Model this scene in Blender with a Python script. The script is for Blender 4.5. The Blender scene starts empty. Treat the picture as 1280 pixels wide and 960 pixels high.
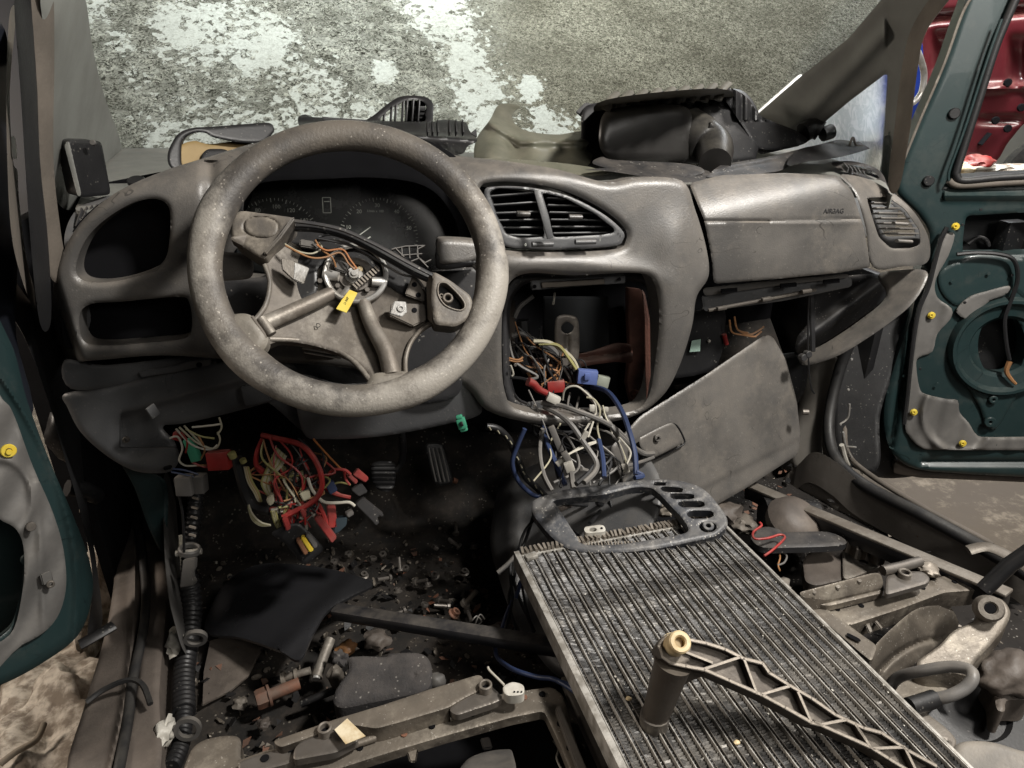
import bpy, bmesh, math, random
import numpy as np
from mathutils import Vector, Matrix, Euler, Quaternion
random.seed(7); rng = np.random.default_rng(7)
S = bpy.context.scene; COL = S.collection
R = math.radians
# ---------------------------------------------------------------- camera
CAM = Vector((0, 0, .95)); PITCH, YAW, FPX = R(25), R(14), 870.0
cd = bpy.data.cameras.new('camera'); cam = bpy.data.objects.new('camera', cd); COL.objects.link(cam)
cam.location = CAM; cam.rotation_euler = (R(90) - PITCH, 0, -YAW)
cd.sensor_width = 36; cd.lens = 36 * FPX / 1280; cd.clip_start = .02; cd.clip_end = 200
S.camera = cam
# ---------------------------------------------------------------- world, lamps and added lights, exposure
w = bpy.data.worlds.new('World'); S.world = w; w.use_nodes = True
w.node_tree.nodes['Background'].inputs[0].default_value = (.82, .88, 1, 1)
w.node_tree.nodes['Background'].inputs[1].default_value = .013
def area(name, loc, tgt, sx, sy, e, col=(1, .95, .88)):
    l = bpy.data.lights.new(name, 'AREA'); l.shape = 'RECTANGLE'; l.size = sx; l.size_y = sy; l.energy = e; l.color = col
    o = bpy.data.objects.new(name, l); COL.objects.link(o); o.location = loc
    o.rotation_euler = (Vector(tgt) - Vector(loc)).to_track_quat('-Z', 'Y').to_euler(); return o
area('lamp_rear', (.7, -.9, 1.6), (.4, 1.0, .45), .6, .4, 7)
area('key_overhead', (1.12, .14, 2.02), (.4, .95, .5), .22, .16, 58, (1, .96, .90))  # added overhead key for top-lit edges, no such lamp in the place
area('fill_snow', (2.3, 2.3, 2.3), (2.75, 3.5, .7), .5, .5, 95, (.95, .98, 1))  # added light, brightens the snow behind the quarter window
area('fill_right', (1.5, -.8, 1.9), (.8, 1.0, .5), .3, .3, 9, (1, .96, .9))  # added fill from the right, no source in view
area('wall_wash', (1.0, 4.7, 3.4), (1.2, 7.0, .9), 5.0, .8, 560, (.97, 1, .98))  # added light facing away, brightens the wall behind the windscreen
area('lamp_yard_left', (-2.6, 1.6, 1.8), (-1.1, 1.2, -.4), .8, .8, 52, (1, .88, .76))
area('fill_yard_right', (3.0, 1.4, 2.6), (2.6, 3.0, .6), 1.0, 1.0, 48, (1, .94, .88))  # added light on the scrap car and the snow outside
S.view_settings.view_transform = 'Standard'; S.view_settings.look = 'None'; S.view_settings.gamma = 1
S.view_settings.exposure = 0.10
S.cycles.use_denoising = True; S.cycles.max_bounces = 8; S.cycles.transparent_max_bounces = 6
S.cycles.sample_clamp_indirect = 4
# ---------------------------------------------------------------- geometry of sight: pixel of the photo + real distance -> point
_s, _c, _sy, _cy = math.sin(PITCH), math.cos(PITCH), math.sin(YAW), math.cos(YAW)
CN = np.array(CAM)
def rays(px, py):
    px = np.asarray(px, float); py = np.asarray(py, float)
    s = (px - 640) / FPX; u = (480 - py) / FPX
    up = u * _c - _s; fw = _c + u * _s
    return np.stack([s * _cy + fw * _sy, fw * _cy - s * _sy, up], -1)
def A(px, py, d): return Vector(CN + rays(px, py) * d)
def PY(px, py, Y): r = rays(px, py); return Vector(CN + r * (Y / r[1]))
def PZ(px, py, Z): r = rays(px, py); return Vector(CN + r * ((Z - CN[2]) / r[2]))
def pl(p0, n):
    """plane as a distance-along-ray function"""
    p0 = np.array(p0, float); n = np.array(n, float); k = float(np.dot(p0 - CN, n))
    return lambda px, py: k / (rays(px, py) @ n)
def pl3(a, b, c):
    n = (Vector(b) - Vector(a)).cross(Vector(c) - Vector(a)).normalized(); return pl(a, n)
def smx(*fs, k=.015):
    """convex corner between faces, rounded"""
    def f(px, py):
        t = np.stack([g(px, py) for g in fs]); m = t.max(0)
        return m + k * np.log(np.exp((t - m) / k).sum(0))
    return f
def on(f, px, py): return Vector(CN + rays(px, py) * float(f(np.array([px], float), np.array([py], float))[0]))
# ---------------------------------------------------------------- materials
def _n(t, ty, **kw):
    n = t.nodes.new(ty)
    for k, v in kw.items(): setattr(n, k, v)
    return n
MATS = {}
def M(name, col, rough=.6, metal=0, col2=None, amt=1.0, scale=7, sharp=.18, bump=.15, bscale=260, dust=0, dcol=(.34, .30, .25), speck=0,
      scol=(.5, .47, .42), sscale=160, wear=0, wcol=(.4, .37, .32), wscale=14, coat=0, spec=.4, stretch=None, attr=None, scr=0):
    m = bpy.data.materials.new(name); m.use_nodes = True; t = m.node_tree; t.nodes.clear(); L = t.links.new
    out = _n(t, 'ShaderNodeOutputMaterial'); b = _n(t, 'ShaderNodeBsdfPrincipled'); L(b.outputs[0], out.inputs[0])
    tc = _n(t, 'ShaderNodeTexCoord'); co = tc.outputs['Object']
    if stretch:
        mp = _n(t, 'ShaderNodeMapping'); mp.inputs['Scale'].default_value = stretch; L(co, mp.inputs[0]); co = mp.outputs[0]
    def noise(sc, det=6, ro=.6, off=0):
        n = _n(t, 'ShaderNodeTexNoise'); n.inputs['Scale'].default_value = sc; n.inputs['Detail'].default_value = det
        n.inputs['Roughness'].default_value = ro; L(co, n.inputs['Vector']); return n.outputs['Fac']
    def ramp(fac, a, bb):
        r = _n(t, 'ShaderNodeMapRange', interpolation_type='SMOOTHSTEP'); r.inputs[1].default_value = a; r.inputs[2].default_value = bb; L(fac, r.inputs[0]); return r.outputs[0]
    def mul(x, y):
        q = _n(t, 'ShaderNodeMath', operation='MULTIPLY'); L(x, q.inputs[0])
        if isinstance(y, (int, float)): q.inputs[1].default_value = y
        else: L(y, q.inputs[1])
        return q.outputs[0]
    def mix(c, fac, c2):
        x = _n(t, 'ShaderNodeMix', data_type='RGBA'); L(fac, x.inputs[0])
        if isinstance(c, tuple): x.inputs[6].default_value = (*c, 1)
        else: L(c, x.inputs[6])
        x.inputs[7].default_value = (*c2, 1); return x.outputs[2]
    c = col; c2 = col2 or tuple(v * .62 for v in col)
    c = mix(c, mul(ramp(noise(scale), .5 - sharp, .5 + sharp), amt), c2)
    rfac = None
    if wear and attr:
        at_ = _n(t, 'ShaderNodeAttribute'); at_.attribute_name = attr; q_ = _n(t, 'ShaderNodeMath', operation='ADD'); L(at_.outputs['Fac'], q_.inputs[0]); L(noise(wscale, 10, .72), q_.inputs[1])
        c = mix(c, mul(ramp(q_.outputs[0], .78, 1.12), wear), wcol)
    elif wear: c = mix(c, mul(ramp(noise(wscale, 10, .72), .5, .66), wear), wcol)
    if dust:
        g = _n(t, 'ShaderNodeNewGeometry'); sx = _n(t, 'ShaderNodeSeparateXYZ'); L(g.outputs['Normal'], sx.inputs[0])
        d = mul(mul(ramp(sx.outputs[2], -.1, .95), ramp(noise(22, 9, .7), .3, .72)), dust); c = mix(c, d, dcol); rfac = d
    if speck:
        v = _n(t, 'ShaderNodeTexVoronoi'); v.inputs['Scale'].default_value = sscale; L(co, v.inputs['Vector'])
        a = _n(t, 'ShaderNodeMath', operation='LESS_THAN'); L(v.outputs['Distance'], a.inputs[0]); a.inputs[1].default_value = .24
        c = mix(c, mul(mul(a.outputs[0], ramp(noise(sscale * .33, 3), .54, .6)), speck), scol)
    if scr:
        for sc_, of_ in ((7, .5), (13, .47)):
            nn_ = _n(t, 'ShaderNodeTexNoise'); nn_.inputs['Scale'].default_value = sc_; nn_.inputs['Detail'].default_value = 1.5; nn_.inputs['Distortion'].default_value = 1.2; L(co, nn_.inputs['Vector'])
            s1 = _n(t, 'ShaderNodeMath', operation='SUBTRACT'); L(nn_.outputs['Fac'], s1.inputs[0]); s1.inputs[1].default_value = of_; s2 = _n(t, 'ShaderNodeMath', operation='ABSOLUTE'); L(s1.outputs[0], s2.inputs[0])
            s3 = _n(t, 'ShaderNodeMath', operation='LESS_THAN'); L(s2.outputs[0], s3.inputs[0]); s3.inputs[1].default_value = .0022
            c = mix(c, mul(mul(s3.outputs[0], ramp(noise(sc_ * 1.7, 3), .52, .62)), scr), tuple(v * .35 for v in col))
    L(c, b.inputs['Base Color'])
    rr = _n(t, 'ShaderNodeMapRange'); rr.inputs[3].default_value = max(rough - .12, .05); rr.inputs[4].default_value = min(rough + .14, 1); L(noise(scale * 3, 8, .7), rr.inputs[0]); L(rr.outputs[0], b.inputs['Roughness'])
    b.inputs['Metallic'].default_value = metal; b.inputs['Coat Weight'].default_value = coat; b.inputs['Specular IOR Level'].default_value = spec
    if bump:
        bp = _n(t, 'ShaderNodeBump'); bp.inputs['Strength'].default_value = bump; bp.inputs['Distance'].default_value = .0016
        L(noise(bscale, 4, .6), bp.inputs['Height']); L(bp.outputs[0], b.inputs['Normal'])
    MATS[name] = m; return m
dash = M('dash_plastic', (.108, .101, .093), .38, col2=(.066, .063, .060), scale=6, sharp=.14, bump=.28, bscale=420, scr=.8, spec=.6, dust=.40, dcol=(.30, .26, .215), wear=.35, wcol=(.17, .152, .13), speck=.08)
dashL = M('dash_plastic_grey', (.095, .096, .098), .42, col2=(.068, .069, .072), scale=6, bump=.22, bscale=420, scr=.5, spec=.5, dust=.3, dcol=(.20, .18, .155), speck=.08)
darkpl = M('dark_plastic', (.028, .028, .030), .5, scale=8, bump=.15, dust=.35, dcol=(.16, .14, .12), speck=.3)
blackpl = M('black_plastic', (.012, .012, .013), .42, scale=8, bump=.1, dust=.12, dcol=(.10, .09, .08), speck=.15)
voidm = M('black_cavity', (.006, .006, .007), .9, bump=0, spec=.1)  # near-black: the dark of openings and holes is put into the colour
trim = M('pillar_trim', (.19, .195, .18), .55, col2=(.14, .14, .13), scale=6, bump=.15, bscale=350, dust=.2)
olive = M('olive_plastic', (.115, .115, .085), .45, col2=(.08, .08, .06), scale=5, bump=.1, dust=.35, dcol=(.24, .22, .17))
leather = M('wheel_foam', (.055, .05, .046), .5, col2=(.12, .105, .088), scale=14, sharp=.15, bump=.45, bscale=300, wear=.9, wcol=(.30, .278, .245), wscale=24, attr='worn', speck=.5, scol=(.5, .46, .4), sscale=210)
flarem = M('wheel_foam_worn', (.12, .108, .092), .5, col2=(.20, .18, .15), scale=14, sharp=.2, bump=.3, bscale=300, wear=.7, wcol=(.28, .26, .23), wscale=24, speck=.4, scol=(.5, .46, .4), sscale=210)
padm = M('wheel_pad', (.10, .09, .08), .5, col2=(.16, .14, .115), scale=30, sharp=.2, bump=.3, bscale=240, wear=.6, wcol=(.27, .24, .20), wscale=30)
cast = M('cast_brown', (.080, .070, .061), .6, metal=.2, col2=(.10, .085, .07), scale=18, bump=.4, bscale=120, dust=.3, wear=.35)
rodm = M('rod_steel', (.21, .19, .165), .5, metal=.35, col2=(.14, .12, .10), scale=20, bump=.3, wear=.5)
steel = M('bright_steel', (.58, .57, .55), .35, metal=.55, col2=(.3, .28, .25), scale=26, bump=.2, wear=.2)
dsteel = M('dull_steel', (.17, .155, .14), .45, metal=.6, col2=(.12, .105, .09), scale=14, bump=.3, bscale=90, wear=.35)
rust = M('rust', (.20, .085, .05), .75, metal=.2, col2=(.09, .05, .035), scale=22, bump=.5, bscale=110, dust=.2)
pinkrust = M('primer_steel', (.20, .095, .072), .55, metal=.25, col2=(.09, .05, .042), scale=13, bump=.3, dust=.3)
green = M('green_paint', (.015, .031, .032), .38, spec=.35, col2=(.010, .021, .022), scale=4, amt=.6, bump=.05, dust=.2, dcol=(.12, .12, .10), coat=.1, wear=.35, wcol=(.05, .056, .052), scr=.9)
memb = M('membrane_grey', (.145, .138, .13), .55, col2=(.085, .082, .078), scale=8, bump=.35, bscale=70, dust=.3)
seal = M('rubber_seal', (.016, .016, .017), .5, bump=.2, dust=.3, dcol=(.11, .10, .085))
sealb = M('fabric_edge', (.14, .12, .10), .7, col2=(.09, .078, .065), scale=9, bump=.3)
floorm = M('floor_dirt', (.026, .021, .017), .85, col2=(.010, .009, .008), scale=16, bump=.9, bscale=55, wear=.5, wcol=(.055, .044, .034), wscale=35, speck=.45, scol=(.3, .27, .22), sscale=120)
footm = M('pillar_trim_lit', (.27, .255, .23), .45, col2=(.19, .175, .155), scale=5, bump=.1, dust=.3, scr=.5)  # lit copy of the pillar trim, its brightness put into the colour
satm = M('satin_sill', (.17, .155, .138), .30, col2=(.075, .066, .058), scale=7, bump=.12, coat=.3, wear=.3, wcol=(.19, .17, .14), scr=.6)
sillm = M('sill_paint', (.12, .10, .085), .55, col2=(.06, .05, .043), scale=8, bump=.3, wear=.3, wcol=(.2, .17, .14))
alu = M('radiator_aluminium', (.40, .385, .355), .5, metal=.2, col2=(.22, .205, .18), scale=60, sharp=.12, bump=.4, bscale=200, wear=.4, wcol=(.55, .52, .47), wscale=40)
finm = M('radiator_fin', (.085, .084, .083), .42, metal=.4, col2=(.03, .029, .028), scale=24, sharp=.12, bump=.4, wear=.4, wcol=(.25, .23, .2))
bracketm = M('bracket_cast', (.070, .060, .051), .5, metal=.45, col2=(.06, .05, .042), scale=16, bump=.35, bscale=140, dust=.4, dcol=(.26, .225, .18))
edgem = M('cast_edge', (.25, .22, .185), .5, metal=.4, col2=(.24, .21, .175), scale=30, bump=.3)
bezelm = M('bezel_blue_grey', (.052, .056, .066), .42, col2=(.035, .037, .043), scale=12, bump=.25, wear=.6, wcol=(.26, .25, .235), wscale=60, dust=.35, dcol=(.30, .28, .25), speck=.7, sscale=190)
seatm = M('seat_frame_steel', (.155, .133, .108), .5, metal=.35, col2=(.055, .046, .037), scale=22, sharp=.14, bump=.8, bscale=70, speck=.5, sscale=260, wear=.7, wcol=(.27, .24, .195), dust=.35)
foam = M('black_foam', (.045, .042, .042), .85, col2=(.03, .028, .028), scale=30, bump=.8, bscale=300, dust=.35, dcol=(.14, .12, .105), speck=.3)
matm = M('rubber_mat', (.020, .020, .022), .30, col2=(.014, .014, .015), scale=5, bump=.1)
redpl = M('red_plastic', (.30, .020, .018), .45, bump=.05, dust=.4, col2=(.17, .014, .013), scale=20)
redw = M('red_wire', (.36, .024, .022), .42, bump=0, dust=.25, col2=(.20, .015, .014), scale=30)
bluew = M('blue_wire', (.032, .048, .11), .4, bump=0); greyw = M('grey_wire', (.13, .125, .12), .45, bump=0, dust=.3)
whitew = M('white_wire', (.50, .47, .40), .45, bump=0); brownw = M('copper_wire', (.32, .16, .07), .45, bump=0)
creamw = M('cream_wire', (.40, .37, .27), .45, bump=0); yelw = M('yellow_green_wire', (.28, .26, .10), .45, bump=0); blackw = M('black_wire', (.014, .014, .015), .45, bump=0)
orgw = M('orange_wire', (.42, .16, .05), .45, bump=0)
whitepl = M('white_plastic', (.50, .48, .43), .45, bump=.1, col2=(.32, .30, .26), scale=40); greenpl = M('green_plastic', (.06, .32, .19), .45, bump=.05)
bluepl = M('blue_plastic', (.10, .14, .33), .45, bump=.1); greypl = M('grey_plastic', (.10, .095, .09), .5, bump=.1, dust=.3)
yellowpl = M('yellow_plastic', (.60, .48, .07), .45, bump=.05, col2=(.6, .42, .03), scale=60)
tanpl = M('tan_plastic', (.28, .20, .09), .5, bump=.1, col2=(.18, .12, .05)); brasspl = M('cream_bushing', (.62, .50, .30), .45, bump=.2, col2=(.42, .31, .16), scale=40)
paperm = M('dirty_paper', (.62, .55, .40), .7, bump=.3, bscale=60, col2=(.38, .27, .13), scale=45)
redpaint = M('red_paint', (.060, .009, .012), .3, col2=(.07, .009, .012), scale=3, bump=.05, coat=.6, dust=.35, dcol=(.28, .16, .13))
bluepaint = M('blue_paint', (.02, .05, .32), .3, bump=0, coat=.5)
ground = M('yard_dirt', (.095, .078, .063), .85, col2=(.10, .08, .06), scale=4, bump=.8, bscale=30, wear=.5, wcol=(.34, .29, .23), wscale=8)
snowm = M('dirty_snow', (.60, .54, .46), .8, col2=(.22, .18, .14), scale=26, sharp=.12, bump=1.0, bscale=60, wear=.6, wcol=(.12, .09, .07), wscale=30)
dial = M('dial_face', (.012, .013, .014), .25, bump=0, spec=.5, col2=(.02, .022, .02)); ink = M('dial_ink', (.60, .62, .56), .6, bump=0); 
tyre = M('old_tyre', (.02, .02, .02), .8, bump=.6, dust=.3)
# ---------------------------------------------------------------- object helpers
THINGS = []
def props(o, label=None, cat=None, group=None, kind=None):
    for k, v in (('label', label), ('category', cat), ('group', group), ('kind', kind)):
        if v: o[k] = v
    return o
def thing(name, label, cat, group=None):
    o = bpy.data.objects.new(name, None); COL.objects.link(o); o.empty_display_size = .05
    props(o, label, cat, group); THINGS.append(o); return o
def link(name, me, m, parent=None, smooth=None):
    if m is not None: me.materials.append(m)
    o = bpy.data.objects.new(name, me); COL.objects.link(o)
    if parent is not None: o.parent = parent
    if smooth is not None and len(me.polygons):
        me.polygons.foreach_set('use_smooth', [True] * len(me.polygons)); me.set_sharp_from_angle(angle=R(smooth))
    return o
def mesh(name, v, f, m, parent=None, smooth=40):
    me = bpy.data.meshes.new(name); me.from_pydata([tuple(x) for x in v], [], [tuple(int(i) for i in q) for q in f]); me.update()
    return link(name, me, m, parent, smooth)
def frombm(name, bm, m, parent=None, smooth=35):
    bmesh.ops.recalc_face_normals(bm, faces=bm.faces[:])
    me = bpy.data.meshes.new(name); bm.to_mesh(me); bm.free(); return link(name, me, m, parent, smooth)
def cr(pts, n=5, closed=True):
    p = np.array(pts, float); N = len(p); out = []
    rngi = range(N) if closed else range(N - 1)
    for i in rngi:
        if closed: a, b, c, d = p[i - 1], p[i], p[(i + 1) % N], p[(i + 2) % N]
        else: a, b, c, d = p[max(i - 1, 0)], p[i], p[i + 1], p[min(i + 2, N - 1)]
        for k in range(n):
            t = k / n; out.append(.5 * ((2 * b) + (c - a) * t + (2 * a - 5 * b + 4 * c - d) * t * t + (3 * b - a - 3 * c + d) * t ** 3))
    if not closed: out.append(p[-1])
    return np.array(out)
def rc(pts, r=6, n=4):
    """polygon with corners rounded"""
    p = np.array(pts, float); N = len(p); out = []
    for i in range(N):
        a, b, c = p[i - 1], p[i], p[(i + 1) % N]
        la, lc = np.linalg.norm(a - b), np.linalg.norm(c - b); ra = min(r, la * .45); rcc = min(r, lc * .45)
        s = b + (a - b) / la * ra; e = b + (c - b) / lc * rcc
        for k in range(n + 1):
            t = k / n; out.append((1 - t) ** 2 * s + 2 * t * (1 - t) * b + t * t * e)
    return np.array(out)
def pdist(P, poly):
    a = poly; b = np.roll(poly, -1, 0); d = b - a; L = np.maximum((d * d).sum(1), 1e-9)
    best = np.full(len(P), 1e18); cp = np.zeros_like(P); ins = np.zeros(len(P), bool)
    for s in range(0, len(P), 20000):
        Q = P[s:s + 20000]; rel = Q[:, None] - a[None]; t = np.clip((rel * d[None]).sum(2) / L, 0, 1)
        C = a[None] + d[None] * t[..., None]; dd = ((Q[:, None] - C) ** 2).sum(2); k = dd.argmin(1); i = np.arange(len(Q))
        best[s:s + 20000] = dd[i, k]; cp[s:s + 20000] = C[i, k]
        y = Q[:, 1][:, None]; c1 = (a[None, :, 1] > y) != (b[None, :, 1] > y)
        with np.errstate(divide='ignore', invalid='ignore'):
            xx = a[None, :, 0] + (y - a[None, :, 1]) * d[None, :, 0] / np.where(d[None, :, 1] == 0, 1e-9, d[None, :, 1])
        ins[s:s + 20000] = (c1 & (Q[:, 0][:, None] < xx)).sum(1) % 2 == 1
    return np.sqrt(best), cp, ins
def relief(name, outline, surf, m, parent=None, holes=(), lip=8, hlip=None, step=3, wall=.02, wdir=None, back=False, h=None, sm='cr', smooth=50):
    global _last
    """a formed panel: closed contour, holes, a real surface behind it (surf), rolled edges and returned walls"""
    f = {'cr': lambda q: cr(q), 'rc': lambda q: rc(q), 'raw': lambda q: np.array(q, float)}[sm] if isinstance(sm, str) else sm
    polys = [f(outline)] + [hh if isinstance(hh, np.ndarray) else f(hh) for hh in holes]; hlip = lip if hlip is None else hlip
    mn = polys[0].min(0) - step; mx = polys[0].max(0) + step * 1.5
    xs = np.arange(mn[0], mx[0] + step, step); ys = np.arange(mn[1], mx[1] + step, step); nx, ny = len(xs), len(ys)
    X, Y = np.meshgrid(xs, ys); P = np.stack([X.ravel(), Y.ravel()], 1)
    sd = np.full(len(P), 1e9); CP = np.zeros_like(P); drop = np.zeros(len(P)); SS = []
    for i, q in enumerate(polys):
        d, c, ins = pdist(P, q); s = np.where(ins, d, -d) * (1 if i == 0 else -1); k = s < sd; sd = np.where(k, s, sd); CP[k] = c[k]
        l = lip if i == 0 else hlip
        SS.append((s, l))
    idx = np.arange(nx * ny).reshape(ny, nx); q = np.stack([idx[:-1, :-1], idx[1:, :-1], idx[1:, 1:], idx[:-1, 1:]], -1).reshape(-1, 4)
    q = q[(sd[q] > 0).any(1)]; near = sd < step * .35
    for s, l in SS:
        if l: z = np.clip(np.where(s < step * .35, 0, s) + .14 * l, 0, l); drop = np.maximum(drop, l - np.sqrt(np.maximum(l * l - (l - z) ** 2, 0)))
    P2 = P.copy(); P2[near] = CP[near]
    used = np.unique(q); rem = -np.ones(nx * ny, int); rem[used] = np.arange(len(used)); P2 = P2[used]
    t = surf(P2[:, 0], P2[:, 1]); 
    dr = drop[used]
    if h is not None: t = t + h(P2[:, 0], P2[:, 1])
    if wdir is None: c_ = polys[0].mean(0); wdir = rays(c_[0], c_[1]); wdir = wdir / np.linalg.norm(wdir)
    V = CN + rays(P2[:, 0], P2[:, 1]) * t[:, None]; wd = np.array(wdir, float)
    V = V + wd * (dr * t / FPX)[:, None]
    q = rem[q]; n = len(V); faces = q.tolist(); VV = [V]
    if back: VV.append(V + wd * wall); faces += [[k_ + n for k_ in f_[::-1]] for f_ in q.tolist()]
    off = sum(len(v_) for v_ in VV)
    if wall:
        for pi_, pg in enumerate(polys):
            l = lip if pi_ == 0 else hlip; sg = np.linalg.norm(np.roll(pg, -1, 0) - pg, axis=1); C_ = []
            for a_, b_2, L_ in zip(pg, np.roll(pg, -1, 0), sg):
                k_ = max(1, int(L_ / (step * 1.2)))
                for u_ in range(k_): C_.append(a_ + (b_2 - a_) * u_ / k_)
            C_ = np.array(C_); t_ = surf(C_[:, 0], C_[:, 1]); t_ = t_ + h(C_[:, 0], C_[:, 1]) if h is not None else t_
            d_ = l - math.sqrt(max(l * l - (.86 * l) ** 2, 0)) if l else 0
            E_ = CN + rays(C_[:, 0], C_[:, 1]) * t_[:, None] + wd * (d_ * t_ / FPX)[:, None]; m_ = len(E_); VV += [E_, E_ + wd * wall]
            faces += [[off + i_, off + (i_ + 1) % m_, off + m_ + (i_ + 1) % m_, off + m_ + i_] for i_ in range(m_)]; off += 2 * m_
    V = np.concatenate(VV)
    bm = bmesh.new(); vs = [bm.verts.new(v) for v in V]
    for fc in faces:
        try: bm.faces.new([vs[i] for i in fc])
        except ValueError: pass
    bmesh.ops.remove_doubles(bm, verts=bm.verts[:], dist=1e-5)
    me = bpy.data.meshes.new(name); bm.normal_update(); bm.to_mesh(me); bm.free(); return link(name, me, m, parent, smooth)
def tube(name, pts, r, m, parent=None, n=8, res=6, closed=False, taper=None, flat=1.0, corr=None):
    P = cr([tuple(p) for p in pts], res, closed) if res > 1 else np.array([tuple(p) for p in pts]); N = len(P)
    if corr: # corrugated: resample
        seg = np.linalg.norm(np.diff(P, axis=0), axis=1); s = np.concatenate([[0], np.cumsum(seg)]); K = max(int(s[-1] / corr * 4), 8); ss = np.linspace(0, s[-1], K)
        P = np.stack([np.interp(ss, s, P[:, i]) for i in range(3)], 1); N = K
    T = np.roll(P, -1, 0) - np.roll(P, 1, 0)
    if not closed: T[0] = P[1] - P[0]; T[-1] = P[-1] - P[-2]
    T /= np.maximum(np.linalg.norm(T, axis=1), 1e-9)[:, None]
    u = np.cross(T[0], (0, 0, 1)); 
    if np.linalg.norm(u) < .1: u = np.cross(T[0], (1, 0, 0))
    V = []; a = np.arange(n) / n * 2 * math.pi
    for i in range(N):
        u = u - T[i] * np.dot(u, T[i]); u /= np.linalg.norm(u); v = np.cross(T[i], u)
        rr = r * (1 if taper is None else 1 + (taper - 1) * i / (N - 1))
        if corr: rr *= (1.0 if i % 4 in (0, 1) else .86)
        V.append(P[i] + rr * (np.cos(a)[:, None] * u + flat * np.sin(a)[:, None] * v))
    V = np.concatenate(V); F = []
    for i in range(N if closed else N - 1):
        j = (i + 1) % N
        for k in range(n): l = (k + 1) % n; F.append((i * n + k, i * n + l, j * n + l, j * n + k))
    if not closed: F.append(tuple(range(n))[::-1]); F.append(tuple((N - 1) * n + k for k in range(n)))
    return mesh(name, V, F, m, parent, 50)
def wire(px, r, m, parent, name='wire', n=6): return tube(name, [PY(*p) for p in px], r, m, parent, n=n)
def box(name, c, size, m, parent=None, rot=(0, 0, 0), bev=.002, mat=None):
    bm = bmesh.new(); bmesh.ops.create_cube(bm, size=1); bmesh.ops.scale(bm, vec=size, verts=bm.verts)
    if bev: bmesh.ops.bevel(bm, geom=bm.edges[:], offset=min(bev, min(size) * .4), segments=2, affect='EDGES', profile=.5)
    X = Matrix.Translation(c) @ (mat.to_4x4() if mat is not None else Euler(rot).to_matrix().to_4x4()); bmesh.ops.transform(bm, matrix=X, verts=bm.verts)
    return frombm(name, bm, m, parent)
def bar(name, a, b, wd, th, m, parent=None, up=(0, 0, 1), bev=.002):
    a, b = Vector(a), Vector(b); x = (b - a); L = x.length; x.normalize(); z = Vector(up); z = (z - x * z.dot(x)).normalized(); y = z.cross(x)
    return box(name, (a + b) / 2, (L, wd, th), m, parent, bev=bev, mat=Matrix((x, y, z)).transposed())
def prism(name, pts, th, m, parent=None, bev=.0015, n=None, holes=None):
    P = [Vector(p) for p in pts]; 
    if n is None:
        n = Vector((0, 0, 0))
        for i in range(len(P)): n += P[i - 1].cross(P[i])
        n.normalize()
        if n.dot(CAM - P[0]) < 0: n = -n
    n = Vector(n).normalized()
    bm = bmesh.new(); f = bm.faces.new([bm.verts.new(p) for p in P]); g = bmesh.ops.extrude_face_region(bm, geom=[f])
    bmesh.ops.translate(bm, vec=-n * th, verts=[v for v in g['geom'] if isinstance(v, bmesh.types.BMVert)])
    if bev: bmesh.ops.bevel(bm, geom=bm.edges[:], offset=bev, segments=2, affect='EDGES', clamp_overlap=True)
    return frombm(name, bm, m, parent)
def frame(axis):
    z = Vector(axis).normalized(); x = z.orthogonal().normalized(); return Matrix((x, z.cross(x), z)).transposed()
def lathe(name, prof, c, axis, m, parent=None, n=24, smooth=35):
    F3 = frame(axis); bm = bmesh.new(); rings = []
    for r, h in prof:
        rings.append([bm.verts.new(Vector(c) + F3 @ Vector((r * math.cos(2 * math.pi * k / n), r * math.sin(2 * math.pi * k / n), h))) for k in range(n)] if r > 1e-6 else [bm.verts.new(Vector(c) + F3 @ Vector((0, 0, h)))])
    for a, b in zip(rings, rings[1:]):
        for k in range(n):
            l = (k + 1) % n; q = [a[k % len(a)], a[l % len(a)], b[l % len(b)], b[k % len(b)]]; q = list(dict.fromkeys(q))
            if len(q) > 2:
                try: bm.faces.new(q)
                except ValueError: pass
    return frombm(name, bm, m, parent, smooth)
def disc(name, c, axis, r, th, m, parent=None, n=24, hole=0):
    b = min(th * .25, r * .15)
    prof = [(hole, 0), (r, 0), (r, th - b), (r - b, th), (hole + (b if hole else 0), th)] + ([(hole, th - b), (hole, 0)] if hole else [])
    if hole: return lathe(name, prof, c, axis, m, parent, n)
    return lathe(name, prof, c, axis, m, parent, n)
def copyto(src, loc, rot=None, sc=None, parent=None):
    o = src.copy(); COL.objects.link(o); o.location = loc
    if rot is not None: o.rotation_euler = rot
    if sc is not None: o.scale = (sc,) * 3
    if parent is not None: o.parent = parent
    return o
def text(name, s, size, loc, M3, m, parent, ext=.0003, align='CENTER'):
    cu = bpy.data.curves.new(name, 'FONT'); cu.body = s; cu.size = size; cu.extrude = ext; cu.align_x = align; cu.align_y = 'CENTER'; cu.resolution_u = 2
    o = bpy.data.objects.new(name, cu); me = bpy.data.meshes.new_from_object(o); bpy.data.objects.remove(o)
    me.transform(Matrix.Translation(loc) @ M3.to_4x4()); return link(name, me, m, parent)
def screenframe(p, n):
    """3x3 frame on a surface: x to the picture's right, z out"""
    z = Vector(n).normalized(); x = Vector((_cy, -_sy, 0)); x = (x - z * x.dot(z)).normalized(); return Matrix((x, z.cross(x), z)).transposed()
# ================================================================ SHELL OF THE CAR
body = thing('car_body', 'stripped grey car cabin shell around the dashboard, with frosted windscreen and bare dirty floor', 'car')
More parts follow.
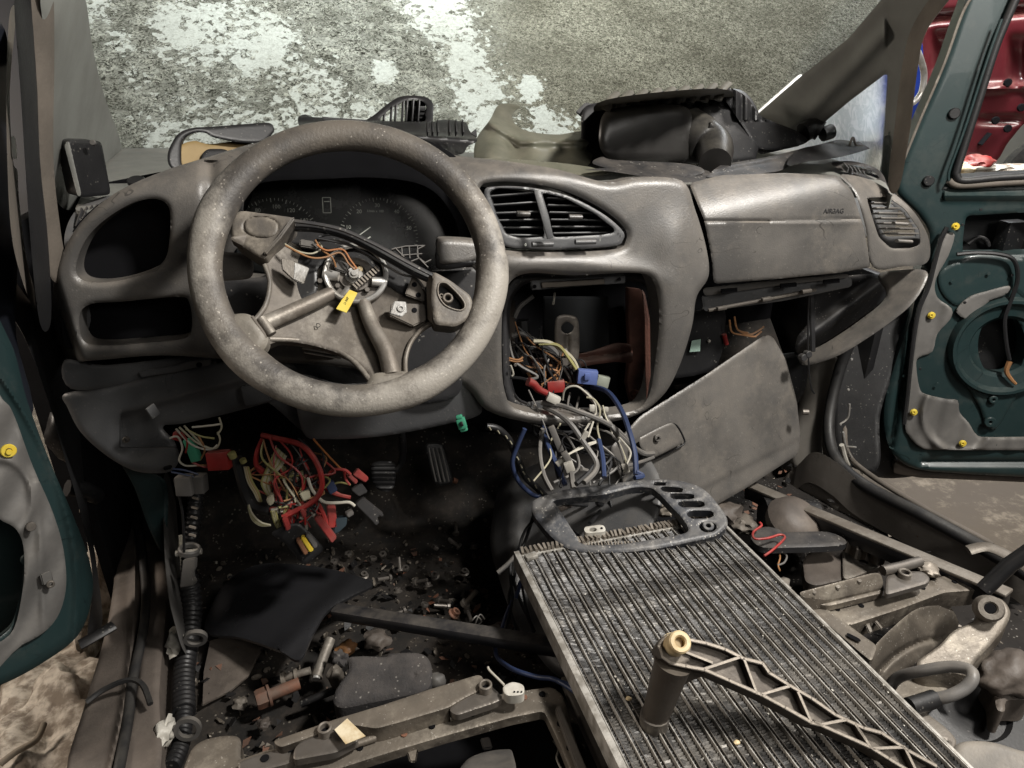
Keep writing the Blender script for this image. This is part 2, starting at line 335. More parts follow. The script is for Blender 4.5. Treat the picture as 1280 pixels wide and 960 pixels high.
# floor pan with uneven dirt
def gridsheet(name, x0, x1, y0, y1, st, fz, m, parent=None):
    xs = np.arange(x0, x1 + st, st); ys = np.arange(y0, y1 + st, st); X, Y = np.meshgrid(xs, ys); Z = fz(X, Y); nx = len(xs)
    V = np.stack([X.ravel(), Y.ravel(), Z.ravel()], 1); i = np.arange(len(V)).reshape(X.shape); F = np.stack([i[:-1, :-1], i[:-1, 1:], i[1:, 1:], i[1:, :-1]], -1).reshape(-1, 4)
    return mesh(name, V, F, m, parent, 60)
def fbm(X, Y, s=1.0, seed=0, o=5):
    g = np.random.default_rng(seed); z = 0; a = 1
    for k in range(o):
        for _ in range(4):
            an = g.uniform(0, 6.28); f = 2 ** k * g.uniform(3, 6) * s; z = z + a * np.sin((X * math.cos(an) + Y * math.sin(an)) * f + g.uniform(0, 6.28)) / 4
        a *= .55
    return z
gridsheet('floor_pan', -.36, 1.15, .1, 1.62, .008, lambda X, Y: .0 + .010 * fbm(X, Y, 1.5, 1) + np.clip((Y - 1.3) * .9, 0, .3), floorm, body)
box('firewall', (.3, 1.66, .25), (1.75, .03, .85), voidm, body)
# windscreen
wp = pl((0, 1.86, .765), (0, -.57, .82))
wsP = cr([(30, -330), (60, -40), (80, 60), (100, 120), (136, 184), (230, 184), (400, 184), (590, 196), (760, 196), (900, 172), (975, 165), (1040, 105), (1130, 15), (1250, -120), (1300, -330)], 4)
W = relief('windscreen', wsP, wp, None, body, lip=0, wall=.006, step=4, sm='raw', wdir=(0, .57, -.82))
wm = bpy.data.materials.new('frosted_glass'); wm.use_nodes = True; t = wm.node_tree; t.nodes.clear(); L = t.links.new
W.data.materials.append(wm)
co = np.empty(len(W.data.vertices) * 3); W.data.vertices.foreach_get('co', co); co = co.reshape(-1, 3)
rel = co - CN; ss = rel[:, 0] * _cy - rel[:, 1] * _sy; fw = rel[:, 0] * _sy + rel[:, 1] * _cy; dd = fw * _c - rel[:, 2] * _s; uu = fw * _s + rel[:, 2] * _c
qx = 640 + FPX * ss / dd; qy = 480 - FPX * uu / dd
sn = np.zeros(len(co)); br = np.zeros(len(co))
for bx, by, br_, a in [(560, 30, 45, .8), (545, -5, 50, .9), (580, 70, 38, .9), (600, 110, 38, .9), (610, 150, 30, 1), (605, 178, 22, 1), (480, 90, 18, 1), (662, 112, 20, 1), (680, 150, 20, 1), (240, 40, 60, .75),
                       (330, 60, 55, .85), (345, 62, 14, 1.2), (400, 110, 45, .6), (210, 25, 30, .8), (190, 150, 45, .35), (430, 140, 40, .5), (300, 130, 40, .35), (150, 50, 22, .6), (300, 30, 60, .5), (385, 150, 60, .6), (280, 172, 90, .45), (480, 165, 50, .6), (520, 185, 60, .6), (700, 185, 50, .9), (620, 190, 60, .9), (240, 180, 60, .7), (330, 178, 50, .75), (420, 176, 60, .8), (200, 172, 30, .6), (120, 10, 25, .7), (285, 15, 30, .6), (170, 100, 22, .5)]:
    sn = np.maximum(sn, a * np.exp(-(((qx - bx) ** 2 + (qy - by) ** 2) / (br_ ** 2)) ** 1.3))
br = 1 / (1 + np.exp((qx - 610) / 25))  # the older, coarser frost on the driver's half
for nm, ar in (('snow', sn), ('coarse', br)):
    at = W.data.attributes.new(nm, 'FLOAT', 'POINT'); at.data.foreach_set('value', ar.astype(np.float32))
out = _n(t, 'ShaderNodeOutputMaterial'); tc = _n(t, 'ShaderNodeTexCoord')
def nz(sc, det=5, ro=.6, dist=0):
    n = _n(t, 'ShaderNodeTexNoise'); n.inputs['Scale'].default_value = sc; n.inputs['Detail'].default_value = det; n.inputs['Roughness'].default_value = ro; n.inputs['Distortion'].default_value = dist; L(tc.outputs['Object'], n.inputs['Vector']); return n.outputs['Fac']
def mr(x, a, b_, c=0, d=1, ty='SMOOTHSTEP'):
    r = _n(t, 'ShaderNodeMapRange', interpolation_type=ty); 
    for i, v in zip((1, 2, 3, 4), (a, b_, c, d)): r.inputs[i].default_value = v
    L(x, r.inputs[0]); return r.outputs[0]
def mth(op, a, b_):
    q = _n(t, 'ShaderNodeMath', operation=op)
    for i, v in enumerate((a, b_)):
        if isinstance(v, (int, float)): q.inputs[i].default_value = v
        else: L(v, q.inputs[i])
    return q.outputs[0]
aS = _n(t, 'ShaderNodeAttribute'); aS.attribute_name = 'snow'; aC = _n(t, 'ShaderNodeAttribute'); aC.attribute_name = 'coarse'
fine = mr(nz(150, 7, .75, 1.2), .36, .64); coarse = mr(nz(70, 10, .78, 2.0), .42, .60); big = mr(nz(13, 6, .7), .38, .62)
vo = _n(t, 'ShaderNodeTexVoronoi'); vo.inputs['Scale'].default_value = 70; wv_ = _n(t, 'ShaderNodeVectorMath', operation='ADD'); nv_ = _n(t, 'ShaderNodeTexNoise'); nv_.inputs['Scale'].default_value = 60; nv_.inputs['Detail'].default_value = 6; L(tc.outputs['Object'], nv_.inputs['Vector'])
sc_ = _n(t, 'ShaderNodeVectorMath', operation='SCALE'); sc_.inputs['Scale'].default_value = .022; L(nv_.outputs['Color'], sc_.inputs[0]); L(tc.outputs['Object'], wv_.inputs[0]); L(sc_.outputs[0], wv_.inputs[1]); L(wv_.outputs[0], vo.inputs['Vector'])
sx_ = _n(t, 'ShaderNodeSeparateColor'); L(vo.outputs['Color'], sx_.inputs[0])
snow = mr(mth('ADD', mth('ADD', aS.outputs['Fac'], mth('MULTIPLY', mth('SUBTRACT', sx_.outputs[0], .5), .55)), mth('MULTIPLY', mth('SUBTRACT', nz(30, 12, .8), .5), 2.0)), .53, .60)
def cmix(f, a, b_):
    x = _n(t, 'ShaderNodeMix', data_type='RGBA')
    if isinstance(f, (int, float)): x.inputs[0].default_value = f
    else: L(f, x.inputs[0])
    for i, v in ((6, a), (7, b_)):
        if isinstance(v, tuple): x.inputs[i].default_value = (*v, 1)
        else: L(v, x.inputs[i])
    return x.outputs[2]
fine2 = mth('MULTIPLY', fine, mr(nz(45, 8, .75, 1.0), .3, .62, .45, 1)); cA = cmix(fine2, (.035, .034, .026), (.50, .495, .43)); cA = cmix(mth('MULTIPLY', mr(nz(5, 6, .7), .4, .65), .45), cA, (.07, .066, .052)); cB = cmix(coarse, (.02, .02, .017), (.60, .62, .58)); cB = cmix(mth('MULTIPLY', mr(nz(38, 7, .7, 1.2), .45, .62), .7), cB, (.42, .44, .42)); cB = cmix(mth('MULTIPLY', mth('SUBTRACT', 1.0, big), .55), cB, (.05, .05, .04))
c0 = cmix(aC.outputs['Fac'], cA, cB); c1 = cmix(mth('MULTIPLY', snow, .9), c0, (.66, .70, .70))
c1 = cmix(mth('MULTIPLY', mth('MULTIPLY', snow, mr(nz(110, 8, .75, 1),   .45, .6)), .45), c1, (.27, .29, .28))
tr = _n(t, 'ShaderNodeBsdfRefraction'); tr.inputs['IOR'].default_value = 1.05; tr.inputs['Roughness'].default_value = .45; df = _n(t, 'ShaderNodeBsdfDiffuse'); L(c1, tr.inputs[0]); L(c1, df.inputs[0])
bp = _n(t, 'ShaderNodeBump'); bp.inputs['Strength'].default_value = .5; bp.inputs['Distance'].default_value = .004; L(mth('ADD', fine, coarse), bp.inputs['Height']); L(bp.outputs[0], df.inputs[1])
ms = _n(t, 'ShaderNodeMixShader'); ms.inputs[0].default_value = .12; L(tr.outputs[0], ms.inputs[1]); L(df.outputs[0], ms.inputs[2]); L(ms.outputs[0], out.inputs[0])
relief('glass_edge', [(936, 150), (950, 136), (1000, 92), (1004, 94), (960, 136), (944, 150)], pl((0, 1.82, .765), (0, -.57, .82)), MATS['white_plastic'], body, lip=1, wall=.004, step=2, sm='rc')
# quarter window, right
qm = bpy.data.materials.new('frosted_side_glass'); qm.use_nodes = True; t = qm.node_tree; t.nodes.clear(); L = t.links.new
out = _n(t, 'ShaderNodeOutputMaterial'); tc = _n(t, 'ShaderNodeTexCoord'); q1 = cmix(mr(nz(28, 5, .6, 2.5), .42, .6), (.72, .77, .78), (.93, .96, .97))
tr = _n(t, 'ShaderNodeBsdfRefraction'); tr.inputs['IOR'].default_value = 1.03; tr.inputs['Roughness'].default_value = .35; L(q1, tr.inputs[0]); L(tr.outputs[0], out.inputs[0])
qp = pl3(PY(1020, 160, 1.62), PY(1110, 85, 1.25), PY(1108, 215, 1.25))
relief('quarter_window', [(985, 215), (1020, 160), (1112, 80), (1112, 150), (1112, 240), (1050, 225)], qp, qm, body, lip=0, wall=.005, step=6, sm='rc')
# pillars
lp = smx(pl((-.50, 1.2, .9), (1, -.25, 0)), pl((-.3, 1.40, .9), (.0, -1, .45)), k=.03)
relief('pillar_trim', [(52, -20), (100, -20), (116, 60), (130, 118), (152, 182), (142, 205), (142, 250), (80, 262), (66, 215), (64, 130), (58, 60)], pl3(PY(64, 0, 1.0), PY(100, 0, 1.15), PY(80, 250, 1.25)), trim, body, lip=10, wall=.03, h=lambda x, y: -.035 * np.exp(-((y - 20) / 70) ** 2) * np.exp(-((x - 75) / 25) ** 2))
relief('door_seal_edge', [(38, -20), (64, -20), (68, 60), (67, 200), (76, 290), (84, 345), (62, 345), (52, 250), (46, 120)], pl3(PY(50, 0, .95), PY(66, 0, .97), PY(70, 330, 1.02)), sealb, body, lip=8, wall=.03)
relief('door_seal_rubber', [(18, -20), (44, -20), (46, 80), (50, 200), (60, 300), (64, 400), (50, 405), (38, 300), (26, 120)], pl3(PY(30, 0, .92), PY(44, 0, .95), PY(50, 380, .97)), seal, body, lip=6, wall=.03)
rp = pl3(PY(960, 140, 1.60), PY(1130, -10, 1.15), PY(1160, 60, 1.12))
relief('pillar_trim', [(938, 150), (1000, 96), (1060, 48), (1118, -20), (1190, -30), (1165, 10), (1150, 60), (1142, 130), (1117, 230), (1101, 228), (1104, 200), (1110, 90), (1060, 128), (1015, 166), (985, 172)], rp, trim, body, lip=9, wall=.03, sm='rc', h=lambda x, y: -.02 * np.exp(-((x - 1050 + (y - 100) * .95) / 14) ** 2) * (x < 1108))
relief('door_seal_edge', [(1178, -20), (1200, -20), (1160, 35), (1148, 80), (1138, 160), (1124, 235), (1110, 232), (1118, 160), (1128, 80), (1142, 30)], pl3(PY(1150, 40, 1.10), PY(1136, 40, 1.14), PY(1118, 225, 1.05)), sealb, body, lip=6, wall=.02, sm='cr')
# ================================================================ DASHBOARD
db = thing('dashboard', 'dusty grey moulded dashboard with empty openings, air vents and a gutted radio slot', 'dashboard')
FACE = pl((0, 1.02, .7), (0, -1, .15))
aT = on(FACE, 640, 214); TOP = pl(aT, (0, -.45, .89))
aL = on(FACE, 80, 380); LEFT = pl(aL, (-.9, -.45, 0))
aU = on(FACE, 640, 520); 
D1 = smx(FACE, TOP, LEFT, k=.012)
def stackh(x, y): # the centre column swells towards the cabin; brow over the radio
    s = 1 / (1 + np.exp(-(x - 600) / 18)); b = -.022 * s * np.exp(-((y - 400) / 200) ** 2)
    b -= .012 * np.exp(-((x - 845) / 26) ** 2) / (1 + np.exp(-(y - 275) / 12))
    b -= .013 * np.exp(-((y - 330 - .0012 * np.clip(x - 700, 0, 200) ** 2) / 15) ** 2) * s / (1 + np.exp((x - 800) / 22))
    b += .010 * np.exp(-((x - 268 - (y - 300) * .06) / 10) ** 2) * (y > 200)
    return b
OVAL1 = [(94, 330), (106, 300), (130, 275), (165, 254), (195, 249), (211, 262), (211, 300), (205, 325), (185, 340), (150, 351), (118, 354), (98, 348)]
SLOT2 = [(98, 395), (112, 381), (150, 378), (222, 372), (236, 380), (239, 410), (230, 424), (190, 429), (125, 433), (102, 425)]
CLUST = [(300, 300), (304, 240), (330, 200), (380, 178), (450, 172), (520, 182), (570, 212), (592, 260), (592, 330), (560, 350), (300, 345)]
CVENT = [(600, 238), (616, 228), (660, 229), (710, 240), (755, 262), (782, 285), (784, 302), (770, 312), (700, 316), (640, 314), (622, 306), (608, 280)]
RADIO = [(630, 380), (640, 352), (665, 342), (720, 345), (800, 342), (820, 356), (826, 400), (820, 460), (812, 498), (790, 516), (720, 522), (650, 514), (632, 490), (628, 440)]
OUT1 = [(62, 400), (66, 350), (82, 305), (105, 272), (145, 240), (200, 215), (260, 196), (330, 176), (420, 166), (500, 172), (560, 192), (640, 202), (700, 212), (760, 228), (800, 222), (855, 226), (872, 262), (886, 310),
        (889, 346), (874, 372), (868, 410), (852, 460), (830, 498), (790, 524), (720, 534), (660, 530), (610, 515), (588, 490), (560, 478), (420, 460), (300, 452), (200, 446), (120, 452), (85, 452), (66, 430)]
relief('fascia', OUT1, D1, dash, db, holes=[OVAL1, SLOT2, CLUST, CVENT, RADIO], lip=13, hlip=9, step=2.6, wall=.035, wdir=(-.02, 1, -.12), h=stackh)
# dash top shelf behind the brow, up to the glass
TOP2 = pl3(PY(150, 184, 1.86), PY(900, 172, 1.90), (.3, 1.17, .745))
relief('top_shelf', [(92, 262), (110, 225), (150, 183), (400, 184), (620, 190), (800, 190), (1000, 185), (1100, 215), (1118, 245), (1085, 232), (860, 232), (760, 236), (640, 222), (560, 215), (330, 215), (200, 232), (150, 240), (112, 262)], TOP2, trim, db, lip=3, wall=.02, wdir=(0, 0, -1), step=4, sm='rc')
# black sheets stand in for the shade inside the openings
relief('cavity_shade', [(70, 240), (330, 190), (560, 190), (640, 215), (880, 240), (880, 380), (820, 540), (600, 540), (560, 500), (90, 460)], pl((0, 1.36, .6), (0, -1, 0)), voidm, db, lip=0, wall=.01, step=20, sm='raw')
relief('pocket_shade', [(74, 350), (90, 290), (140, 246), (215, 238), (226, 300), (250, 370), (250, 436), (100, 440), (76, 400)], pl((0, 1.055, .6), (0, -1, .35)), voidm, db, lip=0, wall=.01, step=8)
pr_ = prism('slot_cheek', [PY(100, 388, 1.05), PY(112, 383, 1.06), (PY(120, 428, 1.06)), PY(104, 426, 1.05)], .01, dashL, db)
# left demister grille on the shelf end
relief('vent_bezel', [(82, 288), (96, 262), (128, 246), (146, 248), (118, 275), (96, 305), (82, 312)], pl3(PY(90, 290, 1.10), PY(140, 248, 1.2), PY(100, 260, 1.16)), dashL, db, holes=[[(93, 282), (104, 266), (126, 256), (136, 258), (115, 272), (98, 290)]], lip=4, step=2.2, wall=.02)
for k in range(6):
    x = 97 + k * 6.5; bar('slat', PY(x, 286 - k * 5.5, 1.11 + k * .012), PY(x + 7, 263 - k * 1.2, 1.14 + k * .01), .002, .012, darkpl, db, bev=.0004)
# lower step of the driver's side with slot guides
relief('lower_rail', [(80, 450), (130, 456), (230, 446), (330, 440), (460, 450), (560, 470), (580, 500), (560, 530), (420, 548), (380, 540), (330, 500), (250, 470), (160, 482), (88, 486)], pl((0, 1.045, .5), (0, -1, .1)), dashL, db, lip=5, step=3, wall=.03)
prism('slide_rail', [PY(173, 465, 1.03), PY(215, 458, 1.03), PY(240, 450, 1.03), (PY(263, 448, 1.03)), PY(264, 457, 1.03), PY(240, 461, 1.03), PY(218, 466, 1.03), PY(176, 472, 1.03)], .006, dashL, db)
disc('screw_hole', PY(249, 456, 1.022), (0, -1, .1), .004, .002, voidm, db, n=12)
prism('slot', [PY(270, 447, 1.03), PY(292, 444, 1.03), PY(293, 455, 1.03), PY(271, 458, 1.03)], .003, voidm, db, bev=.0005)
# steering column housing below the wheel
relief('knee_bolster', [(372, 470), (430, 480), (520, 470), (575, 470), (598, 500), (600, 518), (560, 530), (480, 545), (410, 549), (378, 540)], pl((0, .99, .5), (0, -1, -.12)), dashL, db, lip=6, step=3, wall=.05)
relief('column_cover_panel', [(505, 415), (560, 405), (572, 430), (578, 480), (560, 500), (510, 500), (500, 460)], pl((0, .985, .5), (0, -1, .1)), darkpl, db, lip=5, step=3, wall=.03)
# radio slot: inner lip, frame
RI = [(634, 384), (646, 358), (668, 349), (720, 352), (795, 349), (813, 362), (818, 400), (813, 460), (804, 492), (786, 508), (720, 513), (656, 506), (638, 486), (634, 440)]
relief('radio_slot_frame', RADIO, pl((0, 1.045, .6), (0, -1, .12)), darkpl, db, holes=[RI], lip=2, step=2.2, wall=.05)
prism('slot_plate', [PY(664, 352, 1.02), PY(782, 344, 1.02), PY(782, 354, 1.02), PY(664, 363, 1.02)], .008, dashL, db)
prism('slot_label', [PY(676, 353, 1.017), PY(756, 348, 1.017), PY(757, 356, 1.017), PY(677, 361, 1.017)], .003, sealb, db)
for x, y in ((668, 358), (774, 349)): disc('screw', PY(x, y, 1.014), (0, -1, .1), .003, .002, voidm, db, n=10)
prism('side_tab', [PY(812, 372, 1.03), PY(822, 370, 1.03), PY(826, 420, 1.03), PY(822, 430, 1.03), PY(824, 470, 1.03), PY(816, 478, 1.03), PY(813, 430, 1.03), PY(810, 400, 1.03)], .01, dashL, db)
prism('bottom_tab', [PY(660, 504, 1.0), PY(678, 502, 1.0), PY(679, 517, 1.0), PY(664, 518, 1.0)], .006, dashL, db)
for p in ((668, 507), (644, 456), (813, 505), (815, 401), (700, 510), (724, 512)): disc('screw', PY(*p, .99 if p[1] > 480 else 1.02), (0, -1, .1), .0028, .002, dsteel, db, n=10)
# centre vents
VP = pl((0, 1.008, .7), (0, -1, .22))
vf1 = relief('vent_frame', [(605, 240), (620, 233), (660, 234), (708, 244), (752, 266), (778, 288), (779, 300), (766, 308), (700, 312), (642, 310), (626, 302), (613, 280)], pl((0, 1.0, .7), (0, -1, .2)), dashL, db,
       holes=[rc([(611, 240), (620, 235), (655, 236), (672, 239), (676, 262), (681, 296), (650, 298), (632, 293), (620, 270)], 4), rc([(677, 240), (706, 247), (744, 267), (768, 286), (768, 291), (750, 294), (692, 297), (686, 270)], 4)], lip=4, hlip=2, step=2, wall=.03)
bar('vent_divider', PY(671, 238, .985), PY(688, 298, .968), .004, .010, dashL, vf1, up=(1, 0, 0))
for k, (y0, y1) in enumerate([(243, 238), (254, 250), (264, 262), (273, 272), (282, 282), (291, 292)]):
    bar('slat', PY(612 + k * 3.2, y0 + 3, 1.03), PY(672 + k * 2.4, y1 + 3, 1.03), .016, .0022, dashL, vf1, up=(0, .35, 1), bev=.0006)
for k, (a, y0, b, y1) in enumerate([(682, 248, 706, 249), (683, 257, 728, 258), (685, 266, 742, 267), (687, 275, 754, 276), (688, 284, 764, 284), (690, 292, 764, 291)]):
    bar('slat', PY(a, y0, 1.03), PY(b, y1, 1.03), .016, .0022, dashL, vf1, up=(0, .35, 1), bev=.0006)
for c in ((654, 267), (719, 271)):
    pass
def pill(name, a, b, r, m, parent, fl=.6): return tube(name, [a, (Vector(a) * 2 + Vector(b)) / 3, (Vector(a) + Vector(b) * 2) / 3, b], r, m, parent, n=12, res=2, flat=fl)
for x0, x1, y in ((665, 691, 305.5), (719, 744, 302.5)): pill('thumb_wheel', PY(x0, y, .985), PY(x1, y - .5, .985), .0052, dashL, vf1, .8)
for x, y in ((654, 267), (719, 271)): pill('vent_tab', PY(x - 8, y, 1.012), PY(x + 8, y + .5, 1.012), .0052, dash, vf1, .8)
for x, y, s in ((657, 306, '0'), (750, 300, '1')): text('lettering', s, .006, PY(x, y, .988), screenframe(0, (0, -1, .2)), ink, db)
for x, y in ((702, 241), (712, 244), (722, 248), (778, 286), (780, 290)): disc('dot', PY(x, y, .996), (0, -1, .2), .0012, .001, voidm, db, n=8)
# instrument cluster
CP = pl((0, 1.13, .7), (0, -1, .28)); CB = [(296, 345), (296, 230), (330, 215), (450, 205), (570, 215), (600, 250), (600, 350)]
relief('cluster_hood', [(290, 350), (294, 240), (325, 190), (380, 168), (450, 162), (525, 172), (580, 205), (604, 260), (602, 352)], pl((0, 1.05, .7), (0, -1, .2)), voidm, db,
       holes=[[(300, 344), (303, 250), (330, 228), (400, 224), (470, 222), (530, 232), (562, 262), (575, 300), (570, 345)]], lip=2, step=4, wall=.09)
clf = relief('dial_panel', CB, CP, dial, db, lip=0, wall=.01, step=12, sm='raw')
cn = Vector((0, -1, .28)).normalized(); CF = screenframe(0, cn)
def onC(px, py, off=.001): return on(CP, px, py) + cn * off
def ticks(cx, cy, r, a0, a1, n, parent, lab, rl):
    bm = bmesh.new(); c = onC(cx, cy, .0012)
    for k in range(n + 1):
        a = R(a0 + (a1 - a0) * k / n); big = k % 4 == 0; L_ = .006 if big else .0035; d = Vector((math.sin(a), math.cos(a), 0)); p = c + CF @ (d * (r - L_ / 2))
        x = CF @ Matrix.Rotation(-a, 3, 'Z'); g = bmesh.ops.create_cube(bm, size=1); bmesh.ops.scale(bm, vec=(.0012 if big else .0007, L_, .0004), verts=g['verts']); bmesh.ops.transform(bm, matrix=Matrix.Translation(p) @ x.to_4x4(), verts=g['verts'])
    frombm('scale_marks', bm, ink, parent, None)
    for s, a in lab:
        a = R(a); text('numeral', s, .0085, c + CF @ Vector((math.sin(a) * rl, math.cos(a) * rl, 0)), CF, ink, parent)
ticks(346, 304, .068, -125, 95, 44, clf, [('60', -50), ('80', -27), ('100', 2), ('120', 25), ('140', 50), ('160', 72)], .055)
ticks(474, 297, .062, -115, 100, 40, clf, [('10', -72), ('20', -37), ('30', -2), ('40', 35), ('50', 72)], .05)
text('lettering', '1/min x 100', .0055, onC(469, 264), CF, ink, clf)
bar('needle', onC(463, 296, .004), onC(449, 306, .004), .0016, .001, ink, clf, up=cn, bev=0)
bar('needle', onC(463, 284, .004), onC(441, 300, .004), .0012, .001, ink, clf, up=cn, bev=0)
for a, b in (((403, 247), (413, 247)), ((413, 247), (414, 266)), ((414, 266), (404, 266)), ((404, 266), (403, 247)), ((405, 252), (412, 252))): bar('car_symbol', onC(*a), onC(*b), .0013, .0005, ink, clf, up=cn, bev=0)
gl = bpy.data.materials.new('cluster_lens'); gl.use_nodes = True; bsd = gl.node_tree.nodes['Principled BSDF']; bsd.inputs['Base Color'].default_value = (.3, .5, .42, 1); bsd.inputs['Roughness'].default_value = .2; bsd.inputs['Alpha'].default_value = .06
# airbag cover, right end with vent
aT2 = on(FACE, 980, 258); TOPR = pl(aT2, (-.1, -.62, .78)); aR = on(FACE, 1130, 300); RIGHT = pl(aR, (.55, -.8, .2)); BOT = pl(on(FACE, 980, 335), (0, -.93, -.35))
PF = pl((0, 1.035, .7), (0, -1, .12))
D2 = smx(PF, TOPR, BOT, k=.012)
def seam(x, y):
    yl = 277 - (x - 890) * .012; g = .004 * np.exp(-((y - yl) / 1.4) ** 2)
    return g - .003 * (y > yl) * np.exp(-np.abs(y - yl) / 6)
relief('airbag_cover', [(861, 229), (900, 219), (980, 216), (1047, 219), (1066, 240), (1080, 285), (1089, 334), (1050, 341), (980, 348), (892, 355), (889, 320), (880, 275)], D2, dash, db, lip=4, step=2.4, wall=.04, h=seam, sm='rc')
D3 = smx(PF, pl(on(PF, 1090, 252), (.25, -.62, .74)), RIGHT, k=.012)
relief('end_panel', [(1050, 219), (1080, 222), (1112, 238), (1140, 262), (1158, 290), (1163, 315), (1156, 330), (1130, 333), (1091, 334), (1082, 285), (1068, 240)], D3, dash, db, holes=[rc([(1083, 247), (1110, 246), (1132, 262), (1150, 288), (1151, 306), (1140, 311), (1113, 311), (1098, 297), (1088, 266)], 5)], lip=5, hlip=4, step=2, wall=.04)
vf2 = relief('vent_frame', rc([(1083, 247), (1110, 246), (1132, 262), (1150, 288), (1151, 306), (1140, 311), (1113, 311), (1098, 297), (1088, 266)], 5), pl((0, 1.045, .7), (.1, -1, .2)), dashL, db,
       holes=[rc([(1087, 251), (1108, 250), (1128, 265), (1142, 284), (1145, 295), (1107, 296), (1100, 284), (1092, 266)], 4)], lip=3, hlip=2, step=2, wall=.03, sm='raw')
for k in range(7):
    y = 254 + k * 6.3; x0 = 1088 + k * 3.0; x1 = [1112, 1120, 1127, 1133, 1138, 1142, 1144][k]
    bar('slat', PY(x0, y, 1.065), PY(x1, y + .5, 1.065), .018, .0026, dash, vf2, up=(0, .3, 1), bev=.0006)
pill('vent_tab', PY(1117, 279, 1.045), PY(1133, 280, 1.045), .005, dash, vf2); pill('thumb_wheel', PY(1121, 301, 1.04), PY(1139, 302, 1.04), .005, dash, vf2)
def nrm(f, x, y): a_, b_, c_ = on(f, x, y), on(f, x + 3, y), on(f, x, y + 3); q = (b_ - a_).cross(c_ - a_).normalized(); return q if q.dot(CAM - a_) > 0 else -q
nl = nrm(D2, 1042, 264); text('lettering', 'AIRBAG', .0115, on(D2, 1042, 264) + nl * .0006, screenframe(0, nl), darkpl, db, ext=.0004)
# side demister on the shelf, right
relief('vent_bezel', [(1040, 203), (1070, 202), (1098, 212), (1108, 228), (1106, 236), (1080, 222), (1050, 212)], pl3(PY(1045, 205, 1.3), PY(1100, 215, 1.22), PY(1105, 232, 1.16)), darkpl, db, lip=3, step=2, wall=.02, holes=[[(1050, 207), (1072, 207), (1094, 216), (1098, 226), (1078, 217), (1056, 211)]])
for k in range(8): bar('slat', PY(1054 + k * 5.6, 206 + k * 1.9, 1.27), PY(1060 + k * 5.2, 213 + k * 2, 1.24), .002, .01, dashL, db, bev=.0004)
# glove box carrier rail under the airbag cover
GB = pl((0, 1.07, .6), (0, -1, .05))
relief('glovebox_rail', [(876, 368), (980, 354), (1064, 345), (1066, 358), (980, 376), (880, 390)], GB, dashL, db, lip=3, step=2.5, wall=.03, sm='rc')
relief('glovebox_rail', [(878, 360), (980, 349), (1060, 342), (1062, 347), (980, 356), (880, 370)], pl((0, 1.06, .6), (0, -1, .05)), greypl, db, lip=2, step=2.5, wall=.02, sm='rc')
for x in (902, 976, 1030): prism('rail_notch', [PY(x, 362 - (x - 902) * .09, 1.045), PY(x + 20, 360 - (x - 902) * .09, 1.045), PY(x + 20, 365 - (x - 902) * .09, 1.045), PY(x, 367 - (x - 902) * .09, 1.045)], .004, voidm, db, bev=.0005)
bar('rail_rod', PY(885, 388, 1.06), PY(1020, 362, 1.06), .006, .006, dsteel, db)
for x in (902, 958, 1008): bar('rail_clip', PY(x - 6, 386 - (x - 902) * .2, 1.05), PY(x + 6, 384 - (x - 902) * .2, 1.05), .008, .007, dsteel, db)
# curved right cheek below the end panel
ckp = pl3(PY(1150, 340, 1.05), PY(1000, 445, 1.15), PY(1100, 345, 1.12))
relief('side_cheek', [(1098, 343), (1130, 337), (1157, 338), (1158, 352), (1140, 380), (1110, 405), (1070, 432), (1040, 448), (1005, 457), (1000, 445), (1030, 430), (1075, 400), (1108, 370)], ckp, dash, db, lip=8, step=2.6, wall=.05)
relief('side_cheek_recess', [(1022, 352), (1064, 344), (1104, 343), (1114, 352), (1104, 375), (1070, 402), (1034, 426), (1000, 444), (995, 425), (1012, 400), (1018, 370)], pl((0, 1.13, .5), (.1, -1, 0)), darkpl, db, lip=6, step=3, wall=.02,
       h=lambda x, y: -.03 * np.exp(-((y - 372 + (x - 1080) * .75) / 14) ** 2))
prism('cheek_bracket', [PY(1018, 352, 1.1), PY(1020, 440, 1.1), PY(1014, 440, 1.1), PY(1012, 352, 1.1)], .004, darkpl, db)
for p in ((1007, 442), (1001, 446)): disc('bolt', PY(*p, 1.08), (0, -1, .2), .007, .012, darkpl, db, n=12)
relief('side_fillet', [(872, 376), (880, 372), (880, 400), (872, 440), (858, 462), (852, 460), (866, 420)], pl((0, 1.06, .6), (.4, -1, 0)), greypl, db, lip=2, step=2, wall=.02)
def ZP(z, nx=0, ny=0): return pl((.3, .8, z), (nx, ny, 1))
def pp(f, pts): return [on(f, *p) for p in pts]
def pr(name, pts, f, th, m, parent=None, bev=.0015): return prism(name, pp(f, pts), th, m, parent, bev)
def zc(ox, oy, s, pts): return [(ox + x / s, oy + y / s) for x, y in pts]
def ribs(name, paths, f, wd, ht, m, parent=None, n=(0, 0, 1)):
    """thin upright ribs along polylines lying on surface f, joined"""
    bm = bmesh.new(); n = Vector(n).normalized()
    for path in paths:
        P = pp(f, path)
        for a, b in zip(P, P[1:]):
            x = (b - a); L_ = x.length + wd * .6; x.normalize(); y = n.cross(x).normalized(); z = x.cross(y)
            g = bmesh.ops.create_cube(bm, size=1); bmesh.ops.scale(bm, vec=(L_, wd, ht), verts=g['verts'])
            bmesh.ops.transform(bm, matrix=Matrix.Translation((a + b) / 2 - n * ht / 2) @ Matrix((x, y, z)).transposed().to_4x4(), verts=g['verts'])
    return frombm(name, bm, m, parent)
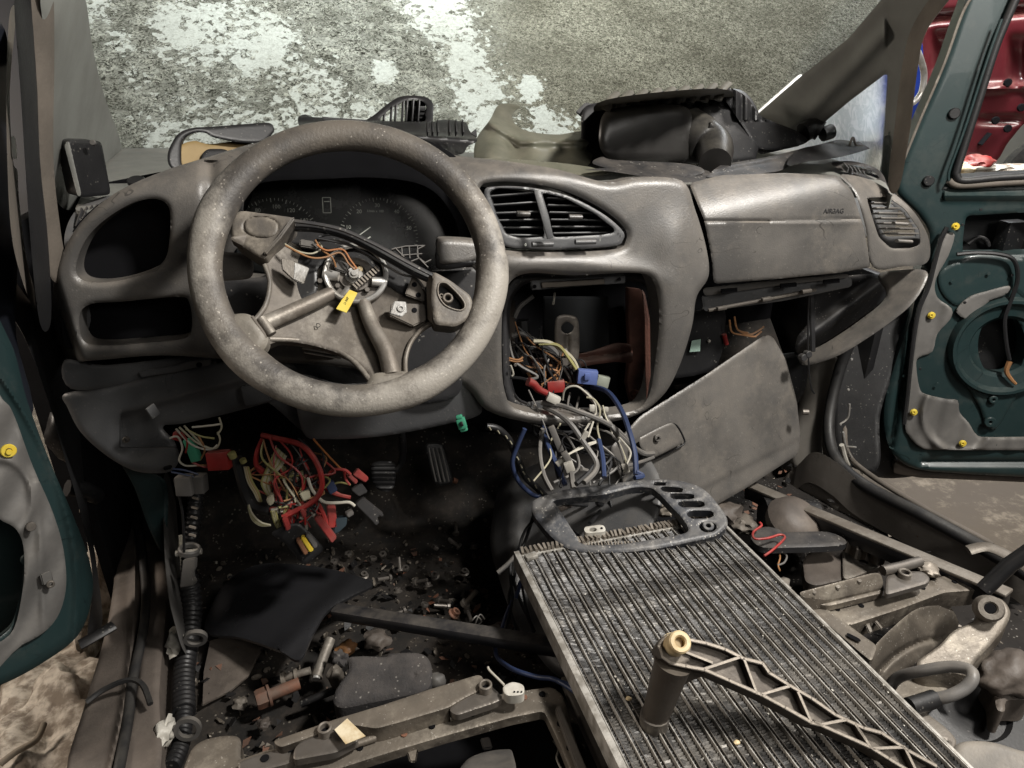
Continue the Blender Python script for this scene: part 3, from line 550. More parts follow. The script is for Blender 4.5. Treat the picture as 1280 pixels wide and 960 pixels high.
# ================================================================ STEERING WHEEL
TAU = R(36); wn = Vector((0, -math.cos(TAU), math.sin(TAU))); WC = A(443, 329, .857)
sw = thing('steering_wheel', 'worn dusty four-spoke steering wheel with its horn pad missing and hub exposed', 'steering wheel')
def onW(px, py, off=0): return on(pl(WC + wn * off, wn), px, py)
WM = Matrix((Vector((1, 0, 0)), wn.cross(Vector((1, 0, 0))), wn)).transposed()
V = []; F = []; NA, NB = 144, 24
for i in range(NA):
    a = 2 * math.pi * i / NA; c = Vector((math.cos(a), math.sin(a), 0))
    th = 1 + .10 * math.exp(-((math.degrees(a) % 360 - 155) / 14) ** 2) + .10 * math.exp(-((math.degrees(a) % 360 - 350) / 14) ** 2) + .08 * math.exp(-((math.degrees(a) % 360 - 220) / 12) ** 2) + .08 * math.exp(-((math.degrees(a) % 360 - 290) / 12) ** 2)
    for k in range(NB):
        b = 2 * math.pi * k / NB; rr = .0188 * th
        grip = 1 - .05 * max(0, math.cos(b)) * (.5 + .5 * math.sin(a * 38)) * (1 if math.sin(b) < 0 else 0)
        V.append(WC + WM @ (c * (.1722 + rr * 1.03 * math.cos(b) * grip) + Vector((0, 0, rr * .93 * math.sin(b)))))
for i in range(NA):
    for k in range(NB): F.append((i * NB + k, ((i + 1) % NA) * NB + k, ((i + 1) % NA) * NB + (k + 1) % NB, i * NB + (k + 1) % NB))
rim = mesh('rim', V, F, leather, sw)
wear_light = []
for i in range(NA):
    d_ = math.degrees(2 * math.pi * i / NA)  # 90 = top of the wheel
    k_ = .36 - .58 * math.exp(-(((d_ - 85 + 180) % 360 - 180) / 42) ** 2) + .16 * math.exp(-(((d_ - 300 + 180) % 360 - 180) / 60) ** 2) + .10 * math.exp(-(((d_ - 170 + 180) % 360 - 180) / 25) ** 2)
    for k in range(NB): b_ = 2 * math.pi * k / NB; wear_light.append(k_ + .10 * math.cos(b_) + .06 * math.sin(b_) - .12 * (1 - math.cos(b_ - .9)) * .5)
at = rim.data.attributes.new('worn', 'FLOAT', 'POINT'); at.data.foreach_set('value', np.array(wear_light, np.float32))  # real wear plus painted light: paler low on the rim, darker on top
def dish(off0=-.046, off1=-.004, r1=.15):
    f0 = pl(WC + wn * off0, wn)
    def f(px, py):
        t = f0(px, py); P = CN + rays(px, py) * t[..., None]; r = np.linalg.norm(P - np.array(WC + wn * off0), axis=-1)
        return t - (off1 - off0) * np.clip(r / r1, 0, 1.15) ** 2
    return f
relief('spoke_plate', [(288, 296), (330, 290), (360, 300), (400, 318), (440, 300), (480, 318), (515, 340), (545, 348), (585, 372), (592, 396), (575, 405), (555, 401), (535, 406), (516, 426), (507, 450), (508, 478), (496, 492), (472, 492), (464, 472), (444, 452), (420, 440), (385, 430), (350, 426), (330, 432), (312, 426), (306, 408), (318, 398), (332, 380), (336, 352), (328, 326), (310, 310)],
       dish(), cast, sw, lip=5, step=2.2, wall=.018, wdir=tuple(-wn), smooth=45)
tube('spoke_edge', [onW(x, y, o) for x, y, o in [(312, 428, .0), (335, 424, -.012), (385, 427, -.03), (425, 440, -.03), (452, 462, -.02), (470, 490, 0)]], .0035, rodm, sw)
tube('spoke_edge', [onW(x, y, o) for x, y, o in [(508, 478, 0), (507, 448, -.015), (516, 424, -.02), (535, 406, -.016), (556, 400, -.006)]], .003, rodm, sw)
tube('spoke_edge', [onW(x, y, o) for x, y, o in [(310, 405, 0), (322, 396, -.008), (333, 378, -.016), (337, 352, -.018), (330, 330, -.012)]], .003, padm, sw)
# airbag well behind the missing pad
relief('airbag_well', [(352, 300), (368, 276), (420, 286), (480, 312), (541, 345), (536, 356), (512, 372), (480, 352), (430, 322), (398, 334), (394, 366), (350, 388), (338, 385), (336, 350), (332, 328)], pl(WC - wn * .036, wn), blackpl, sw, lip=3, step=2.5, wall=.01, wdir=tuple(-wn))
tube('trim_arc', [onW(x, y, .0) for x, y in [(364, 276), (395, 280), (430, 288), (470, 306), (508, 327), (543, 345)]], .0042, darkpl, sw, flat=.6)
tube('trim_arc', [onW(x, y, -.012) for x, y in [(368, 286), (400, 288), (436, 298), (476, 319), (515, 341), (538, 351)]], .0035, blackpl, sw)
tube('trim_arc', [onW(x, y, -.02) for x, y in [(395, 300), (430, 303), (462, 320), (500, 342), (520, 348), (534, 366)]], .0016, greypl, sw)
LP = [(290, 268), (301, 262), (340, 267), (368, 271), (368, 280), (352, 298), (338, 312), (331, 324), (318, 317), (298, 304), (289, 296), (288, 280)]
relief('switch_pad', LP, pl(WC + wn * .012, (wn + Vector((-.15, 0, .05)))), padm, sw, holes=[], lip=6, step=1.8, wall=.035, wdir=tuple(-wn), sm='rc', h=lambda x, y: .0022 * np.exp(-((np.hypot((x - 326) / 22, (y - 284) / 13) - 1) / .07) ** 2))
relief('horn_button', [(306, 277), (312, 272.5), (335, 273.5), (346, 279), (346, 289), (338, 295.5), (320, 294.5), (308, 289)], pl(WC + wn * .0135, (wn + Vector((-.15, 0, .05)))), padm, sw, lip=3, step=1.5, wall=.006, wdir=tuple(-wn))
prism('pad_side', [onW(369, 272, .008), onW(370, 286, -.01), onW(352, 306, -.022), onW(334, 325, -.02), onW(332, 318, .005), onW(352, 298, .01)], .004, padm, sw)
RPD = [(541, 338), (562, 349), (588, 368), (592, 380), (586, 398), (570, 408), (543, 405), (539, 375)]
RHO = [(548, 356), (553, 353), (561, 356), (578, 374), (581, 384), (574, 388), (557, 382), (548, 369)]
relief('switch_pad', RPD, pl(WC + wn * .006, wn), padm, sw, holes=[RHO], lip=5, hlip=2, step=1.6, wall=.03, wdir=tuple(-wn), sm='rc')
tube('pad_hole_rim', [onW(x, y, .0065) for x, y in RHO], .0012, rodm, sw, closed=True)
pr('pad_well', [(545, 350), (563, 352), (584, 380), (582, 392), (556, 386), (545, 372)], pl(WC - wn * .008, wn), .003, blackpl, sw)
disc('screw_boss', onW(559, 375, -.008), wn, .0068, .010, rodm, sw, n=20, hole=.0036); disc('screw_boss', onW(551, 372, -.008), wn, .003, .008, rodm, sw, n=14, hole=.0013)
prism('pad_side', [onW(540, 338, .002), onW(541, 406, .0), onW(534, 400, -.015), onW(532, 350, -.015)], .003, rodm, sw)
# spoke rods of the armature
tube('spoke_rod', [onW(330, 405, -.004), onW(350, 396, -.012), onW(390, 378, -.026), onW(415, 366, -.034)], .0098, rodm, sw, n=16, taper=.9)
tube('spoke_rod', [onW(490, 470, -.004), onW(482, 440, -.012), onW(464, 405, -.026), onW(454, 378, -.034)], .0115, rodm, sw, n=16, taper=.75)
tube('rod_collar', [onW(326, 398, .002), onW(340, 418, .002)], .006, rodm, sw, n=10, res=1)
tube('rod_collar', [onW(315, 396, .004), onW(321, 405, .005), onW(331, 420, .004), onW(329, 428, .002)], .0022, sealb, sw, n=8)
relief('rim_sleeve', [(466, 468), (486, 466), (508, 464), (514, 478), (518, 496), (470, 500), (462, 482)], pl(WC + wn * .008, wn), rodm, sw, lip=8, step=2, wall=.02, wdir=tuple(-wn), sm='rc')
for pts_ in ([(266, 402), (286, 392), (306, 390), (320, 398), (334, 418), (330, 434), (314, 444), (292, 450), (272, 434)], [(464, 468), (486, 464), (512, 464), (524, 484), (520, 504), (482, 508), (456, 496)]):
    relief('rim_flare', pts_, pl(WC + wn * .009, wn), flarem, sw, lip=15, step=2, wall=.02, wdir=tuple(-wn))
# hub
hc = onW(445, 345, -.040)
lathe('hub_disc', [(0, .004), (.012, .004), (.013, .008), (.022, .008), (.023, .003), (.036, .003), (.038, .007), (.0395, .007), (.041, 0)], hc, wn, dsteel, sw, 48)
lathe('slip_ring', [(.034, .010), (.036, .013), (.0385, .0135), (.0405, .012), (.041, .008), (.0385, .007), (.034, .010)], hc, wn, steel, sw, 48)
lathe('hub_nut', [(0, .018), (.0035, .018), (.004, .016), (.0065, .016), (.007, .008), (.011, .008), (.012, .004)], onW(443, 347, -.036), wn, steel, sw, 12)
for a, b, r_ in (((405, 343), (424, 346), .0075), ((482, 353), (464, 352), .0075), ((427, 372), (437, 360), .006)): tube('hub_boss', [onW(*a, -.034), onW(*b, -.030)], r_, steel, sw, n=14, res=1, taper=.8)
for x, y in ((422, 358), (459, 363), (438, 325), (400, 352), (468, 372)): disc('hub_screw', onW(x, y, -.034), wn, .0035, .004, dsteel, sw, n=6)
disc('brass_screw', onW(450, 338, -.034), wn, .0038, .006, brasspl, sw, n=8)
pr('hub_plate', [(420, 322), (436, 330), (434, 342), (418, 336)], pl(WC - wn * .026, wn), .004, greypl, sw)
pr('yellow_tag', [(437, 362), (447, 366), (439, 381), (433, 391), (420, 386), (427, 375)], pl(WC - wn * .020, wn + Vector((.1, 0, 0))), .0012, yellowpl, sw, .0003)
cbm = bmesh.new()
for k in range(9):
    p = onW(444 + k * 3.4, 358 - k * 2.7, -.021); g = bmesh.ops.create_cube(cbm, size=1); bmesh.ops.scale(cbm, vec=(.0022, .008, .002), verts=g['verts']); bmesh.ops.transform(cbm, matrix=Matrix.Translation(p) @ (WM @ Matrix.Rotation(.65, 3, 'Z')).to_4x4(), verts=g['verts'])
frombm('flat_cable', cbm, edgem, sw); bar('flat_cable_back', onW(443, 356, -.024), onW(473, 333, -.024), .006, .001, darkpl, sw, up=wn)
text('lettering', 'D', .008, onW(398, 407, -.028), WM, blackpl, sw); text('lettering', 'D 007', .0042, onW(433, 376, -.0185), WM @ Matrix.Rotation(1.05, 3, 'Z'), blackpl, sw)
# steel tabs with weld nuts
pr('mount_tab', [(350, 321), (366, 325), (386, 334), (380, 355), (367, 351), (352, 337)], pl(WC - wn * .018, wn + Vector((.1, 0, 0))), .003, rodm, sw)
pr('mount_tab_face', [(368, 327), (387, 335), (379, 355), (366, 349)], pl(WC - wn * .0172, wn + Vector((.1, 0, 0))), .002, steel, sw)
disc('weld_nut', onW(373, 340, -.018), wn, .0055, .003, steel, sw, n=16, hole=.0022)
pr('mount_tab', [(488, 378), (531, 380), (533, 400), (516, 408), (486, 394)], pl(WC - wn * .018, wn), .012, cast, sw)
pr('mount_tab_face', [(493, 376), (508, 377), (509, 390), (502, 396), (487, 392)], pl(WC - wn * .0165, wn), .002, steel, sw)
disc('weld_nut', onW(501, 386, -.0175), wn, .005, .003, steel, sw, n=16, hole=.002)
pr('mount_tab', [(516, 342), (524, 348), (532, 372), (530, 377), (506, 368)], pl(WC - wn * .022, wn), .004, cast, sw)
for p in ((518, 356), (523, 369), (518, 388)): disc('tab_hole', onW(*p, -.0225 if p[1] < 380 else -.0185), wn, .0034, .0016, voidm, sw, n=14)
pr('web', [(338, 345), (350, 352), (368, 362), (366, 378), (340, 388), (336, 370)], pl(WC - wn * .03, wn + Vector((-.3, 0, 0))), .004, blackpl, sw)
pr('web', [(478, 400), (500, 405), (508, 420), (494, 440), (484, 425)], pl(WC - wn * .029, wn + Vector((.3, 0, 0))), .004, darkpl, sw)
pr('wire_plug', [(375, 298), (399, 302), (397, 311), (374, 307)], pl(WC - wn * .016, wn), .008, greypl, sw)
for pts, r_, m_ in (([(356, 305), (372, 314), (390, 317), (402, 310), (398, 303)], .0012, creamw), ([(357, 307), (385, 321), (405, 322), (425, 316), (436, 330), (444, 337)], .0013, brownw), ([(396, 306), (408, 313), (428, 312), (438, 325), (446, 336)], .0013, orgw),
                   ([(394, 300), (402, 312), (415, 322), (420, 334)], .0011, brownw), ([(398, 296), (420, 294), (460, 310), (505, 335)], .0016, blackw), ([(398, 298), (440, 308), (480, 330)], .0014, blackw)):
    tube('hub_wire', [onW(x, y, -.010 - .012 * (i / len(pts))) for i, (x, y) in enumerate(pts)], r_, m_, sw, n=6)
# ================================================================ STEERING COLUMN AND STALKS
sc = thing('steering_column', 'dark steering column with two stubby control stalks behind the wheel', 'steering column')
tube('column_shaft', [onW(445, 345, -.05), onW(447, 352, -.20)], .03, blackpl, sc, n=20, res=1)
relief('stalk', [(547, 305), (556, 300), (598, 303), (603, 310), (601, 321), (586, 329), (556, 331), (549, 326)], pl((0, .93, .7), (.1, -1, .35)), dash, sc, lip=7, step=1.8, wall=.012, wdir=(0, 1, .1))
relief('stalk_root', [(545, 310), (552, 322), (590, 326), (600, 324), (598, 329), (575, 335), (550, 337), (544, 328)], pl((0, .945, .7), (0, -1, 0)), blackpl, sc, lip=3, step=2, wall=.05)
relief('stalk', [(262, 318), (300, 316), (314, 318), (317, 328), (315, 345), (300, 350), (262, 348)], pl((0, .93, .7), (-.1, -1, .25)), dash, sc, lip=6, step=1.8, wall=.014)
relief('column_shroud', [(262, 350), (330, 346), (345, 330), (420, 340), (520, 340), (600, 336), (590, 380), (560, 400), (330, 400), (262, 400)], pl((0, 1.0, .65), (0, -1, .25)), darkpl, sc, lip=6, step=3, wall=.05)
ribs('clip_grid', [zc(400, 300, 5.333, [(480, 60), (570, 40), (700, 35)]), zc(400, 300, 5.333, [(545, 100), (680, 90)]), zc(400, 300, 5.333, [(500, 50), (560, 110)]), zc(400, 300, 5.333, [(545, 42), (550, 105)]), zc(400, 300, 5.333, [(595, 40), (600, 120)]),
                  zc(400, 300, 5.333, [(650, 38), (655, 110)]), zc(400, 300, 5.333, [(700, 35), (650, 60), (650, 110), (700, 150), (740, 130)]), zc(400, 300, 5.333, [(610, 140), (660, 120), (720, 180)])], pl(WC - wn * .05, wn), .0012, .006, greypl, sc, n=wn)
relief('lock_casing', zc(230, 150, 3, [(430, 820), (520, 825), (600, 870), (560, 900), (455, 905)]), pl((0, .97, .6), (0, -1, .4)), dsteel, sc, lip=2, step=2, wall=.02, sm='rc')
for k in range(3): bar('casing_rib', PY(376 + k * 2, 430 + k * 5, .955), PY(420 + k * 3, 438 + k * 5, .955), .003, .003, steel, sc)
# ================================================================ HANGING KNEE PANEL
kp = thing('knee_panel', 'grey lower dash panel hanging loose under the left end of the dashboard', 'dash panel')
KP = pl((0, 1.0, .5), (-.12, -1, .12))
relief('panel', [(80, 492), (133, 483), (233, 460), (290, 448), (360, 452), (372, 470), (352, 496), (300, 513), (232, 529), (203, 533), (218, 552), (224, 572), (216, 588), (196, 592), (165, 588), (130, 568), (100, 540), (84, 510)], KP, dashL, kp, lip=11, step=2.4, wall=.02, back=False,
       h=lambda x, y: .012 / (1 + np.exp(-(y - (506 - (x - 200) * .26)) / 2.0)) * (x > 150) * (y < 560) + .008 * np.exp(-((x - 168) / 26) ** 4 - ((y - 548) / 26) ** 4))
disc('screw', on(KP, 157, 551) + Vector((0, .005, 0)), (0, -1, .1), .005, .005, dsteel, kp, n=14, hole=.0018)
pr('panel_step', [(175, 535), (200, 533), (214, 552), (220, 570), (195, 572), (184, 560)], pl((0, .995, .5), (-.2, -1, .12)), .006, darkpl, kp)
bar('panel_rib', PY(186, 518, .99), PY(196, 510, 1.0), .02, .004, dashL, kp, up=(1, -1, 0)); pr('panel_slot', [(203, 584), (214, 581), (215, 586), (205, 589)], pl((0, .985, .5), (-.12, -1, .12)), .003, voidm, kp)
pr('panel_bracket', [(300, 484), (318, 480), (340, 500), (318, 506), (306, 508)], pl((0, .99, .5), (-.1, -1, .2)), .01, dashL, kp)
# ================================================================ GLOVE BOX LID
GLP = pl3(PY(800, 600, .98), PY(960, 430, 1.12), PY(1000, 570, 1.06))
gl_ = thing('glove_box_lid', 'large grey glove box lid hanging down askew with an oval lock latch', 'glove box lid')
relief('lid', [(762, 560), (800, 520), (880, 470), (956, 418), (966, 420), (982, 448), (996, 500), (1001, 545), (998, 568), (930, 612), (880, 640), (840, 640), (780, 610)], GLP, dash, gl_, lip=5, step=2.6, wall=.022, sm='rc',
       h=lambda x, y: .004 / (1 + np.exp(-(y - (548 + (1000 - x) * .52)) / 1.3)) + .006 * ((x - 890) / 110) ** 2)
LA = zc(580, 460, 3.556, [(780, 315), (800, 300), (900, 250), (935, 250), (965, 300), (970, 330), (940, 350), (850, 395), (820, 395), (785, 350)])
relief('latch', LA, pl3(PY(800, 600, .955), PY(960, 430, 1.095), PY(1000, 570, 1.035)), dash, gl_, lip=3, step=1.5, wall=.015)
tube('latch_gap', [on(GLP, *p) + Vector((0, -.008, .002)) for p in LA], .0018, blackpl, gl_, closed=True, res=3)
lk = pl3(PY(800, 600, .950), PY(960, 430, 1.090), PY(1000, 570, 1.030)); disc('lock', on(lk, 822, 548.5) + Vector((0, .004, 0)), (.1, -1, .35), .0065, .006, greypl, gl_, n=20, hole=.002); bar('keyhole', on(lk, 820, 549) + Vector((0, -.0025, .001)), on(lk, 825, 548) + Vector((0, -.0025, .001)), .0015, .001, voidm, gl_)
disc('hinge_pin', PY(1003, 515, 1.05), (1, -.3, 0), .006, .012, dsteel, gl_, n=12)
# box behind the stack edge
pb = thing('control_unit', 'black control box with a pale green sticker tucked beside the centre console', 'control unit')
relief('case', [(858, 388), (905, 384), (908, 396), (903, 440), (895, 462), (868, 470), (838, 474), (850, 430)], pl((0, 1.14, .5), (0, -1, .15)), blackpl, pb, lip=4, step=2.5, wall=.06, sm='rc')
pr('sticker', [(865, 426), (876, 424), (875, 439), (862, 440)], pl((0, 1.132, .5), (0, -1, .15)), .0008, M('pale_sticker', (.30, .42, .36), .5, bump=0), pb, 0)
disc('stud', PY(886, 426, 1.13), (0, -1, 0), .003, .003, whitepl, pb, n=8)
sh = thing('heater_duct', 'black heater duct under the passenger side of the dashboard', 'air duct')
relief('duct', [(838, 470), (905, 455), (1000, 440), (1010, 458), (1000, 500), (940, 560), (820, 540), (810, 500)], pl((0, 1.22, .4), (0, -1, .3)), blackpl, sh, lip=8, step=4, wall=.05)
tube('duct_strip', [PY(845, 484, 1.16), PY(880, 478, 1.16)], .008, greypl, sh, n=6, res=1, flat=.4)
cw = thing('copper_wiring', 'frayed copper coloured wire ends in the dark below the airbag cover', 'wires')
for a in ([(925, 415), (938, 418), (950, 412), (955, 408)], [(928, 417), (942, 421), (952, 414)], [(912, 400), (915, 415), (930, 419), (945, 421)], [(918, 396), (922, 412), (935, 416)]): wire([(x, y, 1.12) for x, y in a], .0018, brownw, cw)
tube('red_clip', [PY(905, 418, 1.13), PY(908, 430, 1.13)], .005, redpl, cw, n=8, res=1)
tube('black_cord', [PY(1012, 356, 1.09), PY(1010, 400, 1.09), PY(1011, 460, 1.08), PY(1014, 485, 1.08), PY(1018, 492, 1.08)], .0016, blackw, cw, n=6)
# ================================================================ INSIDE THE RADIO SLOT
rs = thing('dash_crossbeam', 'rusty primer-brown crossbeam and upright seen through the empty radio slot', 'metal frame')
pr('upright', [(786, 360), (802, 362), (808, 390), (812, 470), (806, 500), (790, 505), (784, 480), (788, 440), (786, 400)], pl((0, 1.10, .5), (.35, -1, 0)), .012, pinkrust, rs)
pr('upright_flange', [(802, 362), (806, 368), (812, 400), (813, 470), (808, 500), (806, 470), (805, 400)], pl((0, 1.085, .5), (-.6, -1, 0)), .004, pinkrust, rs)
relief('beam', [(655, 448), (700, 446), (735, 440), (770, 428), (790, 430), (792, 455), (770, 452), (740, 456), (700, 464), (655, 468)], pl((0, 1.13, .5), (0, -1, .3)), pinkrust, rs, lip=3, step=2, wall=.03, sm='rc', h=lambda x, y: .006 * np.exp(-((y - 450 + (x - 700) * .12) / 3) ** 2))
relief('slotted_bracket', [(694, 402), (700, 394), (714, 394), (723, 402), (724, 440), (718, 458), (700, 458), (694, 436)], pl((0, 1.095, .5), (0, -1, .2)), dsteel, rs, holes=[[(702, 407), (709, 402), (717, 408), (715, 414), (708, 417), (702, 413)]], lip=3, hlip=1, step=1.6, wall=.02, sm='cr', h=lambda x, y: .004 * np.exp(-((x - 709) / 3) ** 2) * (y > 420))
pr('back_plate', [(634, 372), (645, 376), (644, 440), (650, 446), (640, 450), (632, 448)], pl((0, 1.06, .5), (.5, -1, 0)), .003, sillm, rs)
disc('bolt', PY(793, 492, 1.09), (0, -1, .2), .009, .02, rust, rs, n=6); disc('bolt', PY(802, 500, 1.085), (0, -1, .2), .007, .02, dsteel, rs, n=6)
pr('back_panel', [(680, 372), (760, 372), (762, 440), (680, 442)], pl((0, 1.25, .5), (0, -1, 0)), .01, M('dark_blue_plastic', (.005, .006, .007), .6, bump=0), rs)
# radio wiring loom
rl = thing('radio_wiring_loom', 'tangle of grey, blue and white cables spilling from the radio slot onto the console', 'wires')
z5 = lambda pts: zc(420, 300, 3, pts)
def w5(pts, Ys, r_, m_, par=None, name='cable', n=7):
    P = z5(pts); Ys = np.interp(np.linspace(0, 1, len(P)), np.linspace(0, 1, len(Ys)), Ys); return tube(name, [PY(x, y, Y) for (x, y), Y in zip(P, Ys)], r_, m_, par or rl, n=n)
w5([(770, 610), (840, 620), (900, 640), (980, 670), (1050, 710), (1110, 770), (1150, 800), (1190, 800)], [.98, .93, .93, .97], .0042, greyw)
w5([(780, 625), (830, 650), (880, 690), (930, 760), (975, 830), (970, 870), (930, 910)], [.98, .93, .88, .84], .0045, greyw)
w5([(930, 565), (980, 620), (1020, 680), (1060, 730), (1120, 780), (1180, 810)], [1.03, .94, .92, .97], .0040, greyw)
w5([(960, 550), (1020, 570), (1070, 640), (1100, 720), (1120, 800), (1125, 880)], [1.04, .95, .88, .84], .0045, bluew)
w5([(780, 700), (795, 770), (830, 850), (860, 920)], [.97, .90, .86], .0042, bluew)
w5([(985, 750), (1000, 820), (1005, 890)], [.92, .88, .85], .0042, bluew); w5([(1125, 870), (1150, 885), (1120, 892)], [.84, .83], .0040, bluew)
w5([(770, 720), (765, 800), (780, 880), (810, 940)], [.96, .88, .84], .0034, greyw); w5([(800, 700), (870, 720), (960, 690), (1010, 640)], [.95, .94, .99], .0020, blackw)
w5([(920, 860), (990, 870), (1080, 850), (1150, 830), (1190, 815)], [.86, .90, .95], .0030, greyw)
w5([(880, 850), (885, 900), (890, 930)], [.86, .84], .0045, greyw); w5([(970, 840), (940, 880), (900, 915)], [.88, .84], .0040, blackw)
for pts, Y, m_ in (([(850, 600), (860, 560), (900, 548), (940, 575), (970, 610), (975, 650)], [.98, .95], whitew), ([(940, 590), (970, 600), (990, 640), (980, 700), (990, 750)], [.96, .92], creamw), ([(975, 650), (930, 720), (920, 750)], [.94, .91], whitew), ([(965, 680), (945, 740)], [.93, .91], whitew),
                 ([(1000, 620), (1010, 660), (1025, 690)], [.95, .93], creamw), ([(980, 755), (930, 770), (880, 800), (850, 830), (825, 835)], [.92, .88], whitew), ([(975, 760), (900, 790), (840, 820)], [.91, .88], whitew), ([(1040, 720), (1080, 760), (1105, 800), (1085, 850)], [.93, .88], whitew),
                 ([(1035, 730), (1065, 770), (1085, 820), (1090, 850)], [.93, .88], creamw), ([(1030, 700), (1040, 740), (1060, 750)], [.93, .91], whitew)):
    w5(pts, Y, .0017, m_, n=6, name='thin_wire')
def plug(name, px, Y, sz, ang, m_, par, tilt=.2): return box(name, PY(*px, Y), sz, m_, par, mat=Matrix.Rotation(YAW * -1, 3, 'Z') @ Matrix.Rotation(-tilt, 3, 'X') @ Matrix.Rotation(R(ang), 3, 'Y'), bev=.0015)
for (x, y), s, a, m_, Y in (((815, 595), (.022, .016, .013), 25, whitepl, .97), ((930, 735), (.009, .008, .018), 30, whitepl, .91), ((960, 630), (.009, .006, .011), 0, whitepl, .94), ((1085, 855), (.010, .007, .016), -20, whitepl, .87), ((865, 815), (.010, .008, .02), -30, greypl, .87),
                         ((875, 850), (.014, .01, .016), -20, whitepl, .86), ((845, 830), (.010, .006, .018), 55, whitepl, .875), ((825, 745), (.010, .008, .045), -22, greypl, .92), ((1010, 635), (.01, .006, .008), 0, whitepl, .95)): plug('connector', z5([(x, y)])[0], Y, s, a, m_, rl)
b_ = plug('blue_connector', z5([(942, 512)])[0], 1.03, (.034, .02, .024), 5, bluepl, rl); box('connector_latch', PY(*z5([(942, 512)])[0], 1.018), (.010, .004, .012), bluepl, rl, bev=.001); plug('clear_connector', z5([(1000, 530)])[0], 1.05, (.022, .015, .02), 12, M('clear_plastic', (.28, .30, .25), .3, bump=0), rl)
plug('red_connector', z5([(825, 548)])[0], 1.05, (.030, .018, .02), -5, redpl, rl); tube('red_tape', [PY(*p, 1.02) for p in z5([(720, 530), (740, 540), (760, 560), (790, 575)])], .008, redpl, rl, n=9, taper=.7)
w5([(650, 515), (700, 520), (740, 535)], [1.06, 1.03], .003, blackw)
for pts, Y, r_, m_ in (([(660, 360), (700, 350), (740, 375), (800, 400), (835, 440), (840, 490), (825, 510)], [1.09, 1.07], .005, greyw), ([(720, 410), (780, 400), (830, 440), (845, 480)], [1.08, 1.07], .004, blackw), ([(670, 290), (690, 250), (740, 210)], [1.1, 1.1], .004, greyw), ([(820, 200), (815, 240)], [1.08, 1.06], .002, whitew),
                      ([(740, 380), (800, 385), (860, 420), (890, 450), (905, 480)], [1.06, 1.05], .0035, creamw), ([(760, 390), (830, 395), (870, 440), (900, 485)], [1.06, 1.04], .003, yelw), ([(700, 300), (705, 400), (700, 450), (720, 490)], [1.12, 1.1], .012, blackw), ([(640, 440), (680, 450), (700, 440)], [1.06, 1.07], .0018, brownw),
                      ([(640, 448), (675, 456), (700, 452)], [1.06, 1.07], .0018, brownw), ([(860, 410), (880, 450), (895, 490)], [1.08, 1.04], .0028, greyw), ([(655, 470), (665, 500), (660, 510)], [1.05, 1.05], .0018, whitew), ([(700, 470), (740, 520), (760, 480), (830, 470)], [1.1, 1.1], .003, brownw)): w5(pts, Y, r_, m_, name='loom_wire')
_r = random.Random(5)
for k in range(13):
    x0 = _r.uniform(700, 980); x1 = _r.uniform(800, 1100); m_ = _r.choice([greyw, blackw, blackw, greyw, creamw, bluew, blackw]); 
    w5([(x0, _r.uniform(560, 640)), (x0 + _r.uniform(-60, 90), _r.uniform(650, 720)), ((x0 + x1) / 2 + _r.uniform(-70, 70), _r.uniform(720, 800)), (x1 + _r.uniform(-60, 30), _r.uniform(800, 860)), (x1 + _r.uniform(-90, 10), _r.uniform(890, 930))], [_r.uniform(1.0, 1.05), _r.uniform(.94, .98), .90, .86], _r.choice([.0011, .0014, .0020, .0026]), m_, n=6, name='thin_wire')
for k in range(16):
    x0 = _r.uniform(640, 800); w5([(x0, _r.uniform(300, 470)), (x0 + _r.uniform(0, 90), _r.uniform(380, 480)), (x0 + _r.uniform(40, 160), _r.uniform(430, 540)), (x0 + _r.uniform(60, 200), _r.uniform(500, 570))], [1.09, 1.06, 1.05], _r.choice([.0013, .0018, .0026]), _r.choice([blackw, greyw, brownw, blackw, blackw, greyw]), n=6, name='thin_wire')
ld = thing('striped_loom', 'black taped loom with white flecks hanging left of the radio slot', 'wires')
z9 = lambda pts, Y: [PY(x, y, Y) for x, y in zc(580, 460, 3.556, pts)]
tube('loom', z9([(100, 260), (150, 270), (200, 320), (235, 400), (270, 480), (320, 530), (360, 570)], .96), .006, blackpl, ld)
for i, (x, y) in enumerate([(112, 262), (150, 278), (185, 300), (205, 325), (220, 365), (235, 395), (250, 430), (262, 460), (285, 490), (315, 520), (340, 545)]): tube('fleck', z9([(x, y), (x + 8, y + 14)], .952), .0012, creamw, ld, n=5, res=1)
tube('black_hose', z9([(270, 270), (240, 340), (215, 420), (240, 500), (300, 560), (340, 570)], .95), .004, bluew, ld); tube('black_hose', z9([(350, 270), (340, 380), (350, 470), (380, 540)], .94), .0035, greyw, ld)
gc = thing('green_connector', 'mint green plug hanging on its own below the steering column', 'connector')
plug('plug', (577, 529), .965, (.014, .01, .018), -15, greenpl, gc); plug('plug_ear', (574, 521), .966, (.010, .008, .006), -15, greenpl, gc); plug('plug_slot', (577, 530), .958, (.005, .003, .008), -15, blackpl, gc); plug('plug_foot', (580, 537), .965, (.012, .008, .005), -15, greenpl, gc)
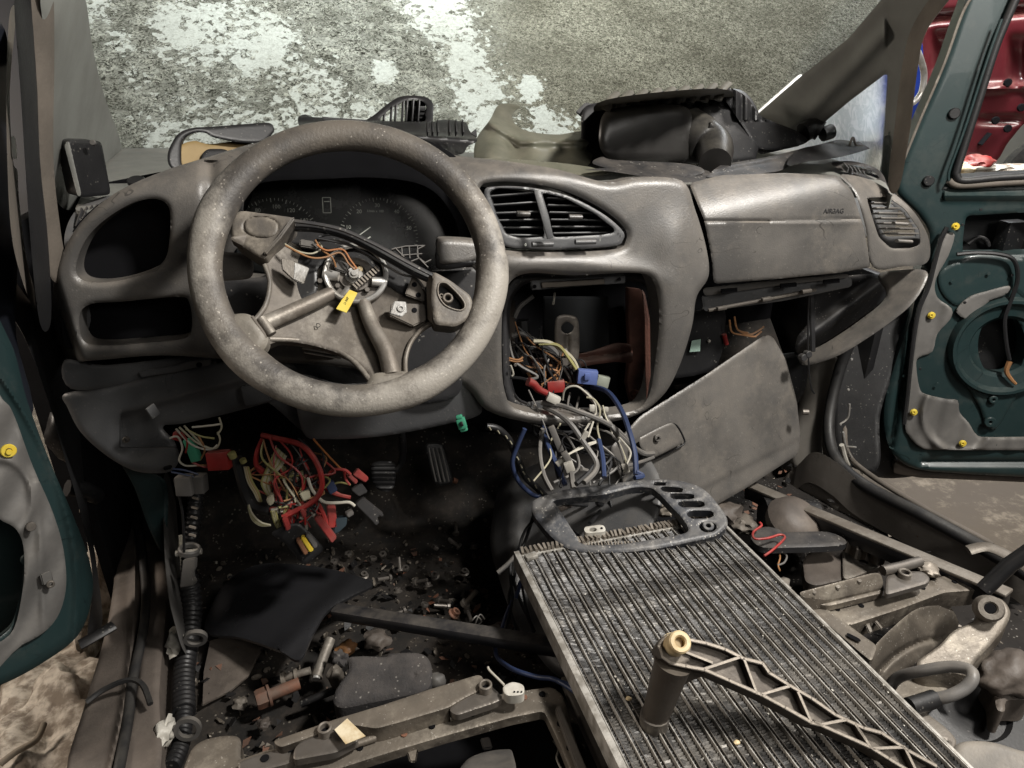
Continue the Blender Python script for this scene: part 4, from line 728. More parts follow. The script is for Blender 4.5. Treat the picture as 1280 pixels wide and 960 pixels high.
# ================================================================ THE YARD
def yz(X, Y): return -.42 + .025 * fbm(X, Y, .5, 3)
g = gridsheet('ground', -4, 9.5, -1, 7, .06, yz, ground); props(g, kind='structure')
gw = box('back_wall', (2.5, 6.98, 1.5), (13.2, .1, 4.5), M('backlight_wall', (.80, .80, .74), .9, col2=(.62, .61, .55), scale=1.5, bump=.4, bscale=12)); props(gw, kind='structure')  # wall made white as a backlight for the frosted windscreen
gw = box('side_wall', (-3.0, 3, 1.5), (.1, 8, 4.5), M('dark_tan_wall', (.10, .075, .055), .9, scale=1.5, bump=.4, bscale=12)); props(gw, kind='structure')
gw = box('side_wall', (9.0, 3, 1.5), (.1, 8, 4.5), M('dark_brick_wall', (.09, .08, .07), .9, scale=1.5)); props(gw, kind='structure')
# banks of dirty snow and rubble beside the left sill
def lump(name, c, s, m, seed, par=None, k=.25, sub=4):
    bm = bmesh.new(); bmesh.ops.create_icosphere(bm, subdivisions=sub, radius=1)
    for v in bm.verts:
        q = v.co.copy(); d = 0; a = 1; f = 1.6
        from mathutils import noise as nn
        for _ in range(4): d += a * nn.noise(q * f + Vector((seed, seed * 2.3, 0))); a *= .5; f *= 2.1
        v.co = Vector([q[i] * s[i] * (1 + k * d) for i in range(3)]) + Vector(c)
    return frombm(name, bm, m, par, 60)
o = lump('snow_bank', PZ(60, 960, -.36), (.20, .26, .12), snowm, 3, k=.5, sub=5); props(o, 'tan mound of gritty snow outside at the bottom left corner of the door opening', 'snow')
o = lump('snow_bank', PZ(128, 715, -.34), (.10, .28, .12), snowm, 9, k=.35); props(o, 'pale snow ridge seen through the narrow gap between left door and sill', 'snow')
o = lump('rubble_stone', PZ(36, 900, -.36), (.05, .07, .04), M('dark_stone', (.03, .025, .022), .9, bump=.8, bscale=50), 5, k=.5, sub=3); props(o, 'dark stone lying on the tan snow under the left door', 'stone')
st = M('stick_bark', (.30, .25, .19), .8, bump=.5)
for pts, lb in (([(0, 955), (20, 940), (45, 925), (55, 905)], 'bleached forked twig on the snow at the lower left edge'), ([(95, 560), (100, 590), (104, 640)], 'ragged pale strip glimpsed behind the hinge of the left door')):
    o = tube('twig', [PZ(x, y, -.22 if y > 800 else .2) for x, y in pts], .006 if y > 700 else .006, st); props(o, lb, 'twig')
o = lump('snow_bank', PY(1062, 175, 3.5), (.40, .3, .62), M('clean_snow', (.82, .86, .90), .8, col2=(.62, .66, .70), scale=9, bump=.5, bscale=30), 14, k=.3); props(o, 'tall bright snow pile outside behind the triangular quarter window', 'snow')
# ================================================================ LEFT DOOR
ld_ = thing('front_door', 'dark green left door standing open with torn grey membrane and a single yellow clip', 'car door')
LD = pl3(A(0, 480, .86), A(115, 740, 1.02), A(0, 850, .92))
relief('door_shell', [(-40, 380), (10, 420), (34, 500), (62, 575), (90, 640), (112, 700), (116, 745), (98, 795), (50, 832), (0, 858), (-40, 870)], LD, green, ld_, holes=[[(-30, 626), (8, 650), (28, 672), (28, 720), (22, 756), (8, 790), (-30, 795)]], lip=16, hlip=4, step=3, wall=.06, h=lambda x, y: -.006 * np.exp(-((x - (96 - .0022 * (y - 740) ** 2 * .6)) / 5) ** 2))
relief('membrane', [(-40, 470), (4, 500), (18, 520), (40, 580), (66, 640), (80, 690), (82, 740), (66, 780), (28, 806), (-40, 830)], pl3(A(0, 480, .85), A(115, 740, 1.01), A(0, 850, .91)), memb, ld_, holes=[[(-30, 642), (4, 652), (22, 664), (30, 690), (28, 740), (12, 794), (-30, 795)]], lip=4, step=2.6, wall=.004, back=True,
       h=lambda x, y: -.006 * np.exp(-((np.hypot(x + 2, (y - 625) * .8) - 42) / 5) ** 2) + .003 * np.sin(x * .13 + y * .07) - .004 * np.exp(-((x - 48 - (y - 640) * .05) / 5) ** 2) * (y > 600))
disc('yellow_clip', on(LD, 5, 557) + Vector((.01, -.015, 0)), (.5, -.85, .2), .0085, .004, yellowpl, ld_, hole=.003); disc('clip_centre', on(LD, 5, 557) + Vector((.012, -.019, 0)), (.5, -.85, .2), .0035, .003, yellowpl, ld_)
pr('hinge_plate', [(50, 718), (64, 712), (68, 727), (54, 733)], pl3(A(0, 480, .84), A(115, 740, 1.0), A(0, 850, .90)), .003, memb, ld_); disc('plate_bolt', on(LD, 58, 720) + Vector((.01, -.018, 0)), (.5, -.85, .2), .005, .005, dsteel, ld_, hole=.002)
disc('stud', on(LD, 33, 650) + Vector((.01, -.016, 0)), (.5, -.85, .2), .006, .005, dsteel, ld_); disc('stud', on(LD, 15, 712) + Vector((.01, .02, 0)), (.5, -.85, .2), .007, .008, green, ld_)
relief('door_inner', [(-60, 600), (60, 620), (50, 820), (-60, 850)], pl3(A(0, 480, 1.0), A(115, 740, 1.12), A(0, 850, 1.05)), green, ld_, lip=0, step=10, wall=.01, sm='raw')
relief('door_edge', [(52, 395), (70, 430), (88, 480), (98, 520), (104, 590), (112, 650), (120, 700), (128, 780), (110, 800), (116, 720), (100, 640), (80, 570), (60, 500), (30, 420), (0, 370), (0, 330), (40, 380)], pl3(A(60, 400, 1.1), A(110, 700, 1.1), A(90, 400, 1.25)), seal, ld_, lip=5, step=3, wall=.03)
tube('door_stay', [A(100, 806, 1.02), A(118, 796, 1.03), A(142, 782, 1.05)], .010, blackpl, ld_, n=8, res=1, flat=.6)
tube('hinge_arm', [A(84, 610, 1.12), A(105, 612, 1.14), A(120, 620, 1.2)], .014, blackpl, ld_, n=8, res=1); lump('hinge_boot', A(84, 545, 1.2), (.03, .03, .05), blackpl, 4, ld_, .2, 3)
# window frame of the left door, upper left
relief('window_frame', [(-20, 20), (6, 36), (12, 100), (12, 200), (22, 310), (20, 420), (40, 520), (-40, 460), (-40, 20)], pl3(A(0, 40, .88), A(10, 400, .9), A(20, 200, .92)), M('frame_dark_blue', (.012, .014, .02), .45, bump=.05), ld_, lip=5, step=4, wall=.03)
relief('dark_backing', [(-20, -20), (80, -20), (84, 420), (40, 430), (-20, 400)], pl3(A(0, 40, 1.5), A(40, 400, 1.5), A(60, 200, 1.5)), MATS['frame_dark_blue'], ld_, lip=0, step=10, wall=.02, sm='raw')  # added dark sheet, hides the bright back wall beside the pillar
relief('dark_filler', [(-20, 300), (60, 340), (92, 470), (104, 540), (88, 548), (92, 610), (104, 640), (112, 700), (90, 660), (40, 500), (-20, 420)], pl3(A(0, 380, 1.32), A(90, 480, 1.3), A(100, 640, 1.28)), voidm, ld_, lip=0, step=6, wall=.02, sm='raw')  # black sheet fills a gap where only darkness shows
relief('weather_strip', [(14, 10), (20, 14), (14, 80), (12, 130), (16, 200), (22, 215), (24, 250), (34, 330), (52, 392), (44, 392), (26, 345), (14, 290), (9, 200), (8, 110), (10, 40)], pl3(A(12, 40, .90), A(40, 390, .96), A(25, 200, .93)), sealb, ld_, lip=3, step=2, wall=.02)
relief('strip_clip', [(14, 168), (20, 172), (22, 200), (15, 198)], pl3(A(12, 40, .88), A(40, 390, .94), A(25, 200, .91)), dsteel, ld_, lip=1, step=2, wall=.01, sm='rc')
# ================================================================ SILLS, PILLAR FEET (parts of the shell)
SP = pl3(PZ(130, 950, .12), PZ(230, 950, .14), PZ(170, 650, .10))
relief('left_sill', [(104, 560), (140, 575), (170, 600), (200, 610), (208, 700), (206, 760), (198, 860), (192, 975), (86, 975), (104, 880), (122, 820), (136, 760), (142, 700), (132, 640), (112, 610)], SP, sillm, body, lip=10, step=3, wall=.38, wdir=(0, 0, -1),
       h=lambda x, y: .025 * np.exp(-((x - (178 - .00055 * (y - 720) ** 2 * (y > 720) - .0009 * (y - 720) ** 2 * (y < 720))) / 3.2) ** 2) - .012 * np.exp(-((x - (168 - .00055 * (y - 720) ** 2 * (y > 720) - .0009 * (y - 720) ** 2 * (y < 720))) / 4) ** 2))
tube('sill_seal', [PZ(150, 580, .12), PZ(168, 640, .12), PZ(181, 720, .12), PZ(180, 780, .125), PZ(166, 850, .125), PZ(160, 900, .125), PZ(146, 975, .13)], .0075, seal, body, n=8)
tube('sill_cord', [PZ(108, 878, .135), PZ(130, 862, .14), PZ(160, 850, .15), (PZ(178, 856, .15)), PZ(188, 880, .145)], .004, seal, body, n=6)
relief('left_kick_panel', [(150, 575), (176, 588), (206, 600), (210, 640), (204, 690), (186, 660), (168, 610)], pl((0, 1.22, .3), (.4, -1, 0)), green, body, lip=6, step=3, wall=.03)
box('right_kick_panel', (1.18, 1.46, .26), (.02, .42, .50), blackpl, body)
box('left_kick_board', (-.47, 1.40, .33), (.02, .5, .80), voidm, body)
relief('inner_rail', [(204, 600), (212, 596), (216, 640), (222, 720), (240, 790), (236, 800), (216, 770), (206, 700)], pl3(PZ(208, 610, .22), PZ(230, 780, .12), PZ(214, 700, .2)), greypl, body, lip=3, step=2, wall=.05, wdir=(0, 0, -1))
# right pillar foot and sill
RP = pl3(PY(1040, 450, 1.25), PZ(1020, 600, .12), PY(1000, 470, 1.32))
RS = pl3(PZ(1010, 590, .10), PZ(1280, 720, .10), PZ(1180, 700, .05))
relief('right_pillar_foot', [(1006, 458), (1046, 446), (1040, 490), (1030, 530), (1028, 560), (1036, 590), (1060, 615), (1040, 640), (1000, 600), (985, 560), (1000, 500)], pl3(PY(1040, 450, 1.28), PZ(1036, 590, .10), PY(1000, 470, 1.34)), footm, body, lip=9, step=3, wall=.04)
relief('right_sill', [(1020, 560), (1050, 575), (1080, 600), (1140, 632), (1200, 662), (1300, 722), (1300, 800), (1250, 770), (1180, 712), (1080, 660), (1010, 640), (975, 605), (1000, 575)], RS, satm, body, lip=12, step=3, wall=.08, wdir=(0, 0, -1), h=lambda x, y: .006 * np.exp(-((y - 606 - (x - 1040) * .50) / 3) ** 2))
tube('door_seal', [PY(1068, 415, 1.24), PY(1052, 455, 1.24), PY(1040, 500, 1.22), PY(1036, 540, 1.18), PY(1046, 575, 1.12), PZ(1080, 606, .13), PZ(1150, 642, .13), PZ(1220, 680, .12), PZ(1300, 728, .12)], .013, seal, body, n=10)
tube('door_seal', [PY(1062, 500, 1.26), PY(1056, 540, 1.22), PY(1062, 570, 1.18), PZ(1088, 594, .13), PZ(1150, 632, .13), PZ(1225, 672, .12), PZ(1240, 682, .12)], .006, sealb, body, n=8)
tube('scuff_strip', [PZ(1210, 688, .14), PZ(1235, 684, .15), PZ(1270, 700, .15), PZ(1300, 722, .15)], .012, rodm, body, n=8, flat=.5)
relief('right_pillar_outer', [(1052, 440), (1110, 402), (1130, 380), (1160, 340), (1170, 345), (1150, 400), (1120, 460), (1100, 520), (1100, 580), (1080, 590), (1050, 570), (1042, 520)], pl3(PY(1060, 440, 1.3), PY(1160, 345, 1.28), PZ(1080, 585, .08)), blackpl, body, lip=4, step=3, wall=.04)
for a in ([(1054, 540), (1058, 560), (1070, 580), (1078, 592)], [(1050, 530), (1060, 522), (1062, 505)], [(1058, 558), (1070, 559)]): tube('bare_glint_edge', [PY(x, y, 1.165) for x, y in a], .0022, steel, body, n=6)
tube('bare_glint_edge', [PY(x, y, 1.15) for x, y in [(1052, 556), (1060, 580), (1076, 600), (1092, 612)]], .0055, MATS['white_plastic'], body, n=7, taper=.4)  # white tube adds the highlight along the rod
for p in ((1050, 530), (1060, 487), (1064, 449)): disc('rivet', PY(*p, 1.2), (0, -1, .3), .003, .003, steel, body, n=8)
# console tunnel side, carpet hump
TS = pl3(PY(640, 600, 1.15), PZ(650, 790, .05), PY(720, 600, 1.05))
relief('tunnel_cover', [(622, 612), (634, 596), (668, 580), (740, 560), (800, 560), (830, 620), (800, 700), (760, 830), (706, 850), (668, 815), (640, 770), (622, 720), (612, 680), (616, 640)], TS, dashL, body, lip=14, step=3, wall=.1, h=lambda x, y: -.02 * np.exp(-((x - 640) / 14) ** 2))
# ================================================================ RIGHT DOOR
rd = thing('front_door', 'open green right door stripped of its trim, with speaker ring and four yellow clips on torn grey membrane', 'car door')
RD = pl((1.45, 1.12, .5), (-.45, -.88, .12)); 
def RDo(k): return pl(Vector((1.45, 1.12, .5)) + Vector((-.45, -.88, .12)) * k, (-.45, -.88, .12))
z6 = lambda pts: zc(860, 300, 3, pts)
wins = rc([(1264, 10), (1250, 40), (1226, 120), (1196, 216), (1200, 222), (1340, 214), (1340, -60), (1290, -30)], 6)
upin = rc([(1208, 270), (1280, 266), (1340, 266), (1340, 318), (1204, 320), (1204, 300)], 6)
spk = cr([(1253 + 30 * math.cos(a), 433 + 42 * math.sin(a)) for a in np.linspace(0, 2 * math.pi, 16, endpoint=False)], 2)
relief('door_shell', [(1236, -60), (1205, 10), (1180, 80), (1150, 150), (1126, 210), (1122, 240), (1150, 270), (1164, 300), (1150, 345), (1140, 400), (1122, 450), (1108, 500), (1107, 540), (1118, 570), (1145, 588), (1200, 594), (1250, 597), (1300, 599), (1345, 600), (1350, 560), (1350, 300), (1350, -20), (1340, -60), (1300, -66)], RD, green, rd, holes=[wins, upin, spk], lip=9, hlip=4, step=3, wall=.05, wdir=(.45, .88, 0),
       h=lambda x, y: -.01 * np.exp(-((y - 245) / 5) ** 2) * (x > 1180) + .010 * np.exp(-((y - 578) / 4) ** 2) * (x > 1150) + .012 * np.exp(-((x - 1128 - (y > 0) * (480 - y) * .18) / 4) ** 2) * (y > 330) * (y < 560))
tube('window_channel', [on(RDo(.012), *p) for p in [(1278, -20), (1262, 16), (1244, 60), (1222, 130), (1198, 206), (1196, 220), (1206, 226), (1250, 222), (1310, 219)]], .008, seal, rd, n=8)
tube('window_trim', [on(RDo(.010), *p) for p in [(1186, 226), (1200, 232), (1250, 229), (1310, 226)]], .007, sealb, rd, n=8); tube('window_trim', [on(RDo(.024), *p) for p in [(1186, 226), (1187, 212), (1206, 160), (1232, 80), (1252, 24)]], .003, green, rd, n=8)
tube('frame_edge', [on(RDo(.02), *p) for p in [(1232, -20), (1206, 10), (1180, 80), (1150, 150), (1128, 204)]], .0028, rodm, rd, n=6)
for p in ((1192, 142), (1160, 226)): disc('rubber_plug', on(RDo(.0), *p), (-.45, -.88, .12), .011, .008, blackpl, rd)
MEMB = [(1180, 300), (1186, 292), (1194, 294), (1186, 320), (1170, 350), (1172, 372), (1190, 386), (1188, 400), (1172, 418), (1166, 440), (1148, 448), (1146, 460), (1150, 486), (1158, 494), (1184, 500), (1198, 502), (1200, 516), (1212, 530), (1222, 545), (1240, 548), (1340, 548), (1340, 562), (1180, 563), (1152, 560), (1136, 545), (1132, 530), (1136, 480), (1146, 400), (1152, 376), (1164, 340)]
relief('membrane', MEMB, RDo(.012), memb, rd, lip=3, step=2, wall=.004, back=True, wdir=(.45, .88, 0), sm=lambda q: cr(q, 3), h=lambda x, y: .003 * np.sin(x * .21 + y * .05) - .008 * np.exp(-((np.hypot(x - 1200, y - 520) - 46) / 5) ** 2))
relief('membrane', [(1196, 388), (1212, 372), (1236, 364), (1262, 358), (1258, 368), (1238, 376), (1222, 392), (1214, 402), (1204, 398)], RDo(.013), memb, rd, lip=2, step=2, wall=.003, back=True, wdir=(.45, .88, 0))
for p in ((1194, 283), (1164, 394), (1142, 515), (1203, 554)):
    disc('yellow_clip', on(RDo(.018), *p), (-.45, -.88, .12), .0078, .004, yellowpl, rd, n=20); disc('clip_centre', on(RDo(.022), *p), (-.45, -.88, .12), .0045, .003, yellowpl, rd, n=14, hole=.002)
for p in ((1172, 480), (1190, 352), (1236, 342), (1244, 556), (1160, 552), (1130, 470)): disc('spot_weld', on(RDo(.010), *p), (-.45, -.88, .12), .0035, .001, green, rd, n=10)
dn = Vector((-.45, -.88, .12)).normalized(); scn = on(RDo(.0), 1254, 433)
lathe('speaker_ring', [(.062, -.03), (.062, -.004), (.070, .006), (.092, .010), (.100, .022), (.106, .022), (.110, .012), (.112, -.005)], scn, dn, green, rd, 48)
relief('speaker_void', [(1200, 370), (1320, 360), (1320, 500), (1200, 500)], RDo(-.08), blackpl, rd, lip=0, step=12, wall=.01, sm='raw')
relief('speaker_foot', [(1206, 474), (1240, 482), (1274, 488), (1266, 506), (1252, 530), (1244, 538), (1234, 534), (1226, 512), (1214, 490)], RDo(.010), green, rd, lip=5, step=2, wall=.02, wdir=(.45, .88, 0))
for p, r_ in (((1237, 527), .012), ((1241, 499), .009)): disc('boss', on(RDo(.014), *p), dn, r_, .006, green, rd, hole=.003)
relief('latch_panel', [(1176, 400 - 60), (1196, 328), (1204, 334), (1204, 372), (1196, 382), (1182, 372), (1174, 356)], RDo(.006), green, rd, lip=3, step=2, wall=.02, wdir=(.45, .88, 0))
relief('inner_panel', [(1200, 326), (1270, 322), (1284, 330), (1290, 380), (1260, 362), (1204, 400)], RDo(.004), green, rd, lip=4, step=3, wall=.02, wdir=(.45, .88, 0))
for p in ((1150, 461), (1206, 378), (1218, 396), (1203, 281), (1265, 344), (1226, 262)): disc('small_hole', on(RDo(.012), *p), dn, .003, .002, blackpl, rd, n=8)
tube('door_cable', [on(RDo(.02), *p) for p in [(1196, 318), (1220, 316), (1250, 318), (1268, 326), (1272, 350), (1262, 380), (1256, 400), (1258, 430), (1262, 450)]], .0045, blackw, rd, n=7); tube('cable_end', [on(RDo(.02), *p) for p in [(1262, 452), (1258, 464), (1264, 474), (1270, 480)]], .006, brownw, rd, n=7, taper=.5)
tube('door_trim_seal', [on(RDo(.02), *p) for p in [(1184, 284), (1176, 300), (1168, 330), (1160, 360), (1148, 390), (1140, 440), (1134, 500), (1130, 530)]], .005, seal, rd, n=7)
relief('door_back', [(1195, 262), (1340, 262), (1340, 330), (1195, 330)], RDo(-.10), M('inner_void_grey', (.05, .052, .055), .6, scale=14, bump=.2), rd, lip=0, step=10, wall=.01, sm='raw'); 
box('regulator_block', on(RDo(-.06), 1262, 296), (.05, .03, .07), blackpl, rd); tube('regulator_hook', [on(RDo(-.07), *p) for p in [(1210, 305), (1222, 297), (1232, 300), (1236, 308)]], .005, blackpl, rd)
relief('door_skin_edge', [(1120, 575), (1150, 588), (1340, 598), (1340, 606), (1150, 598), (1116, 592)], RDo(-.03), sillm, rd, lip=3, step=3, wall=.03, wdir=(.45, .88, 0), sm='rc')
relief('door_bottom_corner', [(1078, 500), (1092, 470), (1112, 450), (1112, 520), (1120, 572), (1150, 592), (1110, 598), (1084, 590), (1070, 560)], RDo(-.05), blackpl, rd, lip=5, step=3, wall=.03)
# ================================================================ SCRAP CARS BEYOND THE RIGHT DOOR
rcar = thing('scrap_car', 'dark red pressed steel bodywork of a scrap car seen beyond the right door', 'car')
RC = pl((2.6, 2.6, .5), (-.35, -.93, .0))
def rch(x, y):
    s = 0
    for cx, cy, rx, ry, a in ((1178, 70, 15, 30, .05), (1272, 80, 12, 30, .05), (1250, 150, 30, 6, .02), (1290, 150, 50, 50, 0)): s = s + a * np.exp(-(((x - cx) / rx) ** 4 + ((y - cy) / ry) ** 4))
    return s - .03 * np.exp(-((y - 112 + (x - 1200) * .05) / 5) ** 2) + .04 * np.exp(-((y - 25 + (x - 1140) * .09) / 6) ** 2)
relief('body_panel', [(1120, -40), (1400, -40), (1400, 175), (1330, 168), (1290, 150), (1262, 176), (1240, 205), (1190, 205), (1160, 160), (1145, 130), (1140, 60)], RC, redpaint, rcar, lip=6, step=3, wall=.1, h=rch)
lathe('wheel', [(.14, -.1), (.25, -.1), (.30, -.06), (.31, .0), (.30, .05), (.26, .08), (.15, .07), (.14, .03)], A(1330, 240, 3.4), (-.5, -.8, .1), tyre, rcar, 40)
tube('slot', [on(RC, 1220, 180) + Vector((0, -.02, 0)), on(RC, 1232, 166) + Vector((0, -.02, 0))], .02, voidm, rcar, n=8, res=1, flat=.3)
for p in ((1272, 134), (1255, 160), (1240, 150), (1255, 103)): disc('panel_hole', on(RC, *p) + Vector((-.005, -.02, 0)), (-.35, -.93, 0), .016, .01, voidm, rcar, n=12)
o = thing('scrap_bodywork', 'blue painted panel with a curved chrome strip behind the right windscreen pillar', 'car part')
relief('panel', [(1136, 50), (1152, 50), (1154, 100), (1152, 150), (1146, 172), (1132, 172), (1134, 110)], pl((2.2, 2.2, .5), (-.3, -.95, 0)), bluepaint, o, lip=3, step=2, wall=.05); tube('chrome_strip', [PY(x, y, 2.1) for x, y in [(1144, 58), (1150, 72), (1155, 92), (1152, 115), (1142, 128), (1134, 130)]], .010, steel, o, n=8); tube('chrome_strip', [PY(x, y, 2.1) for x, y in [(1150, 135), (1153, 145), (1152, 160)]], .006, whitepl, o, n=6)
lt = [('white_scrap', whitepl, (1215, 208), (.10, .05, .02)), ('white_scrap', whitepl, (1240, 210), (.07, .05, .015)), ('white_scrap', paperm, (1200, 212), (.06, .05, .03)), ('white_scrap', whitepl, (1131, 196), (.05, .05, .12)), ('red_scrap', redpl, (1220, 203), (.06, .05, .03)), ('white_scrap', snowm, (1262, 212), (.1, .06, .02))]
nmz = ['flat white scrap under the red bodywork, left of the orange piece', 'small white scrap just right of the orange piece below the scrap car', 'creased paper scrap in the lower left corner of the door window', 'white scrap glimpsed between the windscreen pillar and the green door frame', 'orange-red plastic scrap in the litter below the scrap car', 'grey white scrap beside the tyre seen through the door window']
for (n_, m_, p, s), lb in zip(lt, nmz): q = lump(n_, PY(*p, 2.35), s, m_, len(lb), k=.4, sub=3); props(q, lb, 'litter')
# ================================================================ ON TOP OF THE DASH
gp = thing('gauge_pod', 'black cowl with tan instrument insert lying on the dash top behind the wheel', 'instrument pod')
relief('cowl', [(212, 208), (210, 190), (222, 168), (240, 160), (270, 158), (320, 154), (338, 154), (343, 162), (340, 168), (328, 178), (300, 178), (268, 172), (256, 166), (242, 166), (228, 176), (226, 200), (228, 214)], pl3(PY(215, 205, 1.26), PY(340, 160, 1.38), PY(230, 165, 1.30)), blackpl, gp, lip=4, step=2, wall=.06)
relief('insert', [(224, 184), (242, 176), (262, 180), (300, 176), (316, 182), (286, 196), (262, 208), (240, 214), (226, 206)], pl3(PY(215, 205, 1.285), PY(340, 160, 1.40), PY(230, 165, 1.33)), tanpl, gp, lip=3, step=2, wall=.04)
relief('insert_window', [(250, 196), (258, 186), (280, 186), (288, 190), (276, 198), (256, 202)], pl3(PY(215, 205, 1.275), PY(340, 160, 1.39), PY(230, 165, 1.32)), blackpl, gp, lip=2, step=2, wall=.01, sm='rc')
sb = thing('speaker_box', 'flat black box standing on the shelf against the left pillar', 'box')
relief('box_front', [(84, 176), (92, 175), (124, 176), (128, 180), (139, 240), (136, 244), (102, 247), (98, 244)], pl3(PY(90, 180, 1.16), PY(125, 180, 1.21), PY(120, 245, 1.17)), blackpl, sb, lip=3, step=2.5, wall=.04, sm='rc', wdir=(-.6, .8, 0)); relief('box_side', [(80, 180), (86, 175), (102, 244), (97, 246)], pl3(PY(84, 180, 1.155), PY(90, 178, 1.155), PY(100, 245, 1.12)), trim, sb, lip=1, step=2, wall=.02, sm='rc')
disc('box_peg', PY(117, 179, 1.17), (0, -1, .3), .004, .006, greypl, sb, n=10); disc('shelf_plug', PY(171, 228, 1.19), (0, -.4, 1), .013, .005, blackpl, body)
vd = thing('vent_duct', 'black plastic defroster duct with an oval louvred outlet lying upside down behind the wheel', 'air duct')
zd = lambda pts: zc(350, 100, 4.741, pts)
relief('outlet', zd([(510, 250), (560, 205), (640, 140), (720, 97), (850, 97), (905, 135), (908, 190), (885, 262), (700, 262)]), pl3(PY(460, 150, 1.40), PY(540, 130, 1.46), PY(540, 155, 1.42)), blackpl, vd, holes=[zd([(600, 245), (625, 195), (690, 150), (760, 118), (830, 120), (868, 150), (862, 200), (840, 250)])], lip=3, step=1.8, wall=.05)
for k, x in enumerate((612, 655, 680, 722, 745, 780, 815)): bar('louvre', PY(*zd([(x, 250)])[0], 1.43), PY(*zd([(x + 8, [190, 160, 150, 130, 122, 118, 122][k])])[0], 1.44), .003, .02, blackpl, vd, up=(0, 1, 0), bev=.0005)
for y in (175, 200, 225, 245): bar('louvre', PY(*zd([(745, y)])[0], 1.45), PY(*zd([(860, y)])[0], 1.45), .003, .012, blackpl, vd, bev=.0005)
pr('back_plate', zd([(740, 120), (860, 120), (870, 250), (740, 255)]), pl((0, 1.48, .8), (0, -1, .2)), .004, voidm, vd)
relief('duct_body', zd([(100, 215), (155, 200), (165, 218), (250, 222), (520, 240), (900, 250), (955, 235), (1010, 235), (1112, 250), (1118, 300), (1170, 340), (1168, 370), (1110, 390), (1090, 440), (980, 450), (850, 380), (500, 330), (110, 280)]), pl3(PY(380, 150, 1.34), PY(590, 170, 1.34), PY(500, 190, 1.24)), blackpl, vd, lip=3, step=2, wall=.06, sm='rc', h=lambda x, y: -.012 * np.exp(-((y - 166 - (x - 480) * .08) / 3) ** 2))
for x in (870, 900, 930, 1000, 1040, 1080): bar('duct_rib', PY(*zd([(x, 245)])[0], 1.26), PY(*zd([(x + 4, 320)])[0], 1.24), .002, .01, blackpl, vd, up=(0, -1, 0), bev=.0004)
pr('duct_tooth', zd([(1128, 318), (1164, 284), (1170, 345)]), pl((0, 1.22, .8), (0, -1, .2)), .004, blackpl, vd); relief('duct_strip', zd([(245, 215), (300, 222), (520, 236), (520, 246), (250, 244)]), pl((0, 1.21, .8), (0, -1, .3)), darkpl, vd, lip=1, step=2, wall=.01, sm='rc')
ot = thing('trim_piece', 'olive grey cut-out pillar trim lying on the dash top left of the ribbed air box', 'trim')
OTp = pl3(PY(600, 195, 1.30), PY(740, 205, 1.26), PY(640, 135, 1.50))
relief('trim_shell', [(592, 195), (596, 172), (612, 150), (622, 132), (636, 129), (650, 133), (644, 138), (640, 148), (650, 160), (670, 166), (700, 168), (726, 164), (736, 170), (740, 200), (720, 214), (680, 208), (640, 203), (600, 200)], OTp, olive, ot, lip=7, step=2, wall=.02, h=lambda x, y: -.03 * np.exp(-((y - 176 - (x < 650) * (650 - x) * -.6) / 7) ** 2) + .012 * np.sin(x * .12))
relief('trim_flange', [(600, 198), (660, 200), (720, 206), (760, 214), (740, 220), (690, 214), (620, 206)], pl3(PY(600, 195, 1.24), PY(740, 205, 1.2), PY(640, 235, 1.1)), olive, ot, lip=2, step=2, wall=.01)
ab = thing('air_box', 'black ribbed air filter box with a stubby hose elbow on the dash top', 'air filter box')
AB = pl3(PY(730, 200, 1.24), PY(930, 190, 1.32), PY(830, 130, 1.34))
relief('case', [(734, 208), (726, 160), (728, 138), (738, 130), (760, 126), (800, 116), (860, 111), (906, 110), (930, 114), (946, 134), (952, 160), (946, 196), (940, 200), (900, 204), (820, 206)], pl3(PY(730, 200, 1.30), PY(930, 190, 1.37), PY(830, 130, 1.40)), blackpl, ab, lip=8, step=2.2, wall=.10, h=lambda x, y: .010 * np.sin((x - 740) * .30) * (y < 134) * (x > 745) * (x < 915))
relief('case_top', [(742, 134), (770, 122), (860, 112), (908, 112), (916, 122), (890, 134), (840, 141), (760, 150)], pl3(PY(742, 135, 1.28), PY(916, 118, 1.36), PY(830, 128, 1.35)), M('grey_rib_plastic', (.13, .12, .10), .5, bump=.1, dust=.6, dcol=(.14, .13, .105)), ab, lip=3, step=1.8, wall=.03, h=lambda x, y: -.012 * (.5 + .5 * np.sin((x - 742 + (y - 110) * .5) * .33)))
relief('bulge', [(752, 190), (748, 170), (754, 142), (778, 133), (830, 130), (860, 135), (866, 156), (866, 190), (852, 203), (800, 202), (766, 200)], smx(pl3(PY(730, 200, 1.21), PY(930, 190, 1.27), PY(830, 140, 1.24)), pl(PY(800, 142, 1.235), (0, -.85, .52)), k=.008), M('dusty_black', (.022, .021, .020), .36, bump=.1, dust=.7, dcol=(.085, .078, .065)), ab, lip=16, step=2, wall=.05)
tube('hose_elbow', [PY(860, 170, 1.30), PY(878, 176, 1.27), PY(892, 186, 1.24), PY(894, 204, 1.19)], .052, MATS['dusty_black'], ab, n=24, taper=.55); tube('elbow_collar', [PY(880 + 13 * math.cos(a) * .8 + 4, 176 + 20 * math.sin(a), 1.24) for a in np.linspace(-1.4, 1.8, 9)], .006, MATS['dusty_black'], ab, n=8)
for k in range(9):
    x = 762 + k * 17.5; y = 126 - k * 1.6; tube('rib', [PY(x + 8, y - 8, 1.37 + k * .006), PY(x, y, 1.262 + k * .009), PY(x - 5, y + 12, 1.25 + k * .009)], .0088, MATS['grey_rib_plastic'], ab, n=8, flat=.7)
